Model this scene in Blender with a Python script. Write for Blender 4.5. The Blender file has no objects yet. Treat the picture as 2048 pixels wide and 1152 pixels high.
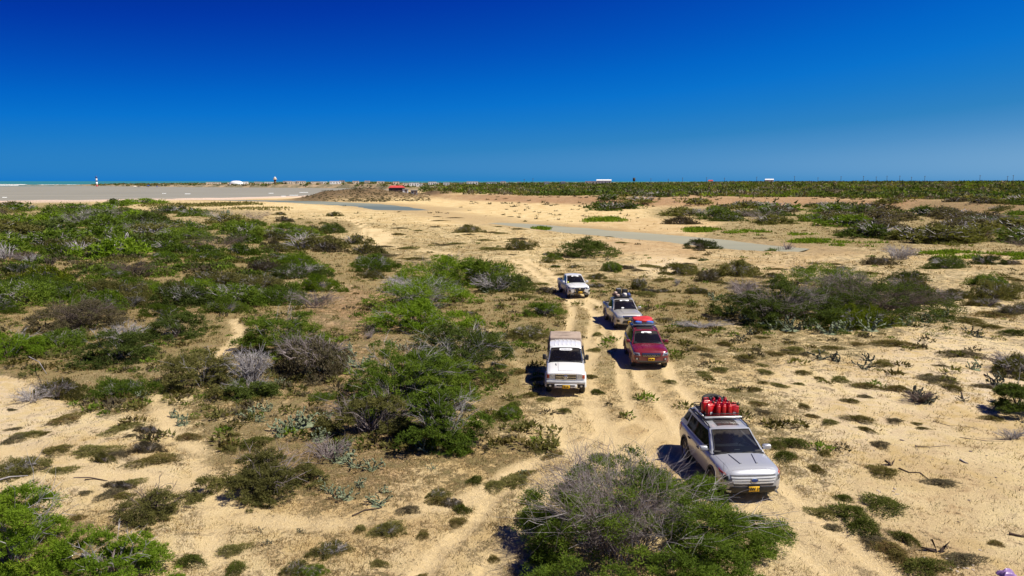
import bpy, math, random
import numpy as np
from mathutils import Vector, Matrix
from mathutils.bvhtree import BVHTree
R = math.radians
scene = bpy.context.scene
COL = scene.collection

# ---------------------------------------------------------------- camera, sky, sun, exposure
CAM_H, FPX = 9.9, 1468.0                      # camera height (m), focal length in photo pixels (2048 wide)
PITCH = math.atan((576 - 362) / FPX)
cam_d = bpy.data.cameras.new('camera'); cam = bpy.data.objects.new('camera', cam_d); COL.objects.link(cam)
cam_d.sensor_width = 36; cam_d.lens = 36 * FPX / 2048; cam_d.clip_start = .3; cam_d.clip_end = 60000
cam.location = (0, 0, CAM_H); cam.rotation_euler = (R(90) - PITCH, 0, 0)
scene.camera = cam

SUN_EL, SUN_AZ = 56.0, 108.0                   # azimuth clockwise from the view direction (+Y)
world = bpy.data.worlds.new('World'); scene.world = world; world.use_nodes = True
wn, wl = world.node_tree.nodes, world.node_tree.links
wn.clear()
sky = wn.new('ShaderNodeTexSky'); sky.sky_type = 'NISHITA'; sky.sun_disc = False
sky.sun_elevation = R(SUN_EL); sky.sun_rotation = R(SUN_AZ)
sky.air_density = 1.0; sky.dust_density = 0.4; sky.ozone_density = 3.0; sky.altitude = 0
# grade of the physical sky: its red channel drives a deep polarised blue that pales towards the horizon and the sun
sep = wn.new('ShaderNodeSeparateColor'); wl.new(sky.outputs[0], sep.inputs[0])
dv = wn.new('ShaderNodeMath'); dv.operation = 'DIVIDE'; dv.inputs[1].default_value = 16.0; 
tg = wn.new('ShaderNodeTexCoord'); sx_ = wn.new('ShaderNodeSeparateXYZ'); wl.new(tg.outputs['Generated'], sx_.inputs[0])
hz = wn.new('ShaderNodeMath'); hz.operation = 'MULTIPLY_ADD'; hz.inputs[1].default_value = .44; hz.inputs[2].default_value = 1.0; wl.new(sx_.outputs[0], hz.inputs[0])   # hazier air towards the sea on the right
hm_ = wn.new('ShaderNodeMath'); hm_.operation = 'MULTIPLY'; wl.new(sep.outputs[0], hm_.inputs[0]); wl.new(hz.outputs[0], hm_.inputs[1])
wl.new(hm_.outputs[0], dv.inputs[0])
rp = wn.new('ShaderNodeValToRGB'); wl.new(dv.outputs[0], rp.inputs[0])
def _lin(c): return tuple((v / 255 / 12.92) if v < 10.3 else ((v / 255 + .055) / 1.055) ** 2.4 for v in c)
_st = [(1.2, (1, 26, 118)), (1.9, (2, 57, 168)), (2.5, (2, 84, 188)), (3.0, (3, 102, 199)), (3.5, (10, 114, 204)), (4.1, (26, 122, 200)), (5.0, (48, 131, 194)), (5.9, (78, 144, 198)), (7.2, (115, 164, 205)), (10, (190, 212, 232)), (16, (245, 245, 240))]
_e = rp.color_ramp.elements
for _i, (_x, _c) in enumerate(_st):
    if _i < 2: el = _e[_i]; el.position = _x / 16
    else: el = _e.new(_x / 16)
    el.color = (*_lin(_c), 1)
up = wn.new('ShaderNodeMix'); up.data_type = 'RGBA'; up.blend_type = 'MULTIPLY'; up.inputs[0].default_value = 1.0; up.clamp_result = False
up.inputs[7].default_value = (10, 10, 10, 1); wl.new(rp.outputs[0], up.inputs[6])
bg = wn.new('ShaderNodeBackground'); bg.inputs['Strength'].default_value = 0.072
wo = wn.new('ShaderNodeOutputWorld')
wl.new(up.outputs[2], bg.inputs['Color']); wl.new(bg.outputs[0], wo.inputs['Surface'])

sd = bpy.data.lights.new('sun', 'SUN'); sd.energy = 4.9; sd.angle = R(.53); sd.color = (1.0, .935, .80)
so = bpy.data.objects.new('sun', sd); COL.objects.link(so)
_el, _az = R(SUN_EL), R(SUN_AZ)
sdir = Vector((math.sin(_az) * math.cos(_el), math.cos(_az) * math.cos(_el), math.sin(_el)))
so.rotation_euler = sdir.to_track_quat('Z', 'Y').to_euler(); so.location = (30, 10, 60)
vs = scene.view_settings
vs.view_transform = 'Standard'; vs.look = 'None'; vs.gamma = 1; vs.exposure = 0.48; vs.use_curve_mapping = False
scene.render.engine = 'CYCLES'
scene.cycles.max_bounces = 6; scene.cycles.transparent_max_bounces = 12

# ---------------------------------------------------------------- helpers
rng = np.random.default_rng(11)
random.seed(5)
def tag(o, label=None, cat=None, group=None, kind=None):
    if label: o['label'] = label
    if cat: o['category'] = cat
    if group: o['group'] = group
    if kind: o['kind'] = kind
    return o
def link(name, data, parent=None):
    o = bpy.data.objects.new(name, data); COL.objects.link(o)
    if parent is not None: o.parent = parent
    return o
def empty(name, loc, rz=0.0):
    o = bpy.data.objects.new(name, None); COL.objects.link(o); o.location = loc
    o.rotation_euler = (0, 0, rz); o.empty_display_size = .3
    return o
def npmesh(name, V, F, mats=(), attrs=None, smooth=False, midx=None):
    """V (n,3), F (m,k) with k = 3 or 4"""
    V = np.asarray(V, np.float32); F = np.asarray(F, np.int32)
    me = bpy.data.meshes.new(name); m, k = F.shape
    me.vertices.add(len(V)); me.vertices.foreach_set('co', V.ravel())
    me.loops.add(m * k); me.loops.foreach_set('vertex_index', F.ravel())
    me.polygons.add(m); me.polygons.foreach_set('loop_start', np.arange(0, m * k, k, dtype=np.int32))
    try: me.polygons.foreach_set('loop_total', np.full(m, k, np.int32))
    except Exception: pass
    if midx is not None: me.polygons.foreach_set('material_index', np.asarray(midx, np.int32))
    me.update(calc_edges=True)
    if smooth: me.polygons.foreach_set('use_smooth', np.ones(m, bool))
    for mm in mats: me.materials.append(mm)
    for a, arr in (attrs or {}).items():
        at = me.attributes.new(a, 'FLOAT', 'POINT'); at.data.foreach_set('value', np.asarray(arr, np.float32))
    return me
def pymesh(name, verts, faces, mats=(), smooth=False):
    me = bpy.data.meshes.new(name); me.from_pydata([tuple(v) for v in verts], [], faces); me.update()
    for m in mats: me.materials.append(m)
    if smooth:
        me.polygons.foreach_set('use_smooth', np.ones(len(me.polygons), bool))
    return me

def _h(ix, iy, seed):
    n = (ix.astype(np.int64) * 374761393 + iy.astype(np.int64) * 668265263 + seed * 1442695041) & 0xffffffff
    n = ((n ^ (n >> 13)) * 1274126177) & 0xffffffff
    n = (n ^ (n >> 16)) & 0xffff
    return n / 65535.0
def vnoise(x, y, seed=0):
    x = np.asarray(x, float); y = np.asarray(y, float)
    ix = np.floor(x); iy = np.floor(y); fx = x - ix; fy = y - iy
    ix = ix.astype(np.int64); iy = iy.astype(np.int64)
    fx = fx * fx * (3 - 2 * fx); fy = fy * fy * (3 - 2 * fy)
    a = _h(ix, iy, seed); b = _h(ix + 1, iy, seed); c = _h(ix, iy + 1, seed); d = _h(ix + 1, iy + 1, seed)
    return (a * (1 - fx) + b * fx) * (1 - fy) + (c * (1 - fx) + d * fx) * fy
def fbm(x, y, seed=0, octv=4, gain=.5):
    s = 0; a = 1; t = 0
    for i in range(octv):
        s = s + a * (vnoise(np.asarray(x) * 2 ** i + 17.3 * i, np.asarray(y) * 2 ** i - 9.1 * i, seed + i) - .5) * 2; t += a; a *= gain
    return s / t
def sstep(a, b, x):
    t = np.clip((x - a) / (b - a), 0, 1); return t * t * (3 - 2 * t)

# the photograph's camera, used to find where a thing stands on the ground
CP, SP = math.cos(PITCH), math.sin(PITCH)
def ray(px, py):
    u = (px - 1024) / FPX; v = (576 - py) / FPX
    return np.array([u, CP + v * SP, -SP + v * CP])
def G(px, py, z=0.0):
    d = ray(px, py); t = (z - CAM_H) / min(d[2], -1e-5)
    return np.array([d[0] * t, d[1] * t])
def GV(pts, z=0.0): return np.array([G(a, b, z) for a, b in pts])
def P(x, y, z=0.0):
    d = y * CP - (z - CAM_H) * SP; d = np.maximum(d, .5)
    return 1024 + FPX * x / d, 576 - FPX * (y * SP + (z - CAM_H) * CP) / d

def dseg(X, Y, pts):
    """distance to a polyline and distance along it"""
    best = np.full(X.shape, 1e9); side = np.zeros(X.shape)
    for (ax, ay), (bx, by) in zip(pts[:-1], pts[1:]):
        dx, dy = bx - ax, by - ay; L2 = dx * dx + dy * dy + 1e-9
        t = np.clip(((X - ax) * dx + (Y - ay) * dy) / L2, 0, 1)
        qx, qy = X - (ax + t * dx), Y - (ay + t * dy); d = np.sqrt(qx * qx + qy * qy)
        m = d < best; best = np.where(m, d, best)
    return best
def smoothline(pts, n=6):
    pts = np.array(pts, float); P0 = np.vstack([2 * pts[0] - pts[1], pts, 2 * pts[-1] - pts[-2]]); out = []
    for i in range(1, len(P0) - 2):
        for t in np.linspace(0, 1, n, endpoint=False):
            a, b, c, d = P0[i - 1], P0[i], P0[i + 1], P0[i + 2]
            out.append(.5 * ((2 * b) + (c - a) * t + (2 * a - 5 * b + 4 * c - d) * t ** 2 + (3 * b - a - 3 * c + d) * t ** 3))
    out.append(pts[-1]); return np.array(out)

# ---------------------------------------------------------------- materials
def newmat(name):
    m = bpy.data.materials.new(name); m.use_nodes = True; n = m.node_tree.nodes; l = m.node_tree.links
    n.clear(); out = n.new('ShaderNodeOutputMaterial'); return m, n, l, out
def prin(n, **k):
    p = n.new('ShaderNodeBsdfPrincipled')
    for a, v in k.items():
        key = {'col': 'Base Color', 'rough': 'Roughness', 'metal': 'Metallic', 'coat': 'Coat Weight', 'coatr': 'Coat Roughness', 'spec': 'Specular IOR Level'}[a]
        p.inputs[key].default_value = (*v, 1) if a == 'col' else v
    return p
def nz(n, l, scale, detail=4, rough=.6, coord=None, dist=0.0):
    t = n.new('ShaderNodeTexNoise'); t.inputs['Scale'].default_value = scale; t.inputs['Detail'].default_value = detail
    t.inputs['Roughness'].default_value = rough; t.inputs['Distortion'].default_value = dist
    if coord is not None: l.new(coord, t.inputs['Vector'])
    return t.outputs[0]
def mr(n, l, src, a, b, c=0.0, d=1.0):
    t = n.new('ShaderNodeMapRange'); t.inputs[1].default_value = a; t.inputs[2].default_value = b
    t.inputs[3].default_value = c; t.inputs[4].default_value = d; t.interpolation_type = 'SMOOTHSTEP'
    l.new(src, t.inputs[0]); return t.outputs[0]
def mixc(n, l, f, a, b, mode='MIX'):
    t = n.new('ShaderNodeMix'); t.data_type = 'RGBA'; t.blend_type = mode
    for i, s in ((0, f), (6, a), (7, b)):
        if isinstance(s, (int, float)): t.inputs[i].default_value = s
        elif isinstance(s, tuple): t.inputs[i].default_value = (*s, 1)
        else: l.new(s, t.inputs[i])
    return t.outputs[2]
def mth(n, l, op, a, b=0.0, clamp=False):
    t = n.new('ShaderNodeMath'); t.operation = op; t.use_clamp = clamp
    for i, s in ((0, a), (1, b)):
        if isinstance(s, (int, float)): t.inputs[i].default_value = s
        else: l.new(s, t.inputs[i])
    return t.outputs[0]
def attr(n, name):
    t = n.new('ShaderNodeAttribute'); t.attribute_name = name; return t.outputs['Fac']
def bump(n, l, h, strength, dist, p):
    b = n.new('ShaderNodeBump'); b.inputs['Strength'].default_value = strength; b.inputs['Distance'].default_value = dist
    l.new(h, b.inputs['Height']); l.new(b.outputs[0], p.inputs['Normal']); return b
MAT = {}
def simple(name, col, rough=.6, metal=0.0, var=.15, scale=6.0, coat=0.0, bmp=0.0, spec=.5):
    """a plain material with a little worn, dusty variation"""
    if name in MAT: return MAT[name]
    m, n, l, out = newmat(name)
    p = prin(n, rough=rough, metal=metal, coat=coat, spec=spec)
    tc = n.new('ShaderNodeTexCoord').outputs['Object']
    s = nz(n, l, scale, 5, .6, tc)
    f = mr(n, l, s, .3, .7)
    dark = tuple(c * (1 - var) for c in col); lite = tuple(min(1, c * (1 + var * .6)) for c in col)
    l.new(mixc(n, l, f, dark, lite), p.inputs['Base Color'])
    if bmp: bump(n, l, s, bmp, .02, p)
    l.new(p.outputs[0], out.inputs[0]); MAT[name] = m; return m
def paint(name, col, metal=0.0, rough=.32, dust=.5):
    m, n, l, out = newmat(name)
    p = prin(n, metal=metal, coat=.6, coatr=.12)
    g = n.new('ShaderNodeTexCoord'); obj = g.outputs['Object']
    sx = n.new('ShaderNodeSeparateXYZ'); l.new(obj, sx.inputs[0])
    low = mr(n, l, sx.outputs['Z'], 1.0, .25)
    d1 = mr(n, l, nz(n, l, 3.0, 6, .65, obj), .35, .75)
    d2 = mr(n, l, nz(n, l, 26.0, 4, .7, obj), .35, .8)
    f = mth(n, l, 'MULTIPLY', mth(n, l, 'ADD', mth(n, l, 'MULTIPLY', low, .95), mth(n, l, 'MULTIPLY', d1, .22)), mth(n, l, 'ADD', mth(n, l, 'MULTIPLY', d2, .6), .5))
    f = mth(n, l, 'MULTIPLY', f, dust, True)
    l.new(mixc(n, l, f, col, (.42, .33, .22)), p.inputs['Base Color'])
    l.new(mth(n, l, 'ADD', rough, mth(n, l, 'MULTIPLY', f, .5), True), p.inputs['Roughness'])
    if metal: l.new(mth(n, l, 'MULTIPLY', mth(n, l, 'SUBTRACT', 1.0, f, True), metal), p.inputs['Metallic'])
    l.new(p.outputs[0], out.inputs[0]); MAT[name] = m; return m
def glassmat(name, tint=(.10, .115, .12), dusty=True):
    m, n, l, out = newmat(name)
    tr = n.new('ShaderNodeBsdfTransparent'); tr.inputs[0].default_value = (*tint, 1)
    gl = n.new('ShaderNodeBsdfGlossy'); gl.inputs['Roughness'].default_value = .04; gl.inputs[0].default_value = (.9, .95, 1, 1)
    fr = n.new('ShaderNodeFresnel'); fr.inputs[0].default_value = 1.5
    ms = n.new('ShaderNodeMixShader'); l.new(fr.outputs[0], ms.inputs[0]); l.new(tr.outputs[0], ms.inputs[1]); l.new(gl.outputs[0], ms.inputs[2])
    df = n.new('ShaderNodeBsdfDiffuse'); df.inputs[0].default_value = (.34, .29, .22, 1)
    ms2 = n.new('ShaderNodeMixShader')
    if dusty:
        tc = n.new('ShaderNodeTexCoord').outputs['Object']
        f = mth(n, l, 'MULTIPLY', attr(n, 'dust'), mr(n, l, nz(n, l, 9, 5, .7, tc), .2, .8, .5, 1.0))
        f = mth(n, l, 'ADD', mth(n, l, 'MULTIPLY', f, .15), .01)
    else: f = None
    if f is not None: l.new(f, ms2.inputs[0])
    else: ms2.inputs[0].default_value = .04
    l.new(ms.outputs[0], ms2.inputs[1]); l.new(df.outputs[0], ms2.inputs[2])
    l.new(ms2.outputs[0], out.inputs[0]); MAT[name] = m; return m
def leafmat(name, cols, trans=.32, rnd=.3):
    """cols: four leaf colours, mixed leaf clump by leaf clump (attribute v) and plant by plant"""
    m, n, l, out = newmat(name)
    v = attr(n, 'v'); oi = n.new('ShaderNodeObjectInfo').outputs['Random']
    cr = n.new('ShaderNodeValToRGB'); e = cr.color_ramp.elements
    e[0].position = 0; e[0].color = (*cols[0], 1); e[1].position = 1; e[1].color = (*cols[-1], 1)
    for i, c in enumerate(cols[1:-1]):
        x = e.new((i + 1) / (len(cols) - 1)); x.color = (*c, 1)
    vv = mth(n, l, 'ADD', mth(n, l, 'MULTIPLY', v, 1 - rnd), mth(n, l, 'MULTIPLY', oi, rnd), True)
    l.new(vv, cr.inputs[0])
    df = n.new('ShaderNodeBsdfDiffuse'); l.new(cr.outputs[0], df.inputs[0])
    tl = n.new('ShaderNodeBsdfTranslucent'); l.new(mixc(n, l, 1.0, cr.outputs[0], (1.25, 1.35, .55), 'MULTIPLY'), tl.inputs[0])
    ms = n.new('ShaderNodeMixShader'); ms.inputs[0].default_value = trans
    l.new(df.outputs[0], ms.inputs[1]); l.new(tl.outputs[0], ms.inputs[2])
    l.new(ms.outputs[0], out.inputs[0]); MAT[name] = m; return m
leafmat('leaf_bright', [(0.071, 0.111, 0.014), (0.114, 0.183, 0.016), (0.166, 0.242, 0.022), (0.237, 0.294, 0.034)])
leafmat('leaf_green', [(0.054, 0.079, 0.016), (0.087, 0.133, 0.019), (0.136, 0.189, 0.025), (0.200, 0.236, 0.040)])
leafmat('leaf_dark', [(0.040, 0.051, 0.017), (0.062, 0.084, 0.021), (0.094, 0.124, 0.028), (0.136, 0.158, 0.040)])
leafmat('leaf_olive', [(0.073, 0.069, 0.026), (0.118, 0.114, 0.037), (0.171, 0.159, 0.052), (0.234, 0.197, 0.078)])
leafmat('leaf_brown', [(.070, .056, .036), (.100, .082, .052), (.135, .112, .070), (.10, .10, .042)])
leafmat('leaf_mat', [(0.072, 0.056, 0.018), (0.099, 0.087, 0.023), (0.135, 0.109, 0.036), (0.213, 0.134, 0.060)], .15)
leafmat('leaf_lime', [(0.087, 0.117, 0.010), (0.131, 0.165, 0.012), (0.166, 0.199, 0.018), (0.210, 0.220, 0.031)])
leafmat('dry_grass', [(0.179, 0.119, 0.056), (0.302, 0.206, 0.100), (0.413, 0.288, 0.144), (0.159, 0.138, 0.050)], .25, 0.0)
leafmat('far_scrub', [(0.057, 0.073, 0.023), (0.099, 0.138, 0.032), (0.140, 0.138, 0.086), (0.214, 0.179, 0.124)], .1, 0.0)
leafmat('leaf_cushion', [(0.046, 0.051, 0.013), (0.063, 0.077, 0.016), (0.086, 0.097, 0.021), (0.118, 0.097, 0.036)], .2)
def woodmat(name, a, b):
    m, n, l, out = newmat(name); p = prin(n, rough=.85, spec=.2)
    tc = n.new('ShaderNodeTexCoord').outputs['Object']; oi = n.new('ShaderNodeObjectInfo').outputs['Random']
    f = mth(n, l, 'ADD', mth(n, l, 'MULTIPLY', mr(n, l, nz(n, l, 5, 5, .7, tc), .3, .7), .8), mth(n, l, 'MULTIPLY', oi, .2), True)
    l.new(mixc(n, l, f, a, b), p.inputs['Base Color']); l.new(p.outputs[0], out.inputs[0]); MAT[name] = m
woodmat('wood_grey', (.20, .175, .17), (.46, .43, .43))
woodmat('wood_brown', (.07, .05, .042), (.20, .155, .135))
woodmat('wood_mauve', (.15, .115, .11), (.33, .28, .27))
woodmat('cactus_skin', (.075, .095, .05), (.24, .27, .17))
woodmat('cactus_dark', (.035, .04, .028), (.11, .115, .075))
woodmat('driftwood_dark', (.03, .02, .016), (.09, .06, .045))
# ================================================================ terrain
# dirt tracks, given as points of the photograph put onto the ground
TR = {
 'main': smoothline(GV([(1040, 520), (1075, 538), (1105, 562), (1150, 592), (1205, 622), (1265, 680), (1325, 770), (1420, 880), (1530, 985), (1650, 1090), (1790, 1200)]), 8),
 'spur': smoothline(GV([(1152, 592), (1166, 630), (1152, 690), (1135, 760), (1160, 850), (1190, 900)]), 8),
 'bypass': smoothline(GV([(1230, 660), (1210, 740), (1240, 830), (1330, 900)]), 6),
 'fork': smoothline(GV([(1290, 850), (1210, 890), (1120, 925), (1050, 985), (990, 1050), (930, 1110), (880, 1180)]), 8),
 'foot': smoothline(GV([(470, 640), (478, 668), (440, 710), (345, 770), (318, 800), (345, 860), (395, 905), (402, 960), (425, 1030), (432, 1160)]), 8),
 'foot2': smoothline(GV([(408, 985), (470, 1030), (600, 1045), (720, 1040), (850, 1015), (960, 985), (1060, 925)]), 8),
 'foot3': smoothline(GV([(-40, 900), (60, 915), (180, 945), (300, 960), (400, 975)]), 8),
 'far': smoothline(GV([(640, 436), (690, 436), (722, 448), (738, 462), (732, 474), (755, 488), (830, 498), (900, 508)]), 8),
 'far2': smoothline(GV([(755, 488), (768, 470), (750, 458)]), 8),
 'white': smoothline(GV([(940, 640), (975, 655), (1000, 690), (1045, 740), (1062, 800)]), 8),
}
CREEK1 = smoothline(GV([(300, 398), (480, 400), (600, 402.5), (680, 406), (740, 409), (795, 414.5), (840, 419)]), 6)
CREEK2 = smoothline(GV([(985, 444), (1050, 449), (1130, 456), (1250, 467), (1370, 477), (1440, 484), (1540, 493), (1610, 497)]), 6)
SHORE_NEAR = smoothline(GV([(-700, 409), (-300, 408), (0, 406), (150, 404.5), (330, 401), (480, 398), (600, 395.5), (655, 391), (660, 384), (720, 384), (790, 383.5), (812, 381), (790, 378), (900, 377.5)], -1.0)[::1], 4)
VEH = [(7.314, 24.09, 3.75), (2.651, 35.54, -3.7), (7.433, 40.17, -2.1), (7.73, 50.77, 3.75), (5.40, 64.1, 7.94)]

def shore_y(x):
    """distance of the near shoreline for the left hand lagoon, as a function of bearing"""
    pass
_near = GV([(-1500, 411), (-300, 408.5), (0, 406), (150, 404.5), (330, 401), (480, 398.5), (600, 396), (650, 392), (700, 386), (780, 384)], -1.0)
_near_b = np.arctan2(_near[:, 0], _near[:, 1]); _near_r = np.hypot(_near[:, 0], _near[:, 1])
_fr = [(-1500, 371), (150, 371.5), (250, 373), (400, 374.2), (500, 375), (680, 376.5), (780, 379.0)]
_farp = GV(_fr, -1.0); _far_b = np.arctan2(_farp[:, 0], _farp[:, 1]); _far_r = np.hypot(_farp[:, 0], _farp[:, 1])
_seap = GV([(-1500, 370.6), (150, 370.6), (250, 368.6), (400, 367.6), (700, 366.8), (1000, 366.6), (1300, 366.0), (2200, 365.8)], -1.0)
_sea_b = np.arctan2(_seap[:, 0], _seap[:, 1]); _sea_r = np.hypot(_seap[:, 0], _seap[:, 1])

def tracks(X, Y):
    """0..1 worn ground of the tracks, and rut depth"""
    near = (Y < 420)
    t = np.zeros(X.shape); rut = np.zeros(X.shape)
    x, y = X[near], Y[near]
    wob = 1 + .25 * fbm(x / 3, y / 3, 91, 3)
    tt = np.zeros(x.shape); rr = np.zeros(x.shape)
    for k, hw, dbl in (('main', 1.25, 1), ('spur', 1.1, 1), ('bypass', 1.0, 1), ('fork', .95, 1), ('foot', .34, 0), ('foot2', .42, 0), ('foot3', .5, 0), ('far', 1.9, 1), ('far2', 1.6, 0), ('white', .25, 0)):
        d = dseg(x, y, TR[k]) * wob
        if dbl:
            g = 1 if k in ('main', 'far') else .75
            a = sstep(.46, .22, np.abs(d - .78)) * g
            mid = .30 if k == 'main' else .12
            tt = np.maximum(tt, np.maximum(a, mid * sstep(hw + .5, hw - .4, d)))
            rr = np.minimum(rr, -.09 * sstep(.42, .08, np.abs(d - .78)) + .03 * sstep(.2, 0., np.abs(d - .30)) + .035 * sstep(.22, 0, np.abs(d - 1.32)))
        else:
            nzz = .8 + .75 * fbm(x / 1.1, y / 1.1, 92, 3); tt = np.maximum(tt, (.35 if k == 'white' else .95) * np.clip(nzz, 0, 1) * sstep(hw + .3, hw - .2, d)); rr = np.minimum(rr, -.035 * sstep(hw + .2, 0, d))
    t[near] = tt; rut[near] = rr
    return t, rut

def height(X, Y, fine=True):
    X = np.atleast_1d(np.asarray(X, float)); Y = np.atleast_1d(np.asarray(Y, float))
    r = np.hypot(X, Y); b = np.arctan2(X, Y)
    z = .10 * fbm(X / 9, Y / 9, 3, 3)
    # plateau on the right behind a low eroded bank
    px, _ = P(X, np.maximum(Y, 1)); px = np.clip(px, -2000, 4000)
    edge = np.interp(px, [820, 900, 1050, 1300, 1600, 1800, 2048, 2600], [520, 400, 345, 312, 322, 310, 258, 230]) + 14 * fbm(X / 40, Y / 40, 21, 4) + 5 * fbm(X / 9, Y / 9, 27, 3)
    inland = sstep(700, 1000, px)
    bank = sstep(edge - 22, edge + 12, r) * 2.6
    rise = sstep(edge, 1100, r) * np.interp(px, [900, 1300, 1500, 2048], [.8, 1.6, 3.6, 4.6])
    z = z + inland * (bank * (1 + .25 * fbm(X / 14, Y / 14, 8, 3)) + rise)
    # brown headland by the lagoon
    for cx, cy, h, rx, ry in ((700, 399, 4.4, 24, 24), (650, 400, 2.8, 14, 16), (760, 398, 3.6, 24, 26), (820, 396, 2.4, 26, 30), (880, 394, 1.8, 26, 34)):
        c = G(cx, cy); d = ((X - c[0]) / rx) ** 2 + ((Y - c[1] - 6) / ry) ** 2
        z = z + h * np.exp(-d * 1.3) * (1 + .22 * fbm(X / 6, Y / 6, 33, 4)) * .78
    # low coastal rise at the left that carries shrubs, dunes
    nr = np.interp(b, _near_b, _near_r); fr = np.interp(b, _far_b, _far_r); sr = np.interp(b, _sea_b, _sea_r)
    leftish = sstep(830, 760, px)
    dune = np.exp(-((r - nr + 25) / 22) ** 2) * leftish * .9
    z = z + dune * (.6 + .5 * fbm(X / 12, Y / 12, 44, 3))
    # lagoon
    lag = sstep(nr - 6, nr + 10, r) * sstep(fr + 14, fr - 6, r) * leftish
    z = z * (1 - lag) - 3.0 * lag
    # spit with the town: low cliffs, then open sea behind
    town = sstep(fr, fr + 25, r) * sstep(sr, sr - 60, r) * leftish
    z = z + town * (np.interp(px, [100, 250, 450, 560, 700, 830], [.3, 1.6, 3.2, 4.2, 5.2, 5.4]) + .7 * fbm(X / 30, Y / 30, 55, 3))
    sea = sstep(sr - 20, sr + 60, r) * (1 - sstep(1350, 1500, px) * 0)
    z = z * (1 - sea) - 4.0 * sea
    # creeks
    for C, w in ((CREEK1, 13.0), (CREEK2, 5.2)):
        m = (Y > 60) & (Y < 520); d = dseg(X[m], Y[m], C)
        ww = w * (1 + .25 * fbm(X[m] / 8, Y[m] / 8, 66, 2))
        if C is CREEK1:
            pxx = px[m]; ww = ww * np.interp(pxx, [250, 500, 620, 760, 850], [.3, .7, 1, .8, .25])
        else: ww = ww * np.interp(px[m], [980, 1060, 1200, 1480, 1620], [.2, .8, 1.05, 1.0, .35])
        zz = z[m]; k = sstep(ww + 4, ww - 2.5, d); zz = zz * (1 - k) - .55 * k; z[m] = zz
    t, rut = tracks(X, Y)
    if fine:
        fl = np.zeros(X.shape)
        for vx, vy, _ in VEH: fl = np.maximum(fl, np.exp(-(((X - vx) / 2.2) ** 4 + ((Y - vy) / 3.6) ** 4)))
        nearf = np.clip(1 - r / 400, 0, 1)
        z = z + (1 - fl) * ((1 - .7 * t) * nearf * (.08 * fbm(X / 1.6, Y / 1.6, 5, 4) + .05 * fbm(X / .5, Y / .5, 6, 2)) ) + rut * (1 - .0 * fl)
        z = z * (1 - fl * .75)
    return z
def H1(x, y): return float(height(np.array([x]), np.array([y]), True)[0])

# cover of the ground: (photo x, photo y, dry plant cover, reddish clay, pale crust)
FLD = np.array([
(100,480,.9,0,0),(300,520,.9,0,0),(500,520,.85,0,0),(300,600,.85,.1,0),(100,620,.95,0,0),(500,600,.8,.1,0),(650,520,.8,0,0),(850,560,.85,0,0),(120,720,.78,.1,0),
(430,680,.7,.1,0),(200,770,.6,0,.2),(50,830,.12,0,.7),(150,855,.2,0,.5),(300,865,.32,0,.2),(480,850,.55,.1,0),(600,900,.5,.6,0),(700,950,.5,.6,0),(250,930,.18,0,.5),(100,960,.2,0,.4),
(300,1020,.25,0,.4),(520,1060,.25,0,.2),(700,1050,.3,.1,.1),(850,1080,.25,.2,.1),(950,1000,.42,.1,0),(1050,900,.55,.1,0),(1000,830,.5,.3,0),(700,760,.5,.6,0),(620,650,.5,.7,0),(700,610,.4,.8,0),
(560,580,.45,0,.2),(330,605,.4,.7,0),(450,430,.5,0,.1),(600,430,.35,0,0),(600,450,.6,0,0),(750,430,.3,0,0),(800,470,.4,0,0),(900,500,.45,0,0),(1000,470,.35,0,0),(950,430,.08,0,0),
(800,410,.02,0,0),(700,412,.02,0,0),(1000,410,.08,.1,0),(1100,425,.12,0,0),(1200,430,.2,0,0),(1300,448,.1,.3,0),(1400,430,.55,0,0),(1600,430,.6,0,0),(1550,460,.55,0,0),(1700,470,.6,0,0),
(1900,450,.6,0,0),(2000,480,.5,0,.1),(1400,402,.3,.8,0),(1600,402,.3,.8,0),(1800,405,.35,.6,0),(2000,418,.5,.5,0),(1200,402,.3,.4,0),(1050,397,.3,.3,0),
(1100,520,.35,0,0),(1200,525,.45,.1,0),(1320,500,.22,.5,.1),(1300,570,.7,0,0),(1240,540,.45,.1,0),(1320,535,.1,0,.9),(1400,600,.75,0,0),(1400,550,.6,0,0),(1480,510,.35,.2,.1),(1600,520,.3,.3,.1),
(1700,540,.4,0,.3),(1850,560,.4,0,.3),(2000,560,.45,0,.2),(1950,530,.35,.1,.2),(1980,640,.35,0,.5),(1900,700,.25,0,.7),(1950,760,.1,0,.9),(1800,740,.15,0,.7),(1700,690,.45,0,.2),(1500,690,.5,0,.1),
(1600,760,.2,0,.5),(1700,850,.06,0,.6),(1850,850,.06,0,.5),(1950,900,.08,0,.3),(1800,950,.05,0,.2),(1700,1000,.15,.2,.2),(1900,1050,.08,.25,.1),(1640,930,.3,0,.5),(1850,1120,.35,.2,.3),(1980,1120,.15,0,.3),
(1500,800,.45,0,.2),(1600,880,.4,0,.4),(1420,760,.35,0,.1),(1350,700,.6,.1,0),(1210,720,.55,.15,0),(1250,800,.38,.15,0),(1200,880,.08,.1,.1),(1300,870,.06,.25,0),(1120,980,.3,0,.4),(1000,1100,.3,0,.2),
(1060,640,.75,0,0),(1180,660,.6,.1,0),(1040,720,.7,0,0),(1100,860,.3,0,.1),(20,600,.9,0,0),(0,1100,.8,0,0),(200,1120,.4,0,.1),(-300,700,.7,0,0),(-300,1000,.6,0,0),(2300,700,.3,0,.4),(2300,1000,.1,0,.3),(2300,480,.5,0,0),(-300,480,.9,0,0),
(330,412,.35,0,.1),(150,420,.6,0,.2),(560,412,.12,0,.1)], float)
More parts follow.
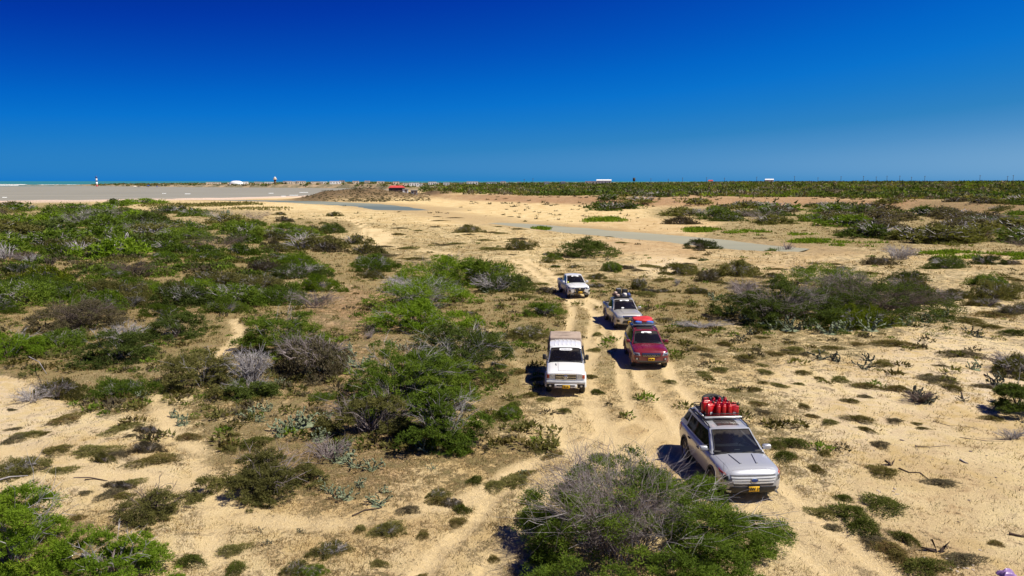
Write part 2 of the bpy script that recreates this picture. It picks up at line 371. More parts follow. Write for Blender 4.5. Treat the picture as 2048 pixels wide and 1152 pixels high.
def fields(X, Y):
    px, py = P(X, np.maximum(Y, 4.0)); py = np.maximum(py, 366)
    v = np.log(py - 355); out = np.zeros((3, len(X))); W = np.full(len(X), 1e-6)
    px2 = px + 22 * fbm(X / 3.5, Y / 3.5, 71, 3); v2 = v + .05 * fbm(X / 3.1, Y / 3.1, 72, 3)
    fv = np.log(np.maximum(FLD[:, 1], 366) - 355)
    for i in range(len(FLD)):
        w = np.exp(-((px2 - FLD[i, 0]) / 62) ** 2 - ((v2 - fv[i]) / .085) ** 2) + 1e-4 * np.exp(-((px2 - FLD[i, 0]) / 260) ** 2 - ((v2 - fv[i]) / .4) ** 2)
        W += w
        for j in range(3): out[j] += w * FLD[i, 2 + j]
    return out / W

# ground mesh: a fan of rows and columns, dense where the land is near, one sheet to the horizon and all round
def build_ground():
    oy = -10.0
    th = np.concatenate([np.radians(np.linspace(-180, -54, 22, endpoint=False)), np.radians(np.linspace(-54, 54, 400)), np.radians(np.linspace(54, 180, 22)[1:])])
    rr = [1.5, 4, 7, 10, 13]; r = 15.5
    while r < 2600: rr.append(r); r *= (1.0078 if r < 90 else 1.0105) if r < 700 else 1.014
    while r < 45000: rr.append(r); r *= 1.12
    rr = np.array(rr); nR, nT = len(rr), len(th)
    RR, TH = np.meshgrid(rr, th, indexing='ij')
    X = (RR * np.sin(TH)).ravel(); Y = (RR * np.cos(TH)).ravel() + oy
    Z = np.empty(len(X)); infr = (np.abs(TH.ravel()) < R(56))
    Z = height(X, Y)
    t, _ = tracks(X, Y); f = fields(X, Y)
    r = np.hypot(X, Y)
    px, py = P(X, np.maximum(Y, 4))
    # wet mud beside the creeks
    wet = np.zeros(len(X))
    m = (Y > 60) & (Y < 520)
    for C, w in ((CREEK1, 26), (CREEK2, 12)):
        d = dseg(X[m], Y[m], C) + 5 * fbm(X[m] / 9, Y[m] / 9, 81, 3); wet[m] = np.maximum(wet[m], sstep(w, w * .4, d) * .8)
    mid = smoothline(GV([(800, 417), (880, 428), (940, 436), (1010, 446)]), 5)
    d = dseg(X[m], Y[m], mid) + 4 * fbm(X[m] / 12, Y[m] / 6, 82, 3); wet[m] = np.maximum(wet[m], sstep(16, 4, d) * .75)
    b = np.arctan2(X, Y); nr = np.interp(b, _near_b, _near_r)
    beach = sstep(nr - 62, nr - 30, r) * sstep(900, 650, px)
    far = sstep(520, 900, r)
    edge = np.interp(np.clip(px, -2000, 4000), [820, 900, 1050, 1300, 1600, 1800, 2048, 2600], [520, 400, 345, 312, 322, 310, 258, 230]) + 14 * fbm(X / 40, Y / 40, 21, 4) + 5 * fbm(X / 9, Y / 9, 27, 3)
    bk = sstep(edge - 26, edge - 10, r) * sstep(edge + 40, edge + 8, r) * sstep(760, 1000, px); f[1] = np.maximum(f[1], bk * .95)
    idx = np.arange(nR * nT).reshape(nR, nT)
    q = np.stack([idx[:-1, :-1], idx[:-1, 1:], idx[1:, 1:], idx[1:, :-1]], -1).reshape(-1, 4)
    headl = np.zeros(len(X))
    for cx, cy, rx, ry in ((700, 399, 30, 30), (648, 400, 20, 24), (760, 398, 28, 28), (820, 396, 30, 20), (870, 395, 26, 12)):
        c = G(cx, cy); headl = np.maximum(headl, np.exp(-(((X - c[0]) / rx) ** 2 + ((Y - c[1] - 6) / ry) ** 2) ** 2))
    me = npmesh('ground', np.stack([X, Y, Z], 1), q, [MAT['ground']], dict(trk=t, veg=f[0], clay=np.clip(f[1] + .7 * headl * (px < 900), 0, 1), pale=f[2], wet=wet, beach=beach, far=far, headl=headl), smooth=True)
    tag(link('ground', me), kind='structure')

def ground_material():
    m, n, l, out = newmat('ground'); MAT['ground'] = m
    p = prin(n, rough=.95, spec=.15)
    g = n.new('ShaderNodeNewGeometry').outputs['Position']
    A = {k: attr(n, k) for k in ('trk', 'veg', 'clay', 'pale', 'wet', 'beach', 'far', 'headl')}
    big = nz(n, l, .22, 5, .6, g); mid = nz(n, l, 1.3, 6, .65, g, .4); fin = nz(n, l, 7.0, 5, .75, g, .3); vf = nz(n, l, 28.0, 3, .8, g)
    col = mixc(n, l, mr(n, l, big, .35, .65), (.57, .41, .185), (.72, .565, .30))
    col = mixc(n, l, mr(n, l, mid, .48, .68, 0, .7), col, (.47, .30, .125))
    # pale salty crust
    pf = mth(n, l, 'MULTIPLY', A['pale'], mr(n, l, mid, .38, .58), True)
    col = mixc(n, l, mth(n, l, 'MULTIPLY', pf, .85), col, (.76, .62, .43))
    # red clay
    cf = mth(n, l, 'MULTIPLY', A['clay'], mr(n, l, fin, .3, .6, .35, 1.0))
    col = mixc(n, l, cf, col, (.30, .155, .085))
    # small pebbles, crumbs and holes
    vo = n.new('ShaderNodeTexVoronoi'); vo.inputs['Scale'].default_value = 7; l.new(g, vo.inputs['Vector'])
    spk = mth(n, l, 'MULTIPLY', mr(n, l, vo.outputs['Distance'], .24, .10), mr(n, l, mid, .45, .65), True)
    col = mixc(n, l, mth(n, l, 'MULTIPLY', spk, .5), col, (.22, .15, .085))
    # litter, dead stems and low dry growth between the shrubs
    x = mth(n, l, 'ADD', mth(n, l, 'MULTIPLY', A['veg'], 1.15), mth(n, l, 'MULTIPLY', mth(n, l, 'SUBTRACT', fin, .5), 1.5))
    x = mth(n, l, 'ADD', x, mth(n, l, 'MULTIPLY', mth(n, l, 'SUBTRACT', mid, .5), 1.7))
    vegf = mr(n, l, x, .36, .72, 0, .9)
    vegf = mth(n, l, 'MULTIPLY', vegf, mth(n, l, 'SUBTRACT', 1.0, mth(n, l, 'MULTIPLY', A['trk'], .92), True), True)
    vc = mixc(n, l, mr(n, l, mid, .35, .68), (.29, .205, .085), (.165, .15, .052))
    vc = mixc(n, l, mr(n, l, fin, .5, .75, 0, .6), vc, (.205, .14, .085))
    vc = mixc(n, l, mr(n, l, vf, .35, .7, 0, .5), vc, (.33, .25, .13))
    col = mixc(n, l, vegf, col, vc)
    # fine dark streaks between stems
    col = mixc(n, l, mth(n, l, 'MULTIPLY', mr(n, l, vf, .54, .68), .5), col, (.15, .095, .05))
    tk = mixc(n, l, mr(n, l, fin, .3, .7), (.66, .49, .25), (.74, .575, .33))
    col = mixc(n, l, mth(n, l, 'MULTIPLY', A['trk'], .88), col, tk)
    col = mixc(n, l, mth(n, l, 'MULTIPLY', A['wet'], mr(n, l, big, .3, .6, .6, 1.0)), col, (.36, .255, .13))
    col = mixc(n, l, A['beach'], col, (.60, .46, .36))
    hd = mixc(n, l, mr(n, l, nz(n, l, .5, 6, .8, g), .42, .56), (.05, .040, .024), (.15, .10, .052))
    fc = mixc(n, l, mr(n, l, nz(n, l, .05, 5, .7, g), .42, .62), (.10, .10, .045), (.36, .25, .14))
    col = mixc(n, l, mth(n, l, 'MULTIPLY', A['far'], .85), col, fc)
    col = mixc(n, l, mth(n, l, 'MULTIPLY', A['headl'], .9), col, hd)
    l.new(col, p.inputs['Base Color'])
    hsum = mth(n, l, 'ADD', mth(n, l, 'MULTIPLY', fin, .6), mth(n, l, 'ADD', mth(n, l, 'MULTIPLY', vf, .35), mth(n, l, 'MULTIPLY', vegf, .35)))
    bump(n, l, hsum, 1.0, .14, p)
    l.new(p.outputs[0], out.inputs[0])
ground_material()
build_ground()

def water_material(name, a, b, rough, bs, spec=.2):
    m, n, l, out = newmat(name); p = prin(n, rough=rough, spec=spec)
    g = n.new('ShaderNodeNewGeometry').outputs['Position']
    mp = n.new('ShaderNodeMapping'); mp.inputs['Scale'].default_value = (.35, 1.0, 1); l.new(g, mp.inputs[0])
    f = mr(n, l, nz(n, l, .02, 4, .6, mp.outputs[0]), .35, .65)
    c = mixc(n, l, f, a, b)
    h = nz(n, l, 1.6, 4, .6, mp.outputs[0])
    l.new(c, p.inputs['Base Color']); bump(n, l, h, bs, .25, p); l.new(p.outputs[0], out.inputs[0]); MAT[name] = m
water_material('lagoon_water', (.255, .24, .18), (.30, .28, .21), .5, .25)
water_material('sea_water', (.02, .14, .17), (.03, .18, .21), .7, .4)
water_material('creek_water', (.24, .235, .175), (.33, .31, .22), .75, .12, spec=.12)
water_material('creek_deep', (.12, .15, .14), (.24, .25, .19), .6, .12, spec=.2)

def sheet(name, pts, z, mat, label=None):
    me = pymesh(name, [(x, y, z) for x, y in pts], [tuple(range(len(pts)))], [MAT[mat]])
    return tag(link(name, me), kind='structure')
def fan_sheet(name, r0, r1, b0, b1, z, mat, n=60):
    bs = np.radians(np.linspace(b0, b1, n)); 
    V = [(r0 * math.sin(b), r0 * math.cos(b), z) for b in bs] + [(r1 * math.sin(b), r1 * math.cos(b), z) for b in bs]
    F = [(i, n + i, n + i + 1, i + 1) for i in range(n - 1)]
    o = link(name, pymesh(name, V, F, [MAT[mat]])); return tag(o, kind='structure')
fan_sheet('lagoon_water', 300, 1890, -75, -8.8, -1.0, 'lagoon_water')
fan_sheet('sea_water', 1893, 44000, -75, 75, -1.0, 'sea_water', 90)
def ribbon(name, C, w, z, mat):
    L, Rr = [], []
    for i, p in enumerate(C):
        a = C[max(i - 1, 0)]; b = C[min(i + 1, len(C) - 1)]; t = (b - a) / (np.linalg.norm(b - a) + 1e-9); nn = np.array([-t[1], t[0]])
        L.append((*(p + nn * w), z)); Rr.append((*(p - nn * w), z))
    n = len(C); me = pymesh(name, L + Rr, [(i, n + i, n + i + 1, i + 1) for i in range(n - 1)], [MAT[mat]])
    return tag(link(name, me), kind='structure')
ribbon('creek_water', CREEK1, 24, -.30, 'creek_deep')
ribbon('creek_water', CREEK2, 11, -.26, 'creek_water')

# white breakers and small wave crests
simple('foam', (.82, .84, .84), .8, var=.08, scale=.05, bmp=.3)
def foam_strip(px0, px1, py, th, seed, z=-.95, hgt=.5):
    n = 60; r_ = np.random.default_rng(seed); V = []
    for i, px in enumerate(np.linspace(px0, px1, n)):
        c = G(px, py, -1.0); d = np.hypot(*c); w = th * (d * d / (FPX * 10.9)) * .5 * (.45 + .55 * r_.random()) * min(1, i / 4, (n - 1 - i) / 4) + .05
        u = c / d; a = c - u * w; b = c + u * w
        V += [(a[0], a[1], z - .2), (c[0], c[1], z + hgt * (.4 + .6 * r_.random())), (b[0], b[1], z - .2)]
    F = []
    for i in range(n - 1):
        k = 3 * i; F += [(k, k + 3, k + 4, k + 1), (k + 1, k + 4, k + 5, k + 2)]
    return pymesh('breaker', V, F, [MAT['foam']], True)
for px0, px1, py, th, lab in ((-60, 54, 369.0, 1.3, 'white breaking wave at the far left edge of the grey lagoon'), (40, 108, 370.3, 1.3, 'white breaker joining the leftmost surf to the spit'), (75, 172, 369.6, 1.5, 'long white breaker rolling in just left of the striped lighthouse'), (-60, 40, 371.0, 1.0, 'thin white foam line below the surf at the left edge')):
    tag(link('breaking_wave', foam_strip(px0, px1, py, th, int(px0 + 100))), lab, 'wave', 'breakers off the spit')
for px0, px1, py, th, lab in ((369, 381, 387.8, .9, 'small white wave crest on the grey lagoon in front of the white dome'), (324, 332, 387, .5, 'faint small crest left of the bright wave crest in the lagoon'), (537, 547, 386.6, .8, 'bright small wave crest on the lagoon below the water tower'), (562, 572, 392.4, .8, 'short foam crest close to the beach left of the brown headland'), (578, 596, 390.6, .6, 'thin foam line just left of the brown headland tip'), (598, 616, 385, .5, 'faint foam streak on the lagoon behind the headland tip'), (4, 14, 395, .4, 'faint foam fleck on the lagoon at the left edge')):
    tag(link('wave_crest', foam_strip(px0, px1, py, th, int(px0), hgt=.25)), lab, 'wave', 'small wave crests on the lagoon')
# ================================================================ plants
def leaf_tris(C, D, ln, wd, rg):
    """one pointed leaf spray (a triangle) per row: C base points, D directions"""
    n = len(C); D = D / (np.linalg.norm(D, axis=1, keepdims=True) + 1e-9)
    A = rg.normal(size=(n, 3)) * .55; A[:, 2] += .8; S = np.cross(D, A); S /= np.linalg.norm(S, axis=1, keepdims=True) + 1e-9
    L = (ln * rg.uniform(.6, 1.3, n))[:, None]; W = (wd * rg.uniform(.7, 1.3, n))[:, None]
    V = np.stack([C - S * W * .5, C + S * W * .5, C + D * L], 1).reshape(-1, 3)
    F = np.arange(3 * n).reshape(-1, 3); return V, F
def crown(seed, a, b, H, n, ln, wd, padr=.8, low=.12, holes=.12, fluff=1.0, box=.5):
    """wind shaped acacia crown of overlapping flat pads; returns V, F, v"""
    rg = np.random.default_rng(seed)
    npad = max(6, int(math.pi * a * b / (padr * padr) * 1.25))
    th = rg.uniform(0, 2 * math.pi, npad); r = np.sqrt(rg.uniform(0, 1, npad))
    lob = 1 + .16 * np.sin(2 * th + rg.uniform(0, 6)) + .12 * np.sin(3 * th + rg.uniform(0, 6)) + .08 * np.sin(5 * th + rg.uniform(0, 6))
    px, py = a * r * np.cos(th) * lob * .9, b * r * np.sin(th) * lob * .9
    top = np.clip(1 - r ** 2.4, 0, 1) ** box
    bumpz = .82 + .36 * (vnoise(px / (1.6 * padr) + seed, py / (1.6 * padr), seed) - .5) * 2 * .7
    pz = H * np.clip(low + (1 - low) * top * bumpz * rg.uniform(.72, 1.02, npad), .05, 1.08)
    sk = rg.uniform(size=npad) < .4; pz = np.where(sk, pz * rg.uniform(.15, .8, npad), pz); px = np.where(sk, px * 1.06, px); py = np.where(sk, py * 1.06, py)
    pr = padr * rg.uniform(.55, 1.15, npad)
    pv = rg.uniform(0, 1, npad)
    keep = rg.uniform(size=npad) > holes * .6
    px, py, pz, pr, pv, r, th = [q[keep] for q in (px, py, pz, pr, pv, r, th)]; npad = len(px)
    nc = 14
    ci = np.repeat(np.arange(npad), nc); m = len(ci)
    ct = rg.uniform(0, 2 * math.pi, m); cr = np.sqrt(rg.uniform(0, 1, m))
    cx = px[ci] + pr[ci] * cr * np.cos(ct); cy = py[ci] + pr[ci] * cr * np.sin(ct)
    cz = pz[ci] - pr[ci] * .38 * cr ** 2 * (1 + r[ci]) + rg.normal(0, .05, m) * padr - rg.uniform(0, .25, m) * padr
    cv = np.clip(pv[ci] * .55 + rg.uniform(0, .45, m), 0, 1)
    csz = padr * rg.uniform(.16, .34, m) * fluff
    li = rg.integers(0, m, n)
    dd = rg.normal(size=(n, 3)); dd[:, 2] = np.abs(dd[:, 2]) * .75 - .12; dd /= np.linalg.norm(dd, axis=1, keepdims=True)
    rad = rg.uniform(0, 1, n) ** .5
    C = np.stack([cx[li], cy[li], cz[li]], 1) + dd * (csz[li] * rad)[:, None]
    C[:, 2] = np.maximum(C[:, 2], .02)
    D = dd + rg.normal(0, .45, (n, 3)); D[:, 2] *= .7
    V, F = leaf_tris(C, D, ln, wd, rg)
    V[:, 2] = np.maximum(V[:, 2], .0)
    v = np.repeat(np.clip(cv[li] + rg.normal(0, .08, n), 0, 1), 3)
    return V, F, v
def tubes(paths, rads, k=3):
    """many tapering k-sided sticks; paths (n, s, 3), rads (n, s)"""
    paths = np.asarray(paths, float); n, s, _ = paths.shape
    T = np.gradient(paths, axis=1); T /= np.linalg.norm(T, axis=2, keepdims=True) + 1e-9
    up = np.where(np.abs(T[..., 2:3]) > .9, np.array([1., 0, 0]), np.array([0, 0, 1.]))
    U = np.cross(T, up); U /= np.linalg.norm(U, axis=2, keepdims=True) + 1e-9; W = np.cross(T, U)
    ang = np.arange(k) * 2 * math.pi / k
    V = paths[:, :, None, :] + rads[:, :, None, None] * (np.cos(ang)[None, None, :, None] * U[:, :, None, :] + np.sin(ang)[None, None, :, None] * W[:, :, None, :])
    V = V.reshape(-1, 3)
    base = (np.arange(n) * s * k)[:, None, None] + (np.arange(s - 1) * k)[None, :, None] + np.arange(k)[None, None, :]
    nxt = (np.arange(n) * s * k)[:, None, None] + (np.arange(s - 1) * k)[None, :, None] + ((np.arange(k) + 1) % k)[None, None, :]
    F = np.stack([base, nxt, nxt + k, base + k], -1).reshape(-1, 4)
    return V, F
def twigs(seed, a, b, H, n, rad, seg=5, spread=1.0, lift=1.0, forks=2, bend=.35, lean=(0, 0)):
    """bare branches that leave a few stems and arch outwards, each with side twigs"""
    rg = np.random.default_rng(seed)
    th = rg.uniform(0, 2 * math.pi, n); r0 = rg.uniform(0, .35, n); r1 = np.sqrt(rg.uniform(.15, 1, n)) * spread
    p0 = np.stack([a * r0 * np.cos(th), b * r0 * np.sin(th), rg.uniform(0, .2, n) * H], 1)
    t2 = th + rg.normal(0, .5, n)
    p1 = np.stack([a * r1 * np.cos(t2) + lean[0], b * r1 * np.sin(t2) + lean[1], H * lift * np.sqrt(np.clip(1.02 - (r1 / 1.25) ** 2, .1, 1)) * rg.uniform(.6, 1.05, n)], 1)
    t = np.linspace(0, 1, seg)[None, :, None]
    mid = (p0 + p1) / 2 + np.stack([rg.normal(0, .12 * a, n), rg.normal(0, .12 * b, n), bend * H * rg.uniform(.1, 1, n)], 1)
    Pp = (1 - t) ** 2 * p0[:, None] + 2 * t * (1 - t) * mid[:, None] + t ** 2 * p1[:, None]
    L = np.linalg.norm(p1 - p0, axis=1)[:, None, None]
    Pp = Pp + rg.normal(0, .028, Pp.shape) * L * t
    rd = rad * (1 - .75 * t[..., 0]) * rg.uniform(.6, 1.4, (n, 1))
    Vs, Fs = [], []; V, F = tubes(Pp, rd); Vs.append(V); Fs.append(F); off = len(V)
    for lv in range(forks):
        m = n * (2 + lv); src = rg.integers(0, n, m); at = rg.integers(1, seg - 1, m) if seg > 2 else np.zeros(m, int)
        q0 = Pp[src, at]; d0 = Pp[src, np.minimum(at + 1, seg - 1)] - Pp[src, at]; d0 /= np.linalg.norm(d0, axis=1, keepdims=True) + 1e-9
        dr = d0 + rg.normal(0, .65, (m, 3)); dr[:, 2] = dr[:, 2] * .8 + .15; dr /= np.linalg.norm(dr, axis=1, keepdims=True)
        ln = L[src, 0] * rg.uniform(.14, .42, (m, 1))
        tt = np.linspace(0, 1, 4)[None, :, None]
        Q = q0[:, None] + dr[:, None] * ln[:, None] * tt + rg.normal(0, .05, (m, 4, 3)) * ln[:, None] * tt
        Q[..., 2] = np.maximum(Q[..., 2], .01)
        V, F = tubes(Q, rad * .5 * (1 - .7 * tt[..., 0]) * rg.uniform(.6, 1.3, (m, 1))); Vs.append(V); Fs.append(F + off); off += len(V)
    V = np.vstack(Vs); V[:, 2] = np.maximum(V[:, 2], -.05); return V, np.vstack(Fs)

# --- shared crowns for the middle distance and beyond (unit footprint radius, unit height)
PROTO = {}
def proto(kind, i, real, n, ln, wd, **k):
    a, H = real
    V, F, v = crown(100 * i + {'mid': 1, 'small': 2, 'tiny': 3}[kind], a, a, H, n, ln, wd, **k)
    V = V / np.array([a, a, H]); return V, F, v
for i in range(6): PROTO['mid', i] = proto('mid', i, (2.6, 1.35), 14000, .14, .048, padr=.62, box=.5, holes=.15)
for i in range(5): PROTO['small', i] = proto('small', i, (2.4, 1.3), 2200, .30, .12, padr=.75, box=.6, holes=.25)
for i in range(4): PROTO['tiny', i] = proto('tiny', i, (2.4, 1.3), 420, .52, .26, padr=.9, box=.6, holes=.2)
def cushion(seed, n, ln, wd):
    """a low wind-pruned mat plant, unit radius, unit height"""
    rg = np.random.default_rng(seed); th = rg.uniform(0, 2 * math.pi, n); r = np.sqrt(rg.uniform(0, 1, n))
    lob = 1 + .26 * np.sin(2 * th + seed) + .22 * np.sin(3 * th + 2 * seed) + .12 * np.sin(7 * th + seed) + .17 * rg.normal(size=n)
    x, y = r * np.cos(th) * lob, r * np.sin(th) * lob
    z = np.clip(1 - r ** 2, 0, 1) ** .6 * (.55 + .6 * vnoise(x * 3.1 + seed, y * 3.1, seed)) * rg.uniform(.45, 1.0, n)
    D = np.stack([x * .8, y * .8, np.full(n, .55)], 1) + rg.normal(0, .55, (n, 3)); D[:, 2] = np.abs(D[:, 2])
    V, F = leaf_tris(np.stack([x, y, z], 1), D, ln, wd, rg)
    v = np.repeat(np.clip(vnoise(x * 4 + seed, y * 4, seed + 7) * .8 + rg.uniform(0, .35, n), 0, 1), 3)
    return V, F, v
for i in range(6): PROTO['mat', i] = cushion(40 + i, 2600, .16, .055)
for i in range(3): PROTO['dead', i] = twigs(60 + i, 1, 1, 1, 60, .016, 5, forks=2)
for i in range(2): PROTO['deadfar', i] = twigs(70 + i, 1, 1, 1, 26, .035, 4, forks=1)
MC = {}
def pmesh(kind, i, mat):
    key = (kind, i, mat)
    if key not in MC:
        if kind.startswith('dead'):
            V, F = PROTO[kind, i]; MC[key] = npmesh('branches', V, F, [MAT[mat]])
        else:
            V, F, v = PROTO[kind, i]; MC[key] = npmesh('foliage', V, F, [MAT[mat]], dict(v=v))
    return MC[key]

# landmarks of the place, used to say where each plant stands
LM = [((1465, 900), 'the silver suv'), ((1132, 725), 'the canvas backed pickup'), ((1298, 695), 'the dark red suv'), ((1243, 620), 'the silver pickup'),
      ((1148, 572), 'the rearmost white pickup'), ((1260, 1040), 'the foreground brush mound'), ((850, 750), 'the large middle thicket'), ((720, 395), 'the brown headland'),
      ((800, 386), 'the red roofed hut'), ((1690, 610), 'the long right thicket'), ((1280, 470), 'the grey creek'), ((505, 735), 'the white dead bush'), ((740, 465), 'the winding sand track'),
      ((60, 1090), 'the near left corner bush'), ((400, 960), 'the footpath fork'), ((245, 665), 'the bleached branch bush'), ((265, 395), 'the rounded coastal bushes'),
      ((1800, 505), 'the silvery dead bush'), ((1175, 490), 'the lone creekside bush'), ((2020, 790), 'the right edge bush'), ((1207, 440), 'the bright green ground patch'),
      ((1500, 420), 'the eroded red bank'), ((880, 540), 'the brightest green acacia'), ((1670, 1050), 'the near right track end'), ((330, 560), 'the scrub left of centre'), ((80, 610), 'the left edge thicket'),
      ((1900, 960), 'the bare right sand'), ((1560, 760), 'the blackened cactus skeletons'), ((450, 430), 'the tall column cactus'), ((640, 455), 'the round dark trackside bush'), ((1860, 560), 'the sparse far right bushes')]
LANDUSED = {}
def where(px, py):
    best = min(LM, key=lambda m: ((m[0][0] - px) / 1.3) ** 2 + ((m[0][1] - py) * 1.7) ** 2)
    dx, dy = px - best[0][0], (py - best[0][1]) * 1.7
    w = ('left of' if dx < 0 else 'right of') if abs(dx) > abs(dy) else ('behind' if dy < 0 else 'in front of')
    if math.hypot(dx, dy) > 130: w = 'well ' + w
    return w, best[1]
PLANTS = []                                    # (object, description, px, py, width px) for the labels at the end
OCC = []                                       # footprints already taken
def free(x, y, r, k=.8):
    return all((x - a) ** 2 + (y - b) ** 2 > (k * (r + c)) ** 2 for a, b, c in OCC)
def fit_box(x0, x1, yt, yb, ratio=.85):
    """centre, half width, half depth and height of a plant from its outline in the photograph"""
    f = G((x0 + x1) / 2, yb); d = np.hypot(*f); W = (x1 - x0) * (f[1] * CP + CAM_H * SP) / FPX
    D = W * ratio * 1.35; h = 1
    for _ in range(30):
        c = f + f / d * D / 2; dd = (c[1] + D * .12) * 1.0
        q = ray((x0 + x1) / 2, yt); t = dd / q[1]; h = CAM_H + q[2] * t
        if h > .36 * min(W, 6) or D < W * .3: break
        D *= .93
    return c, W / 2 * 1.02, D / 2, min(max(h, .12), 3.0)

COLS = {'leaf_bright': 'bright green', 'leaf_green': 'mid green', 'leaf_dark': 'dark green', 'leaf_olive': 'olive green', 'leaf_brown': 'brownish', 'leaf_lime': 'lime green'}
def shrub(x0, x1, yt, yb, mat, lod, dead=0.0, label=None, name='acacia_bush', deadmat='wood_grey', ratio=.85, hero=None, hk={}, group=None):
    c, a, b, h = fit_box(x0, x1, yt, yb, ratio); px, py, w = (x0 + x1) / 2, yb, x1 - x0
    z = H1(*c) - .03
    rot = 0.0 if hero is not None else random.choice((0, math.pi)) + random.uniform(-.35, .35)
    root = empty(name, (c[0], c[1], z), rot)
    if hero is not None:
        n, ln, wd = hero
        V, F, v = crown(int(px * 7 + py), a, b, h, n, ln, wd, **hk)
        fo = link('foliage', npmesh('foliage', V, F, [MAT[mat]], dict(v=v)), root)
    else:
        k = {'mid': 6, 'small': 5, 'tiny': 4}[lod]
        fo = link('foliage', pmesh(lod, random.randrange(k), mat), root); fo.scale = (a, b, h)
    if hero is None or dead > 0:
        far = lod in ('small', 'tiny')
        if hero is not None:
            V, F = twigs(int(px + py), a * .95, b * .95, h * 1.05, int(60 * dead * a), .016, 6, forks=2)
            link('branches', npmesh('branches', V, F, [MAT[deadmat]]), root)
        else:
            br = link('branches', pmesh('deadfar' if far else 'dead', random.randrange(2 if far else 3), deadmat), root)
            s = .62 + .5 * dead
            br.scale = (a * s, b * s, h * (.72 + .38 * dead))
            if dead > .3: br.location = (random.uniform(-.3, .3) * a, random.uniform(-.3, .3) * b, 0)
    if w >= 60:
        V, F = twigs(int(px * 3 + py), a * .25, b * .25, h * .7, 5, .05, 5, forks=0)
        link('trunk', npmesh('trunk', V, F, [MAT['wood_brown']]), root)
    root['category'] = 'bush'
    if label: root['label'] = label
    PLANTS.append((root, label, '%s%s acacia bush' % ('twiggy ' if dead > .3 else '', COLS[mat]), px, (yt + yb) / 2, w))
    OCC.append((c[0], c[1], max(a, b) * .8))
    if group: root['group'] = group
    return root
def deadbush(x0, x1, yt, yb, mat='wood_grey', label=None, dens=90, rad=.014, ratio=.8, name='dead_bush'):
    c, a, b, h = fit_box(x0, x1, yt, yb, ratio); px, py, w = (x0 + x1) / 2, yb, x1 - x0
    z = H1(*c) - .02
    if w > 70:
        V, F = twigs(int(px * 5 + py), a, b, h, dens, rad, 6, forks=2); o = link(name, npmesh('branches', V, F, [MAT[mat]]))
    else:
        o = link(name, pmesh('dead' if py > 560 else 'deadfar', random.randrange(2), mat)); o.scale = (a, b, h); o.rotation_euler[2] = random.uniform(0, 6)
    o.location = (c[0], c[1], z); o['category'] = 'dead bush'
    if label: o['label'] = label
    PLANTS.append((o, label, {'wood_grey': 'bleached grey bare dead bush', 'wood_brown': 'dark brown leafless dead bush', 'wood_mauve': 'mauve brown leafless dead bush'}[mat], px, (yt + yb) / 2, w))
    OCC.append((c[0], c[1], max(a, b) * .7)); return o
def mat_plant(cx, cy, w, mat='leaf_mat', hh=.32, label=None, ratio=.75):
    f = G(cx, cy); a = w * (f[1] * CP + CAM_H * SP) / FPX / 2
    k = 'mat'; o = link('cushion_plant', pmesh(k, random.randrange(6), mat)); o.scale = (a, a * ratio * random.uniform(.8, 1.25), hh * min(1, .35 + a * .5) * random.uniform(.8, 1.2)); o.rotation_euler[2] = random.uniform(0, 6.28)
    o.location = (f[0], f[1], H1(*f) - .02); o['category'] = 'low plant'
    if label: o['label'] = label
    PLANTS.append((o, label, {'leaf_mat': 'low olive cushion plant', 'leaf_brown': 'low dry brown cushion plant', 'leaf_cushion': 'low green cushion plant', 'leaf_olive': 'low grey green cushion plant', 'leaf_lime': 'low lime green creeping plant'}[mat], cx, cy, w))
    OCC.append((f[0], f[1], a * .8)); return o

S = shrub
# the mound of brush in the foreground: live crowns round a tangle of dead grey twigs
def foreground():
    c, a, b, h = G(1290, 1085), 4.3, 3.1, 2.1
    c = G(1284, 1100); z = H1(*c)
    root = empty('brush_mound', (c[0], c[1], z))
    tag(root, 'huge brush mound with a tangle of mauve grey twigs, partly hiding the silver suv', 'bush')
    V, F, v = crown(901, 4.3, 3.2, 2.7, 135000, .08, .024, padr=.55, low=.08, holes=.2, fluff=1.15, box=.55)
    
    # the dead heart of the mound carries few leaves
    tri = V.reshape(-1, 3, 3).mean(1); dx, dy = (tri[:, 0] + .95) / 1.15, (tri[:, 1] + .1) / 1.6
    rg = np.random.default_rng(3); keep = (np.exp(-(dx * dx + dy * dy)) < rg.uniform(.05, .9, len(tri)))
    V = V.reshape(-1, 3, 3)[keep].reshape(-1, 3); v = v.reshape(-1, 3)[keep].ravel(); F = np.arange(len(V)).reshape(-1, 3)
    link('foliage', npmesh('foliage', V, F, [MAT['leaf_green']], dict(v=v)), root)
    V, F = twigs(902, 2.5, 2.7, 2.85, 420, .010, 6, forks=2, spread=.9); V[:, 0] -= .85; V[:, 1] -= .15
    link('twig_tangle', npmesh('twig_tangle', V, F, [MAT['wood_mauve']]), root)
    V, F = twigs(903, 4.1, 3.0, 2.8, 60, .014, 6, forks=2); link('branches', npmesh('branches', V, F, [MAT['wood_grey']]), root)
    OCC.append((c[0], c[1], 4.0)); LANDUSED[root.name] = 1
foreground()
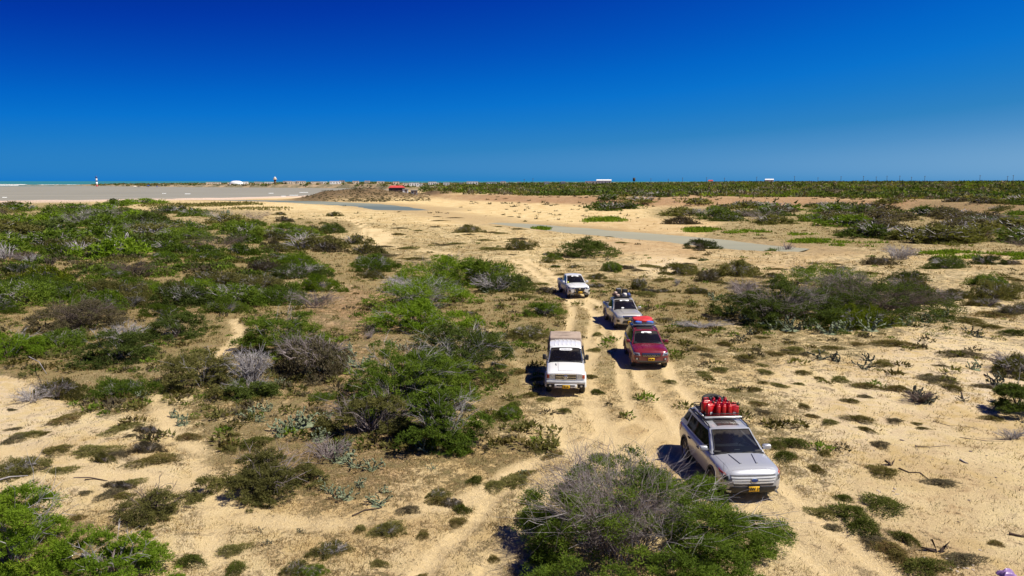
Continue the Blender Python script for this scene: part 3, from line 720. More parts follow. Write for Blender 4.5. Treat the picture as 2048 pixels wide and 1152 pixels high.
# the large green thicket left of the trucks
S(665, 940, 645, 855, 'leaf_green', 'mid', .25, 'broad mid green acacia, widest crown of the thicket left of the canvas backed pickup', hero=(52650, 0.101, 0.035), hk=dict(padr=.6, low=.1), ratio=.8)
S(790, 1060, 632, 785, 'leaf_dark', 'mid', .25, 'dark green acacia at the right of the thicket beside the canvas backed pickup', hero=(45630, 0.109, 0.038), hk=dict(padr=.65), ratio=.8)
S(800, 975, 755, 920, 'leaf_green', 'mid', .5, 'green acacia with bleached branches at the near end of the thicket left of the pickups', hero=(28080, 0.092, 0.034), hk=dict(padr=.5), ratio=.8)
S(620, 860, 780, 885, 'leaf_olive', 'mid', .4, 'dull olive sprawling bush in the shadow of the big thicket, among prickly cactus', hero=(21060, 0.101, 0.034), hk=dict(padr=.5, holes=.6), ratio=.8, deadmat='wood_mauve')
S(760, 985, 680, 820, 'leaf_green', 'mid', .1, 'mid green acacia crown joining the two big crowns of the middle thicket', hero=(28600, .11, .04), hk=dict(padr=.55), ratio=.9)
S(1530, 1770, 568, 650, 'leaf_dark', 'mid', .2, 'dark green crown filling the middle of the long right thicket', hero=(33800, .14, .05), hk=dict(padr=.8))
# bright acacias farther back
S(785, 985, 490, 578, 'leaf_bright', 'mid', .1, 'brightest green flat topped acacia at the back of the middle thicket', hero=(24570, 0.168, 0.063), hk=dict(padr=.9))
S(895, 1045, 500, 578, 'leaf_green', 'mid', .1, 'mid green acacia just right of the brightest flat topped acacia')
S(735, 945, 545, 628, 'leaf_bright', 'mid', .45, 'bright green acacia with pale dead branches along its top, in the middle thicket', hero=(22815, 0.151, 0.059), hk=dict(padr=.8))
S(715, 950, 590, 675, 'leaf_bright', 'mid', .1, 'bright green acacia with black shade under it, above the big thicket', hero=(22815, 0.143, 0.055), hk=dict(padr=.8))
S(940, 1070, 535, 585, 'leaf_dark', 'mid', .5, 'dark bush full of grey cactus, left of the rearmost white pickup')
S(478, 665, 600, 722, 'leaf_green', 'mid', .1, 'rounded dark shaded acacia standing alone left of the big thicket', hero=(28080, 0.118, 0.042), hk=dict(padr=.65))
S(318, 500, 685, 796, 'leaf_olive', 'mid', .15, 'soft grey green bush just left of the white dead bush', hero=(26325, 0.101, 0.035), hk=dict(padr=.6))
S(430, 560, 745, 808, 'leaf_dark', 'mid', .3, 'dark low bush at the foot of the white dead bush', hero=(12285, 0.101, 0.035), hk=dict(padr=.5))
S(545, 720, 655, 770, 'leaf_brown', 'mid', .6, 'brown grey half dead bush between the white dead bush and the big thicket', deadmat='wood_mauve')
S(422, 650, 893, 1022, 'leaf_olive', 'mid', .3, 'olive green near bush right of the footpath fork', hero=(38610, 0.076, 0.025), hk=dict(padr=.45, holes=.35), deadmat='wood_mauve')
S(235, 385, 955, 1055, 'leaf_olive', 'mid', .3, 'sparse see-through olive bush left of the footpath fork', hero=(12285, 0.076, 0.024), hk=dict(padr=.42, holes=.5), deadmat='wood_brown')
S(-130, 195, 925, 1200, 'leaf_bright', 'mid', .2, 'bright green bush in the near left corner, cut by the left edge', hero=(52650, 0.071, 0.025), hk=dict(padr=.5, low=.1), ratio=.7)
S(110, 352, 1052, 1195, 'leaf_bright', 'mid', .2, 'ragged bright green bush at the bottom edge right of the corner bush', hero=(24570, 0.071, 0.024), hk=dict(padr=.42, holes=.5), ratio=.6)
S(-10, 95, 905, 965, 'leaf_olive', 'mid', .3, 'small olive bush behind the near left corner bush')
S(165, 318, 645, 738, 'leaf_dark', 'mid', .1, 'dark green bush below a crown of bleached white branches', hero=(21060, 0.109, 0.038), hk=dict(padr=.55))
S(290, 415, 618, 688, 'leaf_dark', 'mid', .1, 'dark rounded bush right of the bush with bleached branches', hero=(15795, 0.118, 0.042), hk=dict(padr=.55))
S(175, 312, 745, 800, 'leaf_green', 'mid', .1, 'low spreading green bush below the bush with bleached branches')
S(60, 200, 745, 800, 'leaf_olive', 'mid', .5, 'scruffy olive bush left of the low spreading green one')
S(60, 185, 645, 705, 'leaf_green', 'mid', .1, 'leafy green bush at the left, between the edge thicket and the bleached branches')
S(-60, 90, 645, 728, 'leaf_bright', 'mid', .1, 'bright green bush cut by the left edge at mid height', hero=(21060, 0.109, 0.038), hk=dict(padr=.6))
S(-50, 130, 545, 618, 'leaf_green', 'mid', .1, 'wide green crown at the left edge above the brown bush')
S(20, 160, 520, 565, 'leaf_lime', 'small', .1, 'yellow green flat crown near the left edge')
S(60, 265, 590, 672, 'leaf_brown', 'mid', .5, 'large brown purple half dead bush at the left', hero=(24570, 0.118, 0.042), hk=dict(padr=.6), deadmat='wood_brown')
S(130, 270, 570, 625, 'leaf_bright', 'mid', .1, 'bright green crown behind the large brown half dead bush')
S(215, 300, 585, 618, 'leaf_olive', 'mid', .4, 'dark ragged bush right of the brown half dead bush')
S(300, 440, 560, 618, 'leaf_dark', 'mid', .3, 'dark green bush with cactus at its foot, left of centre')
S(365, 505, 530, 575, 'leaf_olive', 'mid', .2, 'grey green bush with bleached twigs, left of centre')
S(535, 640, 498, 532, 'leaf_bright', 'mid', .1, 'small bright green crown on top of a dark shaded bush')
S(525, 660, 520, 560, 'leaf_dark', 'mid', .3, 'dark shaded bush under the small bright green crown')
S(700, 800, 510, 545, 'leaf_green', 'mid', .2, 'green bush left of the brightest flat topped acacia')
S(625, 698, 440, 468, 'leaf_dark', 'mid', 0, 'round dark bush just left of the winding sand track')
S(680, 745, 465, 490, 'leaf_olive', 'small', .5)
S(700, 770, 486, 510, 'leaf_olive', 'small', .6)
S(280, 440, 448, 486, 'leaf_green', 'mid', .1, 'wide low green bush below the tall column cactus')
S(500, 640, 440, 478, 'leaf_green', 'mid', .1, 'green bush left of the round dark bush')
S(560, 690, 470, 500, 'leaf_olive', 'small', .5)
S(1112, 1238, 466, 518, 'leaf_dark', 'mid', 0, 'lone dark green bush between the creek and the rearmost pickup', hero=(14040, 0.218, 0.084), hk=dict(padr=1.0))
S(1425, 1670, 530, 664, 'leaf_dark', 'mid', .5, 'left and darkest crown of the long thicket on the right, bare twigs on its left', hero=(45630, 0.134, 0.049), hk=dict(padr=.8), deadmat='wood_mauve')
S(1590, 1915, 532, 660, 'leaf_dark', 'mid', .7, 'right crown of the long thicket, a web of dark bare branches over it', hero=(42120, 0.134, 0.049), hk=dict(padr=.8, holes=.1), deadmat='wood_brown')
S(1545, 1750, 522, 590, 'leaf_green', 'mid', .2, 'green crown at the back of the long thicket on the right', hero=(15795, 0.168, 0.059), hk=dict(padr=.8))
S(1640, 1800, 600, 660, 'leaf_lime', 'mid', .2, 'yellow green crown at the front of the long thicket on the right')
S(1975, 2090, 745, 838, 'leaf_dark', 'mid', .2, 'dark bush cut by the right edge at mid height', hero=(15795, 0.101, 0.035), hk=dict(padr=.5))
S(1990, 2080, 700, 760, 'leaf_olive', 'mid', .8, deadmat='wood_grey')
for t in [(1428, 1522, 512, 556, 'leaf_olive', .2), (1322, 1400, 520, 553, 'leaf_olive', .1), (1392, 1442, 533, 565, 'leaf_brown', .3), (1370, 1438, 474, 499, 'leaf_dark', .2), (1203, 1248, 516, 546, 'leaf_green', 0), (1005, 1075, 474, 502, 'leaf_olive', .1),
          (1260, 1292, 548, 580, 'leaf_olive', .6), (905, 968, 446, 466, 'leaf_olive', .2), (1045, 1132, 592, 635, 'leaf_green', .1), (1012, 1100, 642, 685, 'leaf_olive', .3), (1830, 1955, 508, 538, 'leaf_dark', .3), (1925, 2050, 552, 602, 'leaf_olive', .1),
          (1935, 2010, 540, 575, 'leaf_green', .1), (1780, 1850, 535, 562, 'leaf_dark', .1), (985, 1045, 800, 842, 'leaf_green', .1), (560, 625, 1110, 1160, 'leaf_olive', .2), (615, 700, 1075, 1120, 'leaf_olive', .4), (590, 660, 1118, 1160, 'leaf_green', .1),
          (740, 810, 1040, 1080, 'leaf_olive', .3), (1180, 1230, 895, 925, 'leaf_olive', .5), (880, 930, 985, 1015, 'leaf_brown', .3), (850, 900, 970, 1000, 'leaf_olive', .2)]:
    S(*t[:4], t[4], 'mid', t[5])
# rounded bushes along the coast
for t in [(228, 332, 386, 409, 'leaf_bright', 'largest rounded bright green bush on the coast below the lagoon'), (98, 205, 401, 422, 'leaf_green', 'wide rounded green bush at the beach, second from the left edge'), (4, 42, 400, 412, 'leaf_dark', 'small round dark bush by the beach near the left edge'), (-30, 50, 408, 425, 'leaf_green', 'green bush at the left edge behind the beach'),
          (196, 262, 396, 413, 'leaf_green', 'green bush on the coast touching the largest rounded bush'), (215, 236, 396, 403, 'leaf_dark', 'tiny dark bush standing up between the coastal bushes'), (70, 170, 415, 440, 'leaf_dark', 'dark bush a row behind the coastal bushes at the left'), (180, 300, 412, 435, 'leaf_dark', 'dark flat bush in front of the largest coastal bush')]:
    S(*t[:4], t[4], 'small', 0, t[5])
# scrub that fills the rest of the land, by region: (x0, x1, y0, y1, number, width range in px at y, materials)
def fill(x0, x1, y0, y1, n, w0, w1, mats, dead=(0, .5), asp=(.28, .42), k=.62):
    got = 0
    for _ in range(n * 12):
        if got >= n: break
        px = random.uniform(x0, x1); py = y0 + (y1 - y0) * random.random() ** 1.15; s = (py - 355) / (y1 - 355)
        w = random.uniform(w0, w1) * s; c = G(px, py); r = w * c[1] / FPX / 2
        if not free(c[0], c[1] + r, r, k): continue
        if c[1] < 420 and float(tracks(np.array([c[0]]), np.array([c[1]]))[0][0]) > .2: continue
        mat = random.choice(mats); h = w * random.uniform(*asp)
        lod = 'mid' if py > 520 else ('small' if py > 425 else 'tiny')
        if random.random() < .12 and py > 430: deadbush(px - w / 2, px + w / 2, py - h, py, random.choice(('wood_grey', 'wood_mauve', 'wood_brown')))
        else: S(px - w / 2, px + w / 2, py - h, py, mat, lod, random.uniform(*dead))
        got += 1
gr = ['leaf_green', 'leaf_dark', 'leaf_olive', 'leaf_green', 'leaf_bright', 'leaf_olive']
fill(-60, 520, 420, 520, 62, 100, 190, gr)
fill(-60, 640, 500, 640, 34, 110, 190, gr)
fill(500, 760, 430, 560, 16, 60, 110, ['leaf_olive', 'leaf_green', 'leaf_brown'])
fill(640, 1000, 620, 860, 9, 60, 110, ['leaf_olive', 'leaf_brown', 'leaf_green'])
fill(1050, 1560, 500, 600, 20, 30, 60, ['leaf_olive', 'leaf_brown', 'leaf_green'], (.1, .7))
fill(1650, 2100, 415, 500, 42, 110, 210, ['leaf_dark', 'leaf_olive', 'leaf_green', 'leaf_brown'], (.1, .8), (.2, .3))
fill(1330, 1700, 412, 450, 26, 70, 130, ['leaf_dark', 'leaf_olive', 'leaf_brown', 'leaf_green'], (.1, .8), (.2, .3))
fill(1750, 2100, 520, 640, 14, 60, 110, ['leaf_olive', 'leaf_dark', 'leaf_brown'], (.1, .7))
fill(20, 300, 800, 1000, 5, 50, 90, ['leaf_olive', 'leaf_brown'])
fill(1150, 1350, 395, 425, 9, 50, 110, ['leaf_dark', 'leaf_olive'], (.3, .9))

# dead and bleached bushes
D_ = deadbush
D_(460, 552, 692, 782, 'wood_grey', 'white bleached dead bush standing bare at the left of the big thicket', 130, .022)
D_(195, 300, 640, 700, 'wood_grey', 'crown of bleached white branches over the dark green bush at the left', 90, .022)
D_(-20, 45, 480, 522, 'wood_grey', 'pale bleached dead bush at the left edge, upper of two', 60, .03)
D_(30, 95, 505, 530, 'wood_grey', 'pale dead twigs right of the bleached bush at the left edge')
D_(120, 190, 478, 508, 'wood_grey', 'grey dead brush between green crowns, far left', 60, .03)
D_(570, 640, 460, 492, 'wood_grey', 'grey dead brush left of the winding sand track', 60, .035)
D_(760, 880, 548, 580, 'wood_grey', 'pale dead branches lying along the crown of the middle thicket', 60, .03)
D_(830, 920, 800, 880, 'wood_grey', 'bleached bare branches hanging out of the near end of the big thicket', 45, .018)
D_(1752, 1842, 486, 522, 'wood_grey', 'silvery grey dead bush beyond the long thicket on the right', 100, .03)
D_(1555, 1592, 474, 497, 'wood_mauve', 'small grey dead bush at the right end of the creek')
D_(1450, 1520, 552, 600, 'wood_mauve', 'grey bare twigs at the upper left of the long right thicket', 90, .022)
D_(1640, 1760, 540, 600, 'wood_mauve', 'web of grey dead branches in the gap of the long right thicket', 110, .024)
D_(600, 720, 870, 935, 'wood_mauve', 'leafless mauve bush in front of the big thicket', 90, .012)
D_(540, 660, 655, 740, 'wood_mauve', 'leafless grey bush right of the white dead bush', 90, .014)
D_(1330, 1470, 640, 660, 'wood_grey', 'low bleached branches right of the dark red suv')
D_(1800, 1880, 775, 812, 'wood_brown', 'low dark cactus skeleton heap on the bare sand at the right', 60, .02)
D_(1960, 2060, 700, 745, 'wood_brown', 'dark bare branches behind the bush at the right edge', 50, .02)
D_(1980, 2070, 850, 880, 'wood_grey', 'grey twigs on the sand below the right edge bush', 50, .012)
D_(20, 110, 770, 815, 'wood_grey', 'grey dead scrub beside the pale sand at the left', 60, .014)

# low cushions on the sand
for t in [(1792, 690, 76, 0), (1765, 727, 62, 0), (1665, 697, 42, 0), (1640, 707, 34, 2), (1715, 690, 36, 0), (1733, 772, 56, 0), (1797, 779, 50, 0), (1680, 758, 46, 2), (1701, 803, 30, 0), (1732, 793, 32, 1), (1607, 812, 34, 0), (1718, 842, 52, 0), (1731, 860, 34, 0), (1625, 832, 28, 0), (1660, 848, 32, 2),
          (1585, 888, 62, 3), (1553, 893, 46, 3), (1570, 917, 50, 3), (1650, 906, 32, 0), (1635, 940, 44, 0), (1765, 944, 62, 0), (1762, 890, 50, 1), (1885, 968, 66, 1), (1766, 1015, 84, 3), (1686, 998, 38, 3), (1700, 1032, 78, 3), (1730, 1058, 80, 3), (1645, 1025, 56, 2), (1665, 1052, 50, 1), (1812, 1082, 60, 3), (1780, 1100, 66, 0), (1750, 1085, 56, 1), (1850, 1140, 92, 3), (1800, 1120, 56, 0), (1925, 1125, 86, 1), (1990, 1090, 38, 0),
          (1920, 710, 86, 1), (1945, 645, 62, 0), (1980, 655, 48, 0), (2030, 668, 60, 3), (1906, 778, 42, 0), (1985, 630, 80, 0), (1880, 760, 80, 1), (1975, 775, 50, 1), (1550, 708, 38, 0), (1590, 700, 40, 2), (1530, 745, 36, 2), (1605, 745, 40, 0), (1490, 715, 42, 0), (1450, 690, 38, 0), (1440, 740, 36, 2), (1560, 770, 36, 2), (1510, 780, 30, 0),
          (132, 843, 64, 0), (245, 860, 72, 2), (378, 876, 50, 0), (115, 905, 56, 0), (195, 905, 78, 2), (235, 912, 60, 1), (308, 925, 80, 0), (118, 945, 66, 2), (260, 968, 56, 2), (30, 880, 60, 1), (225, 985, 60, 1), (340, 1020, 50, 2), (380, 1125, 60, 3), (60, 870, 50, 2), (470, 1100, 56, 2), (470, 1140, 60, 3), (510, 890, 60, 3), (455, 900, 50, 2),
          (775, 1060, 70, 2), (846, 1070, 36, 0), (925, 1018, 36, 3), (915, 1042, 36, 0), (877, 1000, 44, 0), (817, 1017, 46, 1), (950, 960, 36, 3), (990, 968, 50, 2), (1010, 835, 50, 3), (1025, 815, 46, 3), (1015, 875, 50, 1), (1080, 895, 60, 2), (1110, 905, 60, 0), (1050, 945, 60, 0), (1035, 960, 70, 2), (985, 1110, 30, 0), (840, 1145, 34, 0), (758, 1125, 40, 2), (720, 1060, 30, 2),
          (1195, 786, 26, 3), (1090, 800, 40, 2), (1062, 790, 40, 0), (1130, 822, 30, 2), (1075, 760, 30, 2), (1040, 745, 36, 0), (1180, 755, 34, 0), (1340, 765, 26, 2), (1150, 1005, 30, 0), (1190, 700, 34, 2), (1195, 670, 30, 2), (1400, 700, 44, 0), (1380, 660, 40, 0), (1350, 610, 44, 2), (1290, 590, 50, 2), (1240, 600, 40, 1), (1330, 640, 40, 1), (1100, 620, 30, 0), (1405, 745, 30, 2)]:
    mat_plant(t[0], t[1], t[2], ('leaf_mat', 'leaf_brown', 'leaf_olive', 'leaf_cushion')[t[3]], hh=(.3, .22, .28, .42)[t[3]])
def fillmats(x0, x1, y0, y1, n, w0, w1, ms):
    for _ in range(n):
        px, py = random.uniform(x0, x1), random.uniform(y0, y1); c = G(px, py); w = random.uniform(w0, w1) * (py - 355) / (y1 - 355)
        if not free(c[0], c[1], w * c[1] / FPX / 2, .8): continue
        if float(tracks(np.array([c[0]]), np.array([c[1]]))[0][0]) > .25: continue
        mat_plant(px, py, w, random.choice(ms), .22)
fillmats(1500, 2048, 500, 640, 46, 30, 70, ('leaf_mat', 'leaf_brown', 'leaf_olive'))
fillmats(1000, 1500, 470, 600, 34, 30, 60, ('leaf_mat', 'leaf_brown', 'leaf_olive'))
fillmats(1500, 2048, 640, 860, 16, 24, 50, ('leaf_mat', 'leaf_brown'))
fillmats(760, 1050, 430, 520, 26, 30, 70, ('leaf_mat', 'leaf_brown', 'leaf_olive'))
fillmats(0, 480, 800, 1100, 16, 30, 60, ('leaf_mat', 'leaf_brown'))
fillmats(1400, 1650, 650, 820, 16, 24, 44, ('leaf_mat', 'leaf_brown', 'leaf_olive'))
# bright creeping ground cover beside the creek and on the dunes
def ground_cover(patches, name, mat, ln, wd, n, hh, seed):
    rg = np.random.default_rng(seed); Vs, vs_ = [], []
    for cx, cy, rx, ry in patches:
        th = rg.uniform(0, 2 * math.pi, n); r = np.sqrt(rg.uniform(0, 1, n)) * (1 + .2 * np.sin(3 * th + cx) + .12 * rg.normal(size=n))
        pts = np.array([G(cx + rx * a * math.cos(t), max(cy + ry * a * math.sin(t), 372)) for a, t in zip(r, th)])
        z = height(pts[:, 0], pts[:, 1]) + rg.uniform(0, hh, n) * np.clip(1.1 - r, .1, 1)
        kp = fbm(pts[:, 0] / 7, pts[:, 1] / 3.5, seed + 9, 3) > -.08; pts, z, r = pts[kp], z[kp], r[kp]; m = len(pts)
        D = rg.normal(size=(m, 3)); D[:, 2] = np.abs(D[:, 2]) + .3
        V, F = leaf_tris(np.column_stack([pts, z]), D, ln * (np.hypot(*pts.mean(0)) / 130), wd * (np.hypot(*pts.mean(0)) / 130), rg); Vs.append(V)
        vs_.append(np.repeat(rg.uniform(0, 1, m), 3))
    V = np.vstack(Vs); o = link(name, npmesh(name, V, np.arange(len(V)).reshape(-1, 3), [MAT[mat]], dict(v=np.concatenate(vs_))))
    return o
tag(ground_cover([(1207, 440, 42, 5), (1085, 454.5, 20, 3), (1403, 461, 40, 4.5), (1480, 465, 60, 4), (1560, 468, 60, 4), (1900, 508, 60, 5), (1960, 513, 70, 6), (2030, 515, 40, 6), (1640, 483, 60, 4), (1720, 490, 70, 4)], 'creeping_ground_cover', 'leaf_bright', .5, .2, 1500, .45, 1), 'bright green creeping plants along the far bank of the creek', 'ground cover', kind='stuff')
tag(ground_cover([(340, 411, 60, 4), (430, 410, 60, 3), (470, 408, 60, 2.5), (520, 418, 70, 3), (380, 425, 60, 4), (300, 430, 40, 4)], 'dune_ground_cover', 'leaf_olive', .4, .16, 1200, .3, 2), 'thin olive green dune plants behind the beach', 'ground cover', kind='stuff')
# ================================================================ dry grass, litter and scrub nobody could count
def scatter(n, y0, y1, seed, x0=-120, x1=2170, thr=.35, pw=1.0, trk=.3):
    rg = np.random.default_rng(seed); px = rg.uniform(x0, x1, n); py = y0 + (y1 - y0) * rg.uniform(0, 1, n) ** pw
    u = (px - 1024) / FPX; v = (576 - py) / FPX; dy = CP + v * SP; dz = -SP + v * CP; t = -CAM_H / dz; X = u * t; Y = dy * t
    f = fields(X, Y); nn = .55 * fbm(X / 1.1, Y / 1.1, seed + 1, 4) + .45 * fbm(X / 4.5, Y / 4.5, seed + 2, 3)
    t_, _ = tracks(X, Y); keep = (f[0] + nn * .8 + rg.normal(0, .12, n) > thr) & (t_ < trk + rg.uniform(-.1, .25, n))
    keep &= (dseg(X, Y, CREEK2) > 9) & (dseg(X, Y, CREEK1) > 20)
    for vx, vy, _ in VEH: keep &= ~((np.abs(X - vx) < 1.15) & (np.abs(Y - vy) < 2.9))
    X, Y, f = X[keep], Y[keep], f[:, keep]; return X, Y, height(X, Y), f, rg
def grass(n, y0, y1, seed, blades, hgt, thr, name, label, mat='dry_grass', wpx=.9, spread=.10, pw=1.0, vlo=0, vhi=1):
    X, Y, Z, f, rg = scatter(n, y0, y1, seed, thr=thr, pw=pw); m = len(X)
    X = np.repeat(X, blades); Y = np.repeat(Y, blades); Z = np.repeat(Z, blades); k = len(X); cv = np.repeat(rg.uniform(vlo, vhi, m), blades)
    s = np.maximum(1, np.hypot(X, Y) / 45)
    C = np.stack([X + rg.normal(0, spread, k) * s, Y + rg.normal(0, spread, k) * s, Z - .02], 1)
    D = rg.normal(size=(k, 3)) * .75; D[:, 2] = np.abs(D[:, 2]) * .6 + .45
    w = wpx * Y / (FPX / 2) * .9
    V, F = leaf_tris(C, D, hgt * np.sqrt(s), 1.0, rg)
    # widen each blade to about a pixel so that it is not lost
    T = V.reshape(-1, 3, 3); mid = (T[:, 0] + T[:, 1]) / 2; half = (T[:, 1] - T[:, 0]); half /= np.linalg.norm(half, axis=1, keepdims=True) + 1e-9
    ww = (w * rg.uniform(.5, 1.1, k))[:, None] * .5; T[:, 0] = mid - half * ww; T[:, 1] = mid + half * ww
    v = np.repeat(np.clip(cv + rg.normal(0, .1, k), 0, 1), 3)
    tag(link(name, npmesh(name, T.reshape(-1, 3), F, [MAT[mat]], dict(v=v))), label, 'grass', kind='stuff')
grass(30000, 600, 1180, 301, 6, .15, .26, 'dry_grass', 'thin tan dry grass and stubble covering the near ground', pw=.9)
grass(22000, 425, 640, 302, 4, .22, .42, 'far_dry_grass', 'tan dry grass across the middle distance')
grass(8000, 560, 1180, 303, 6, .16, .52, 'green_grass', 'low green weeds growing among the dry grass', mat='leaf_olive')
def scrub_mass(n, y0, y1, seed, size, thr, name, label, mats, tris, pw=1.0, x0=-120, x1=2170, hf=.55, zone=None, lw=.55, lsc=.5):
    X, Y, Z, f, rg = scatter(n, y0, y1, seed, x0, x1, thr, pw, .12)
    if zone is not None: k = zone(X, Y); X, Y, Z = X[k], Y[k], Z[k]
    m = len(X); s = rg.uniform(*size, m) * np.maximum(1, np.hypot(X, Y) / 260) ** .5
    i = np.repeat(np.arange(m), tris); k = len(i); th = rg.uniform(0, 2 * math.pi, k); r = np.sqrt(rg.uniform(0, 1, k)); lob = 1 + .2 * np.sin(2 * th + i)
    hh = s * hf * rg.uniform(.6, 1.2, m)
    C = np.stack([X[i] + s[i] * r * np.cos(th) * lob, Y[i] + s[i] * r * np.sin(th) * lob, Z[i] + hh[i] * np.clip(1 - r ** 2, 0, 1) ** .6 * rg.uniform(.3, 1, k)], 1)
    D = np.stack([np.cos(th) * r, np.sin(th) * r, np.full(k, .6)], 1) + rg.normal(0, .55, (k, 3)); D[:, 2] = np.abs(D[:, 2])
    V, F = leaf_tris(C, D, 1.0, 1.0, rg); T = V.reshape(-1, 3, 3)
    ln = (s[i] * lsc)[:, None]; base = (T[:, 0] + T[:, 1]) / 2; dT = T[:, 2] - base; dW = (T[:, 1] - T[:, 0])
    T[:, 0] = base - dW * ln * lw * .5; T[:, 1] = base + dW * ln * lw * .5; T[:, 2] = base + dT * ln
    cv = rg.uniform(0, 1, m); v = np.repeat(np.clip(cv[i] * .75 + rg.uniform(0, .3, k), 0, 1), 3)
    mi = rg.integers(0, len(mats), m)[i]
    me = npmesh(name, T.reshape(-1, 3), F, [MAT[q] for q in mats], dict(v=v), midx=mi)
    tag(link(name, me), label, 'scrub', kind='stuff')
grass(16000, 600, 1180, 304, 2, .10, -.35, 'ground_litter', 'small brown stems and litter strewn over the sand', mat='leaf_brown', spread=.05)
scrub_mass(5200, 425, 900, 311, (.16, .5), .48, 'low_scrub', 'low olive and brown scrub between the bushes', ['leaf_olive', 'leaf_brown', 'leaf_mat', 'leaf_olive', 'leaf_green'], 38, pw=1.2)
scrub_mass(1500, 415, 560, 312, (.7, 1.5), .88, 'coastal_scrub', 'dense mixed green scrub at the left below the coast', ['leaf_green', 'leaf_olive', 'leaf_dark', 'leaf_brown'], 150, x1=760, hf=.5, lsc=.27, lw=.6, zone=lambda X, Y: P(X, Y)[0] < 640 + 120 * fbm(X / 12, Y / 12, 5, 3))
# the scrub plateau at the right, back to the horizon
def far_zone(n, seed, x0, x1, ya, yb, size, tris, mats, name, label):
    rg = np.random.default_rng(seed); X, Y = [], []
    px = rg.uniform(x0, x1, n); rmin = np.interp(px, [820, 900, 1050, 1300, 1600, 1800, 2048, 2300], [520, 420, 372, 352, 350, 338, 285, 265])
    q = rg.uniform(0, 1, n); r = 1 / ((1 / rmin) * (1 - q) + (1 / 2100) * q)
    b = np.arctan2((px - 1024) / FPX, CP); X = r * np.sin(b); Y = r * np.cos(b)
    keep = (.5 * fbm(X / 22, Y / 22, seed, 4) + rg.normal(0, .12, n) + np.clip((r - rmin) / 110, -.3, .35) > .0)
    keep &= rg.uniform(size=n) < np.interp(px, [790, 1000, 1120], [.06, .5, 1.0]) + .25 * fbm(X / 15, Y / 15, seed + 3, 2)
    X, Y, r = X[keep], Y[keep], r[keep]; Z = height(X, Y, False); m = len(X)
    s = rg.uniform(*size, m) * np.clip(r / 420, .8, 2.6) ** .6
    i = np.repeat(np.arange(m), tris); k = len(i); th = rg.uniform(0, 2 * math.pi, k); rr = np.sqrt(rg.uniform(0, 1, k))
    hh = np.minimum(s * .62 * rg.uniform(.55, 1.25, m), 2.6)
    C = np.stack([X[i] + s[i] * rr * np.cos(th), Y[i] + s[i] * rr * np.sin(th), Z[i] + hh[i] * np.clip(1 - rr ** 2, 0, 1) ** .6 * rg.uniform(.25, 1, k)], 1)
    D = np.stack([np.cos(th) * rr, np.sin(th) * rr, np.full(k, .5)], 1) + rg.normal(0, .5, (k, 3)); D[:, 2] = np.abs(D[:, 2])
    V, F = leaf_tris(C, D, 1.0, 1.0, rg); T = V.reshape(-1, 3, 3); ln = (s[i] * .36)[:, None]
    base = (T[:, 0] + T[:, 1]) / 2; dT = T[:, 2] - base; dW = T[:, 1] - T[:, 0]
    T[:, 0] = base - dW * ln * .45; T[:, 1] = base + dW * ln * .45; T[:, 2] = base + dT * ln
    cv = np.clip(.5 + .75 * fbm(X / 30, Y / 30, seed + 5, 3) + rg.normal(0, .22, m), 0, 1); v = np.repeat(np.clip(cv[i] + rg.normal(0, .08, k), 0, 1), 3)
    me = npmesh(name, T.reshape(-1, 3), F, [MAT[q] for q in mats], dict(v=v), midx=rg.integers(0, len(mats), m)[i])
    tag(link(name, me), label, 'scrub', kind='stuff')
far_zone(7600, 320, 850, 2250, 0, 0, (1.3, 4.2), 42, ['far_scrub', 'far_scrub', 'leaf_dark', 'leaf_olive', 'leaf_green'], 'plateau_scrub', 'dense grey green scrub covering the low plateau to the horizon')
# scattered dark growth on the eroded bank and the headland
def dots(centres, n, size, seed, name, label, tris=16):
    rg = np.random.default_rng(seed); P_ = []
    for cx, cy, rx, ry in centres:
        a = rg.uniform(-1, 1, (n, 2)); P_.append(np.array([G(cx + rx * u, max(cy + ry * v, 371)) for u, v in a]))
    Q = np.vstack(P_); X, Y = Q.T; Z = height(X, Y, False); k = Z > -.2; X, Y, Z = X[k], Y[k], Z[k]; m = len(X); s = rg.uniform(*size, m)
    i = np.repeat(np.arange(m), tris); C = np.stack([X[i], Y[i], Z[i]], 1) + rg.normal(0, .35, (len(i), 3)) * s[i][:, None] * np.array([1, 1, .3]); C[:, 2] = np.maximum(C[:, 2], Z[i])
    D = rg.normal(size=(len(i), 3)); D[:, 2] = np.abs(D[:, 2]) * .6; V, F = leaf_tris(C, D, .8 * np.mean(size), .3 * np.mean(size), rg)
    tag(link(name, npmesh(name, V, F, [MAT['leaf_brown']], dict(v=np.repeat(rg.uniform(0, 1, m)[i], 3)))), label, 'scrub', kind='stuff')
dots([(1500, 396, 560, 12), (1250, 400, 280, 10), (1850, 400, 200, 16), (1500, 405, 560, 10)], 110, (.7, 1.8), 330, 'bank_scrub', 'sparse brown bushes on the eroded reddish bank')
dots([(690, 399.5, 85, 4.5), (780, 398.5, 80, 4)], 620, (.4, 1.1), 331, 'headland_scrub', 'thin brown growth over the rocky headland')
dots([(900, 420, 250, 14), (1150, 430, 130, 14)], 26, (.5, 1.2), 332, 'flat_scrub', 'few scattered low plants on the open sand flat')

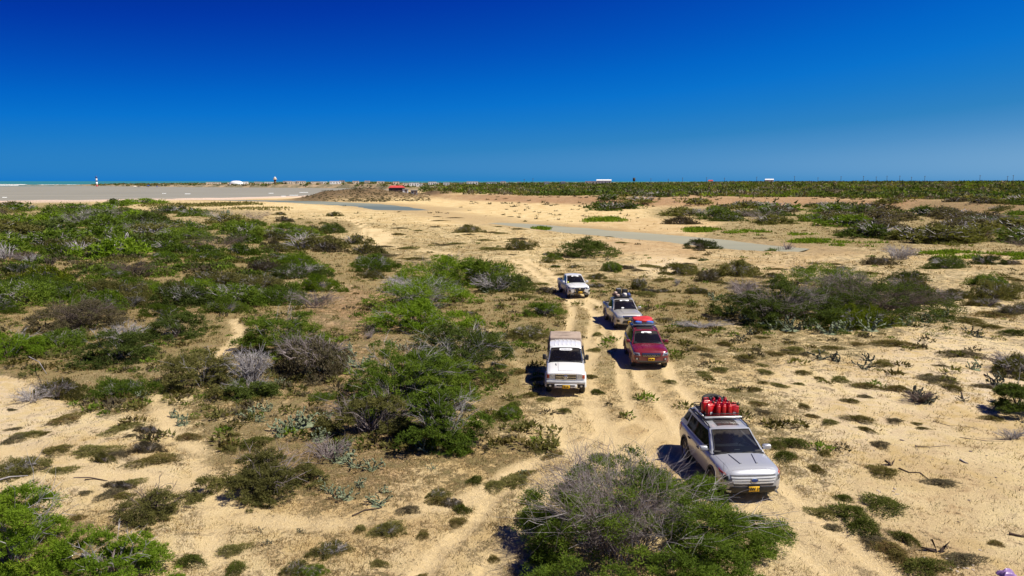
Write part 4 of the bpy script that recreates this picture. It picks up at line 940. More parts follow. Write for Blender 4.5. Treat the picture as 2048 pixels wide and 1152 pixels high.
# ---------------------------------------------------------------- cacti
def prickly(seed, n, arm, pad, sx=1.0, spread=.6, lean=.5):
    """branching chain of flat oval joints"""
    rg = np.random.default_rng(seed); Vs, Fs, off = [], [], 0
    u = np.linspace(0, math.pi, 5)[1:-1]; base = [(0, 0, -1)] + [(math.sin(t) * math.cos(p), math.sin(t) * math.sin(p), -math.cos(t)) for t in u for p in np.arange(6) * math.pi / 3] + [(0, 0, 1)]
    base = np.array(base); fc = []
    for j in range(6): fc.append((0, 1 + (j + 1) % 6, 1 + j)); fc.append((19, 13 + j, 13 + (j + 1) % 6))
    for rr in range(2):
        for j in range(6):
            a_, b_ = 1 + rr * 6 + j, 1 + rr * 6 + (j + 1) % 6; fc.append((a_, b_, b_ + 6)); fc.append((a_, b_ + 6, a_ + 6))
    fc = np.array(fc)
    for k in range(n):
        th = rg.uniform(0, 2 * math.pi); p = np.array([math.cos(th), math.sin(th), 0]) * rg.uniform(0, .25) * spread; d = np.array([math.cos(th) * lean, math.sin(th) * lean, 1.0])
        for j in range(arm):
            d = d / np.linalg.norm(d); L = pad * rg.uniform(.8, 1.25); w = L * rg.uniform(.26, .40)
            s = np.cross(d, rg.normal(size=3)); s /= np.linalg.norm(s); t = np.cross(d, s)
            V = p + base[:, 0:1] * s * w + base[:, 1:2] * t * w * .38 + (base[:, 2:3] + 1) * d * L * .5
            Vs.append(V); Fs.append(fc + off); off += len(V); p = p + d * L * .9; d = d + rg.normal(0, .42, 3); d[2] = abs(d[2]) * .8 + .12
            if rg.random() < .25: d[:2] *= -1
    q = np.array([.34 * spread, .34 * spread, .10]); Vs.append(base * q); Fs.append(fc + off)
    return np.vstack(Vs), np.vstack(Fs)
CAC = []
for i in range(5):
    V, F = prickly(500 + i, 6 + 2 * i, 5, .24, spread=1.3 + .25 * i, lean=.7); CAC.append((V, F))
CM = {}
def cactus(px, py, size, i, mat='cactus_skin', label=None, name='prickly_cactus'):
    if (i, mat) not in CM: CM[i, mat] = npmesh('joints', *CAC[i % 5], [MAT[mat]], smooth=True)
    c = G(px, py); o = link(name, CM[i, mat]); s = size * (c[1] * CP + CAM_H * SP) / FPX / 1.9; o.scale = (s, s, s * .9); o.rotation_euler[2] = random.uniform(0, 6)
    o.location = (c[0], c[1], H1(*c) - .03); o['category'] = 'cactus'
    if label: o['label'] = label
    PLANTS.append((o, label, 'grey green branching cactus' if mat == 'cactus_skin' else 'blackened cactus skeleton', px, py, size)); return o
for t in [(690, 725, 60, 4), (722, 735, 54, 3), (655, 745, 50, 2), (610, 755, 40, 1), (575, 860, 62, 4), (610, 850, 66, 3), (650, 845, 50, 2), (560, 875, 44, 1), (640, 880, 50, 4), (855, 905, 60, 4), (870, 860, 50, 3), (895, 890, 44, 2), (835, 890, 44, 1), (680, 920, 62, 4), (705, 935, 50, 3), (745, 940, 56, 2), (660, 905, 46, 1),
          (690, 1000, 56, 4), (755, 1010, 50, 3), (720, 975, 44, 2), (770, 985, 40, 1), (865, 935, 30, 0), (920, 880, 30, 1), (1045, 945, 30, 2), (1500, 645, 44, 4), (1540, 655, 50, 3), (1580, 660, 56, 4), (1615, 655, 50, 2), (1655, 665, 56, 3), (1690, 660, 50, 4), (1740, 662, 58, 2), (1770, 655, 50, 3), (1810, 650, 46, 4), (1850, 645, 44, 1), (1880, 635, 40, 3), (1460, 630, 44, 2), (1430, 600, 34, 3),
          (1000, 578, 40, 4), (1030, 576, 40, 3), (1050, 570, 30, 2), (1012, 560, 34, 1), (975, 585, 30, 0), (570, 552, 34, 4), (590, 552, 30, 3), (385, 610, 34, 2), (420, 612, 34, 1), (350, 655, 26, 3), (345, 680, 20, 0), (125, 685, 30, 1), (160, 690, 28, 2), (240, 790, 30, 3), (285, 795, 30, 4), (365, 850, 44, 2), (350, 835, 40, 1), (495, 835, 44, 3), (530, 820, 40, 4), (520, 845, 36, 2), (1950, 740, 44, 1), (2000, 735, 40, 2), (1900, 525, 26, 1), (660, 985, 40, 3), (640, 965, 36, 1), (800, 700, 30, 2), (780, 690, 28, 3), (735, 770, 36, 0), (700, 700, 34, 1), (560, 770, 34, 2)]:
    cactus(t[0], t[1], t[2], t[3])
for t in [(1640, 718, 50, 0), (1672, 722, 44, 1), (1728, 735, 48, 0), (1735, 722, 36, 2), (1940, 668, 42, 0), (1955, 675, 34, 1), (1838, 800, 60, 4), (1855, 806, 44, 3), (1925, 800, 30, 0), (1995, 770, 56, 1), (1500, 668, 34, 1), (1480, 680, 30, 2), (520, 1060, 26, 0), (535, 1090, 30, 1), (600, 1065, 24, 2), (1215, 520, 16, 1)]:
    cactus(t[0], t[1], t[2], t[3], 'cactus_dark')
# tall clump of column cactus on the left
def column_cactus(px, py, hpx, wpx, n, label):
    c = G(px, py); k = (c[1] * CP + CAM_H * SP) / FPX; h, w = hpx * k, wpx * k / 2; rg = np.random.default_rng(int(px))
    th = rg.uniform(0, 6.28, n); t = np.linspace(0, 1, 6)[None, :, None]; r = rg.uniform(.3, 1, (n, 1, 1)) * w
    dr = np.stack([np.cos(th), np.sin(th), np.zeros(n)], 1)[:, None]
    Pp = dr * r * np.sqrt(np.clip(t, 0, 1)) + np.array([0, 0, 1.0]) * t ** 1.2 * (h * rg.uniform(.6, 1, (n, 1, 1)))
    V, F = tubes(Pp, np.full((n, 6), .11 * h / 3) * np.array([.8, 1, 1, 1, .95, .4]), 6)
    o = link('column_cactus', npmesh('column_cactus', V, F, [MAT['cactus_skin']], smooth=True)); o.location = (c[0], c[1], H1(*c)); tag(o, label, 'cactus')
column_cactus(451, 441, 22, 30, 18, 'tall clump of grey green column cactus above the scrub at the left')
column_cactus(378, 447, 12, 12, 6, 'short clump of column cactus left of the tall one')
column_cactus(1560, 500, 12, 12, 4, 'few thin column cactus stems at the right end of the creek')

# ---------------------------------------------------------------- dead sticks, stones and scraps
def stick(pts, rad, label, mat='driftwood_dark', name='fallen_branch'):
    Q = np.array([[*G(x, y)] for x, y in pts]); Z = height(Q[:, 0], Q[:, 1]) + rad * .8; pp = np.column_stack([Q, Z]); c = pp.mean(0)
    V, F = tubes((pp - c)[None], rad * np.linspace(1, .4, len(pp))[None], 5)
    o = link(name, npmesh(name, V, F, [MAT[mat]], smooth=True)); o.location = c; tag(o, label, 'branch', 'dead sticks on the sand'); return o
for pts, r, lab, mt in [([(1798, 935), (1818, 945), (1840, 946), (1858, 958), (1885, 962), (1905, 975)], .025, 'long crooked dark stick on the sand below the purple grey litter', 'driftwood_dark'),
    ([(1830, 890), (1860, 893), (1900, 889)], .018, 'thin pale stick on the sand near the right', 'wood_brown'), ([(1832, 889), (1836, 902)], .015, 'short stick crossing the thin pale one', 'wood_brown'),
    ([(1920, 873), (1970, 880), (2010, 882)], .016, 'thin stick below the right edge bush', 'wood_brown'), ([(1920, 921), (1928, 926), (1936, 929)], .035, 'short pale bleached stick on the open sand', 'wood_grey'),
    ([(2018, 1069), (2035, 1072), (2060, 1075)], .045, 'dark stick at the right edge near the bottom', 'driftwood_dark'), ([(1866, 842), (1900, 850), (1930, 851), (1955, 858)], .014, 'long thin twig lying across the pale sand', 'wood_brown'),
    ([(1968, 752), (1985, 762), (2003, 782)], .04, 'thick dark fallen stem left of the right edge bush', 'driftwood_dark'), ([(1920, 780), (1924, 790), (1929, 803)], .035, 'leaning dark stem on the sand left of the right edge bush', 'driftwood_dark'),
    ([(705, 1032), (730, 1022), (760, 1018)], .03, 'dark stick lying in front of the near cactus clump', 'driftwood_dark'), ([(148, 958), (180, 958), (205, 961)], .02, 'thin stick on the pale sand at the near left', 'wood_brown'),
    ([(170, 963), (190, 961), (215, 964)], .03, 'dark stick below the thin one at the near left', 'driftwood_dark'), ([(960, 825), (985, 818), (1010, 822)], .02, 'grey twig on the litter right of the big thicket', 'wood_grey'),
    ([(945, 845), (975, 838), (1000, 840)], .018, 'second grey twig on the litter right of the big thicket', 'wood_grey'), ([(-5, 1024), (25, 1014), (62, 1010)], .035, 'bleached bare branch over the near left corner bush', 'wood_grey'),
    ([(60, 732), (80, 745), (95, 768)], .03, 'curved bleached branch standing over the scruffy bush at the left', 'wood_grey')]:
    o = stick(pts, r, lab, mt)
    if 'bleached bare branch' in lab: o.location.z += .9
    if 'standing over' in lab: o.location.z += .5
def prism_scrap(px, py, w, label, wings):
    """upturned curled dark scraps of bark"""
    c = G(px, py); k = c[1] / FPX * w; V, F = [], []
    for (x0, z0, x1, z1, t) in wings:
        b = len(V); V += [(x0 * k, -.06, z0 * k), (x0 * k + .04, .10, z0 * k + .02), (x1 * k, .05, z1 * k), (x1 * k * .9, -.02, z1 * k * .9 + t), (x0 * k, 0, z0 * k + t)]
        F += [(b, b + 1, b + 2), (b, b + 2, b + 3, b + 4), (b + 1, b + 4, b + 3, b + 2), (b, b + 4, b + 1)]
    o = link('bark_scrap', pymesh('bark_scrap', V, F, [MAT['driftwood_dark']])); o.location = (c[0], c[1], H1(*c) + .01); tag(o, label, 'bark'); return o
prism_scrap(1872, 1108, 34, 'left one of two curled dark bark scraps on the sand near the bottom right', [(0, 0, -1.0, .2, .07), (0, 0, -.35, .75, .08)])
prism_scrap(1880, 1108, 34, 'right one of two curled dark bark scraps on the sand near the bottom right', [(0, 0, .62, .6, .10), (.3, .3, .5, .1, .08)])
prism_scrap(1781, 929, 22, 'single curled dark bark scrap on the sand above an olive cushion plant', [(0, 0, -.6, .35, .09), (.1, 0, .45, .5, .1)])
# purple plastic sheet in the near right corner
simple('purple_plastic', (.26, .15, .36), .4, var=.2, scale=3)
def crumpled(name, c, a, b, h, mat, label, cat, seed):
    n = 14; V, F = [], []
    for i in range(n):
        for j in range(n):
            u, v = i / (n - 1) * 2 - 1, j / (n - 1) * 2 - 1; d = max(abs(u), abs(v))
            z = h * max(0, 1 - d ** 3) * (.45 + .8 * float(vnoise(np.array([u * 2.2 + seed]), np.array([v * 2.2]), seed)[0])) + .01
            V.append((a * u * (1 + .1 * math.sin(5 * v)), b * v * (1 + .12 * math.sin(4 * u)), z))
    for i in range(n - 1):
        for j in range(n - 1): k = i * n + j; F.append((k, k + n, k + n + 1, k + 1))
    o = link(name, pymesh(name, V, F, [MAT[mat]])); o.location = (c[0], c[1], H1(*c)); tag(o, label, cat); return o
crumpled('plastic_sheet', G(2014, 1156), .20, .17, .15, 'purple_plastic', 'crumpled purple plastic bag on the sand in the near right corner', 'bag', 3)
# pale stones by the creek
simple('pale_stone', (.46, .37, .28), .9, var=.3, scale=8, bmp=.4); simple('dark_stone', (.16, .12, .10), .9, var=.3, scale=8, bmp=.4)
def stone_mesh(seed, mat):
    rg = np.random.default_rng(seed); me = bpy.data.meshes.new('stone'); import bmesh; bm = bmesh.new(); bmesh.ops.create_icosphere(bm, subdivisions=1, radius=1)
    for v in bm.verts: v.co *= rg.uniform(.7, 1.15); v.co.z *= .6
    bm.to_mesh(me); bm.free(); me.materials.append(MAT[mat]); return me
SM = [stone_mesh(i, 'pale_stone') for i in range(4)] + [stone_mesh(9 + i, 'dark_stone') for i in range(3)]
def stone(px, py, s, label, group, dark=False):
    c = G(px, py); o = link('stone', SM[random.randrange(4, 7) if dark else random.randrange(4)]); k = s * c[1] / FPX / 2; o.scale = (k, k * random.uniform(.7, 1), k * random.uniform(.7, 1)); o.rotation_euler[2] = random.uniform(0, 6)
    o.location = (c[0], c[1], H1(*c)); tag(o, label, 'stone', group)
for i in range(34): stone(random.gauss(1285, 45) , random.gauss(474.5, 2.4) + 0, random.uniform(3, 8), 'one of the pale stones heaped on the near bank of the grey creek', 'pale stones on the creek bank')
for i in range(14): stone(random.gauss(1360, 20), random.gauss(480, 1.5), random.uniform(3, 7), 'one of the pale stones by the creek left of the small dark bush', 'pale stones left of the small dark bush')
for i in range(12): stone(random.gauss(1490, 18), random.gauss(489, 1.8), random.uniform(3, 6), 'one of the stones at the right end of the creek', 'stones at the right end of the creek')
for i in range(26): stone(random.gauss(1930, 30), random.gauss(1132, 10), random.uniform(5, 13), 'one of the pale rubble stones near the bottom right corner', 'pale rubble near the bottom right corner')
for i in range(10): stone(random.gauss(1775, 14), random.gauss(985, 4), random.uniform(4, 9), 'one of the pale stones beside the dark litter on the right sand', 'pale stones on the right sand')
for px, py, s in [(1804, 880, 11), (1941, 903, 8), (1938, 1001, 8), (1917, 1042, 7), (1748, 901, 5), (1800, 920, 6), (1865, 919, 6), (1973, 912, 6), (1992, 958, 6), (2010, 945, 6)]:
    stone(px, py, s, 'one of the small dark stones lying singly on the open sand', 'single dark stones on the open sand', True)

# ---------------------------------------------------------------- labels of the plants
def finish_labels():
    by = {}
    for o, lab, desc, px, py, w in PLANTS:
        if lab: continue
        ww, lm = where(px, py); by.setdefault((desc, ww, lm), []).append((px, py, w, o))
    ORD = ['first', 'second', 'third', 'fourth', 'fifth', 'sixth', 'seventh', 'eighth', 'ninth', 'tenth', 'eleventh', 'twelfth', 'thirteenth', 'fourteenth', 'fifteenth']
    for (desc, ww, lm), L in by.items():
        base = '%s %s %s' % (desc, ww, lm); L.sort(key=lambda q: q[0])
        if len(L) == 1: L[0][3]['label'] = base
        elif len(L) <= 3:
            nm = {2: ['left', 'right'], 3: ['left', 'middle', 'right']}[len(L)]
            for q, e in zip(nm, L): e[3]['label'] = '%s of %s, %s' % (q, {2: 'two', 3: 'three'}[len(L)], base)
        else:
            for k, e in enumerate(L): e[3]['label'] = '%s from left, %s' % (ORD[min(k, 14)], base)
    for o, *_ in PLANTS:
        if 'group' not in o: o['group'] = {'bush': 'bushes of the dry scrubland', 'low plant': 'low cushion plants on the sand', 'cactus': 'cacti of the scrubland', 'dead bush': 'leafless bushes of the scrubland'}[o['category']]
finish_labels()
# ================================================================ vehicles
paint('paint_silver', (.45, .46, .485), .35, .30, .45)
paint('paint_white', (.76, .755, .74), 0.0, .28, .35)
paint('paint_warm_silver', (.50, .475, .43), .35, .30, .5)
paint('paint_red', (.185, .010, .020), .1, .25, .35)
paint('paint_white_suvless', (.70, .69, .675), 0.0, .30, .5)
simple('black_plastic', (.022, .021, .021), .5, var=.25, scale=14)
simple('grey_plastic', (.10, .10, .10), .5, var=.2, scale=14)
simple('underbody', (.012, .012, .012), .9)
simple('rubber', (.030, .027, .024), .8, var=.35, scale=12)
simple('chrome', (.62, .62, .62), .18, 1.0, var=.1)
simple('rim_metal', (.36, .35, .34), .35, .8, var=.2)
simple('lamp_lens', (.42, .44, .46), .12, .35, var=.25, scale=18, coat=1)
simple('lamp_dark', (.06, .06, .07), .15, .2, var=.3, coat=1)
simple('indicator', (.42, .055, .02), .25, var=.15, coat=.8)
simple('plate_yellow', (.80, .47, .02), .5, var=.08)
simple('plate_black', (.012, .012, .012), .6)
simple('sticker_white', (.86, .86, .86), .6, var=.04)
simple('sticker_yellow', (.62, .66, .08), .6)
simple('can_red', (.46, .004, .008), .38, var=.15, scale=9, coat=.3)
simple('can_black', (.02, .02, .02), .5)
simple('strap_red', (.55, .03, .03), .7)
simple('steel_grey', (.42, .42, .42), .45, .2)
simple('grille_silver', (.66, .66, .66), .3, .15, var=.06)
simple('alu', (.66, .66, .64), .3, .5, var=.1)
simple('seat_cloth', (.05, .047, .045), .9)
simple('dash', (.035, .034, .034), .75)
simple('paper_white', (.7, .7, .68), .7)
simple('canvas_tan', (.36, .275, .215), .95, var=.12, scale=5, bmp=.25)
simple('canvas_dark', (.045, .04, .04), .9)
simple('bag_red', (.55, .03, .03), .65, var=.25, scale=6, bmp=.3)
simple('bag_blue', (.03, .14, .52), .6, var=.2, scale=8)
simple('bag_navy', (.02, .045, .18), .7, var=.2, scale=8)
simple('bag_black', (.018, .018, .02), .6, var=.3, scale=8)
simple('bag_white', (.62, .58, .52), .8, var=.2, scale=8)
simple('bag_pink', (.50, .36, .30), .8, var=.2, scale=8)
simple('bag_brown', (.16, .09, .06), .8, var=.2, scale=8)
simple('cooler_grey', (.20, .21, .22), .5, var=.15)
simple('sunroof_glass', (.05, .042, .038), .22, coat=.3)
simple('skin_tone', (.30, .17, .11), .6); simple('shirt_white', (.62, .62, .6), .8); simple('shirt_dark', (.05, .06, .1), .8)
glassmat('windscreen', (.22, .25, .27)); glassmat('side_glass', (.06, .065, .07))

def evalmesh(o):
    dg = bpy.context.evaluated_depsgraph_get(); dg.update()
    me = bpy.data.meshes.new_from_object(o.evaluated_get(dg)); return me
def finish(o):
    me = evalmesh(o); o.modifiers.clear(); o.data = me; return o
def ringbody(st):
    """closed loft: stations (x, hw bottom, hw middle, hw top, z bottom, z middle, z top edge, z crown)"""
    V, F = [], []; n = None
    for (x, hb, hm, ht, zb, zm, zt, zc) in st:
        half = [(0, zb), (hb * .8, zb), (hb, zb + .05), (hm, zm), (hm - (hm - ht) * .25, zt - .10), (ht, zt - .015), (ht * .82, zt + (zc - zt) * .55), (ht * .4, zc - .004), (0, zc)]
        ring = half + [(-y, z) for y, z in half[-2:0:-1]]; n = len(ring); V += [(x, y, z) for y, z in ring]
    k = len(st)
    for i in range(k - 1):
        for j in range(n):
            a, b = i * n + j, i * n + (j + 1) % n; F.append((a, b, b + n, a + n))
    h = n // 2
    for off, flip in ((0, 1), ((k - 1) * n, 0)):
        for j in range(h):
            q = (off + j, off + j + 1, off + (n - j - 1) % n, off + (n - j) % n)
            q = tuple(dict.fromkeys(q)); F.append(q[::-1] if not flip else q)
    return V, F
def cyl(name, r, y0, y1, x, z, k=28, mat='underbody'):
    V, F = [], []
    for y in (y0, y1): V += [(x + r * math.cos(t * 2 * math.pi / k), y, z + r * math.sin(t * 2 * math.pi / k)) for t in range(k)]
    F = [(i, (i + 1) % k, k + (i + 1) % k, k + i) for i in range(k)] + [tuple(range(k))[::-1], tuple(range(k, 2 * k))]
    me = pymesh(name, V, F, [MAT[mat]]); import bmesh; bm = bmesh.new(); bm.from_mesh(me); bmesh.ops.recalc_face_normals(bm, faces=bm.faces); bm.to_mesh(me); bm.free(); return me
def boxm(name, x0, x1, y0, y1, z0, z1, mat, bev=.0, seg=2, taper=(1, 1)):
    cx, cy = (x0 + x1) / 2, (y0 + y1) / 2; V = []
    for z, t in ((z0, 1), (z1, 0)):
        fx, fy = (1, 1) if t else taper
        V += [(cx + (x - cx) * fx, cy + (y - cy) * fy, z) for x, y in ((x0, y0), (x1, y0), (x1, y1), (x0, y1))]
    me = pymesh(name, V, [(3, 2, 1, 0), (4, 5, 6, 7), (0, 1, 5, 4), (1, 2, 6, 5), (2, 3, 7, 6), (3, 0, 4, 7)], [MAT[mat]])
    if bev:
        import bmesh; bm = bmesh.new(); bm.from_mesh(me); bmesh.ops.bevel(bm, geom=bm.edges[:], offset=bev, segments=seg, profile=.5, affect='EDGES')
        for f in bm.faces: f.smooth = True
        bm.to_mesh(me); bm.free()
    return me
def tube1(name, pts, r, mat, k=8):
    pp = np.array([pts], float); V, F = tubes(pp, np.full((1, len(pts)), r), k); n = len(pts)
    F = [tuple(f) for f in F] + [tuple(range(k))[::-1], tuple(range((n - 1) * k, n * k))]
    return pymesh(name, V, F, [MAT[mat]], True)
def lathe(name, prof, mat, k=32, axis='y'):
    V, F = [], []
    for (r, y) in prof: V += [(r * math.cos(t * 2 * math.pi / k), y, r * math.sin(t * 2 * math.pi / k)) for t in range(k)]
    m = len(prof)
    for i in range(m - 1):
        for j in range(k): a, b = i * k + j, i * k + (j + 1) % k; F.append((a, a + k, b + k, b))
    me = pymesh(name, V, F, [MAT[mat]], True); return me
WH = {}
def wheel_meshes(r, w, rimr):
    key = (r, w, rimr)
    if key in WH: return WH[key]
    ty = lathe('tyre', [(rimr, -w * .42), (rimr + .03, -w * .5), (r - .035, -w * .5), (r - .008, -w * .40), (r, -w * .2), (r, w * .2), (r - .008, w * .40), (r - .035, w * .5), (rimr + .03, w * .5), (rimr, w * .42), (rimr - .01, 0), (rimr, -w * .42)], 'rubber')
    V, F = [], []; k = 5
    rim = lathe('rim', [(rimr + .002, w * .40), (rimr - .02, w * .42), (rimr - .03, w * .2), (rimr - .04, w * .05), (.0, w * .05)], 'rim_metal', 30)
    import bmesh; bm = bmesh.new(); bm.from_mesh(rim)
    for i in range(k):
        a = i * 2 * math.pi / k
        for s in (-1, 1):
            pts = [(.05, a + s * .5), (.06, a + s * .1), (rimr - .015, a + s * .05), (rimr - .015, a + s * .22)]
            v0 = [bm.verts.new((q * math.cos(t), w * (.36 if q < .1 else .33), q * math.sin(t))) for q, t in pts]; v1 = [bm.verts.new((q * math.cos(t), w * .2, q * math.sin(t))) for q, t in pts]
            try:
                bm.faces.new(v0 if s < 0 else v0[::-1])
                for j in range(4): bm.faces.new((v0[j], v0[(j + 1) % 4], v1[(j + 1) % 4], v1[j]))
            except Exception: pass
    bm.to_mesh(rim); bm.free()
    hub = lathe('hub', [(.075, w * .2), (.07, w * .38), (.0, w * .39)], 'grey_plastic', 14)
    WH[key] = (ty, rim, hub); return WH[key]

class Veh:
    def __init__(s, name, pose, label, cat, paintm):
        x, y, a = pose; s.z = H1(x, y) + .0
        s.root = empty(name, (x, y, s.z), R(-90 + a)); tag(s.root, label, cat); s.p = paintm; s.bvh = None
    def add(s, name, me, parent=None, label=None):
        o = link(name, me, parent or s.root)
        if label: o['label'] = label
        return o
    def body(s, st, arches, r, bed=None, name='body'):
        V, F = ringbody(st); me = pymesh(name, V, F, [MAT[s.p], MAT['underbody']], True)
        import bmesh; bm = bmesh.new(); bm.from_mesh(me); bmesh.ops.recalc_face_normals(bm, faces=bm.faces); bm.to_mesh(me); bm.free()
        o = link(name, me); m = o.modifiers.new('s', 'SUBSURF'); m.levels = 2; m.render_levels = 2; finish(o)
        cs = []
        for ax in arches:
            for sd in (-1, 1):
                c = link('cut', cyl('cut', r, sd * .60 if sd > 0 else -1.3, 1.3 if sd > 0 else -.60, ax, r - .055)); cs.append(c)
        if bed: cs.append(link('cut', boxm('cut', *bed, 'underbody')))
        for c in cs:
            b = o.modifiers.new('b', 'BOOLEAN'); b.operation = 'DIFFERENCE'; b.object = c; b.solver = 'EXACT'
            try: b.material_mode = 'TRANSFER'
            except Exception: pass
        finish(o)
        for c in cs: d = c.data; bpy.data.objects.remove(c); bpy.data.meshes.remove(d)
        o.parent = s.root; s.bo = o; me = o.data
        s.bvh = BVHTree.FromPolygons([v.co.copy() for v in me.vertices], [tuple(p.vertices) for p in me.polygons]); return o
    def patch(s, name, cs, d, mat, off=.006, th=.03, n=6, m=4, parent=None, mirror=False, label=None, smooth=True):
        """panel laid onto the body: four corners, seen along direction d"""
        outs = []
        for sg in ((1, -1) if mirror else (1,)):
            q = [Vector((c[0], c[1] * sg, c[2])) for c in cs]; dd = Vector((d[0], d[1] * sg, d[2])).normalized()
            top, hits = [], []
            for j in range(m + 1):
                for i in range(n + 1):
                    u, v = i / n, j / m; p = (q[0] * (1 - u) + q[1] * u) * (1 - v) + (q[3] * (1 - u) + q[2] * u) * v
                    h = s.bvh.ray_cast(p - dd * 2.0, dd); hits.append((p, h[0]))
            ds = [(h - p).dot(dd) for p, h in hits if h is not None]; med = sorted(ds)[len(ds) // 2] if ds else 0
            for p, h in hits:
                t = (h - p).dot(dd) if h is not None else med
                if abs(t - med) > .35: t = med
                top.append(p + dd * (t - off))
            bot = [v + dd * th for v in top]; V = top + bot; N = len(top); F = []
            w = n + 1
            for j in range(m):
                for i in range(n): a = j * w + i; F.append((a, a + 1, a + 1 + w, a + w)); F.append((N + a, N + a + w, N + a + 1 + w, N + a + 1))
            per = [i for i in range(w)] + [j * w + n for j in range(1, m + 1)] + [m * w + i for i in range(n - 1, -1, -1)] + [j * w for j in range(m - 1, 0, -1)]
            for a, b in zip(per, per[1:] + per[:1]): F.append((a, N + a, N + b, b))
            me = pymesh(name, V, F, [MAT[mat] if mat in MAT else MAT[s.p]], False)
            import bmesh; bm = bmesh.new(); bm.from_mesh(me); bmesh.ops.recalc_face_normals(bm, faces=bm.faces); bm.to_mesh(me); bm.free()
            outs.append(s.add(name, me, parent, label))
        return outs if mirror else outs[0]
    def cabin(s, xbf, xtf, xbr, xtr, wb, wt, zb, zt, cv=.1, crown=.05, side=((.54, .93, .1, .84), (.2, .5, .1, .84), (.02, .16, .12, .8)), ws=(.90, .06, .93), rw=(.8, .3, .9), rcr=.03, bev=.05, cr=None):
        """roof, pillars and glass"""
        L = lambda a, b, t: a + (b - a) * t
        def W(t): return L(wb, wt, t ** .9)
        def front(u, t): return (L(xbf, xtf, t) - cv * u * u, u * W(t), L(zb, zt, t) + crown * (1 - u * u) * t)
        def rear(u, t): return (L(xbr, xtr, t) + cv * .6 * u * u, u * W(t), L(zb, zt, t) + crown * (1 - u * u) * t)
        def sidef(sg):
            return lambda p, t: (L(L(xbr, xtr, t) + cv * .6, L(xbf, xtf, t) - cv, p), sg * (W(t) + .03 * math.sin(math.pi * p)), L(zb, zt, t))
        def roof(u, q):
            x = L(xtr + cv * .6 * u * u, xtf - cv * u * u, q); return (x, u * (wt) + math.copysign(.03 * math.sin(math.pi * q) * abs(u), u), zt + crown * (1 - u * u) + rcr * 4 * q * (1 - q))
        V, F = [], []; panes = []
        def grid(fn, us, vs, holes, flip):
            b = len(V); nu = len(us)
            for v in vs:
                for u in us: V.append(fn(u, v))
            for j in range(len(vs) - 1):
                for i in range(nu - 1):
                    cu, cvv = (us[i] + us[i + 1]) / 2, (vs[j] + vs[j + 1]) / 2
                    if any(h[0] < cu < h[1] and h[2] < cvv < h[3] for h in holes): continue
                    a = b + j * nu + i; f = (a, a + 1, a + 1 + nu, a + nu); F.append(f[::-1] if flip else f)
        def br(lo, hi, n, marks): return sorted(set([round(float(x), 5) for x in np.linspace(lo, hi, n)] + [round(m, 5) for m in marks]))
        hw = (-ws[0], ws[0], ws[1], ws[2]); grid(front, br(-1, 1, 9, hw[:2]), br(0, 1, 5, hw[2:]), [hw], False)
        hr = (-rw[0], rw[0], rw[1], rw[2]); grid(rear, br(-1, 1, 7, hr[:2]), br(0, 1, 5, hr[2:]), [hr], True)
        ms = [m for h in side for m in h[:2]]; mt = [m for h in side for m in h[2:]]
        for sg in (-1, 1): grid(sidef(sg), br(0, 1, 9, ms), br(0, 1, 5, mt), side, sg < 0)
        grid(roof, br(-1, 1, 9, []), br(0, 1, 9, []), [], False)
        import bmesh; me = pymesh('roof', V, F, [MAT[s.p]]); bm = bmesh.new(); bm.from_mesh(me); bmesh.ops.remove_doubles(bm, verts=bm.verts, dist=.012); bmesh.ops.recalc_face_normals(bm, faces=bm.faces)
        ed = [e for e in bm.edges if len(e.link_faces) == 2 and e.calc_face_angle(0) > R(24)]
        bmesh.ops.bevel(bm, geom=ed, offset=bev, segments=3, profile=.5, affect='EDGES')
        for f in bm.faces: f.smooth = True
        bm.to_mesh(me); bm.free(); s.roofo = s.add('roof', me)
        s.roofbvh = BVHTree.FromPolygons([v.co.copy() for v in me.vertices], [tuple(p.vertices) for p in me.polygons])
        def pane(name, fn, h, mat, out, n=10, m=8, dust=None, e=.015):
            Vp, Fp, D = [], [], []
            for j in range(m + 1):
                for i in range(n + 1):
                    u, t = L(h[0] - e, h[1] + e, i / n), L(h[2] - e, h[3] + e, j / m); p = Vector(fn(u, t)); a = Vector(fn(u + .01, t)) - Vector(fn(u - .01, t)); b = Vector(fn(u, min(t + .01, 1))) - Vector(fn(u, t - .01)); nn = a.cross(b).normalized()
                    if nn.dot(Vector(out)) < 0: nn = -nn
                    Vp.append(p + nn * .006); D.append(dust(i / n, j / m) if dust else .35)
            for j in range(m):
                for i in range(n): a = j * (n + 1) + i; Fp.append((a, a + 1, a + n + 2, a + n + 1))
            mesh = npmesh(name, [tuple(v) for v in Vp], Fp, [MAT[mat]], dict(dust=D), smooth=True); return s.add(name, mesh)
        def wd(u, t):
            a = math.hypot((u - .30) * 1.6, t + .12); b = math.hypot((u - .86) * 1.6, t + .12)
            clean = (a < .98 and t > .05) or (b < .86); return .12 if clean else 1.0
        s.ws = pane('windshield', front, hw, 'windscreen', (1, 0, .5), 20, 14, wd)
        pane('rear_window', rear, hr, 'side_glass', (-1, 0, .3))
        for sg in (-1, 1):
            for h in side: pane('side_window', sidef(sg), h, 'side_glass', (0, sg, .1))
        s.front, s.zb = front, zb
        kk = Vector((.012, 0, .010)); pts = [Vector(front(u, hw[2])) + kk for u in np.linspace(hw[0], hw[1], 9)] + [Vector(front(hw[1], t)) + kk for t in np.linspace(hw[2], hw[3], 5)[1:]] + [Vector(front(u, hw[3])) + kk for u in np.linspace(hw[1], hw[0], 9)[1:]] + [Vector(front(hw[0], t)) + kk for t in np.linspace(hw[3], hw[2], 5)[1:]]
        s.add('windshield_seal', tube1('windshield_seal', pts, .016, 'plate_black', 5), s.ws)
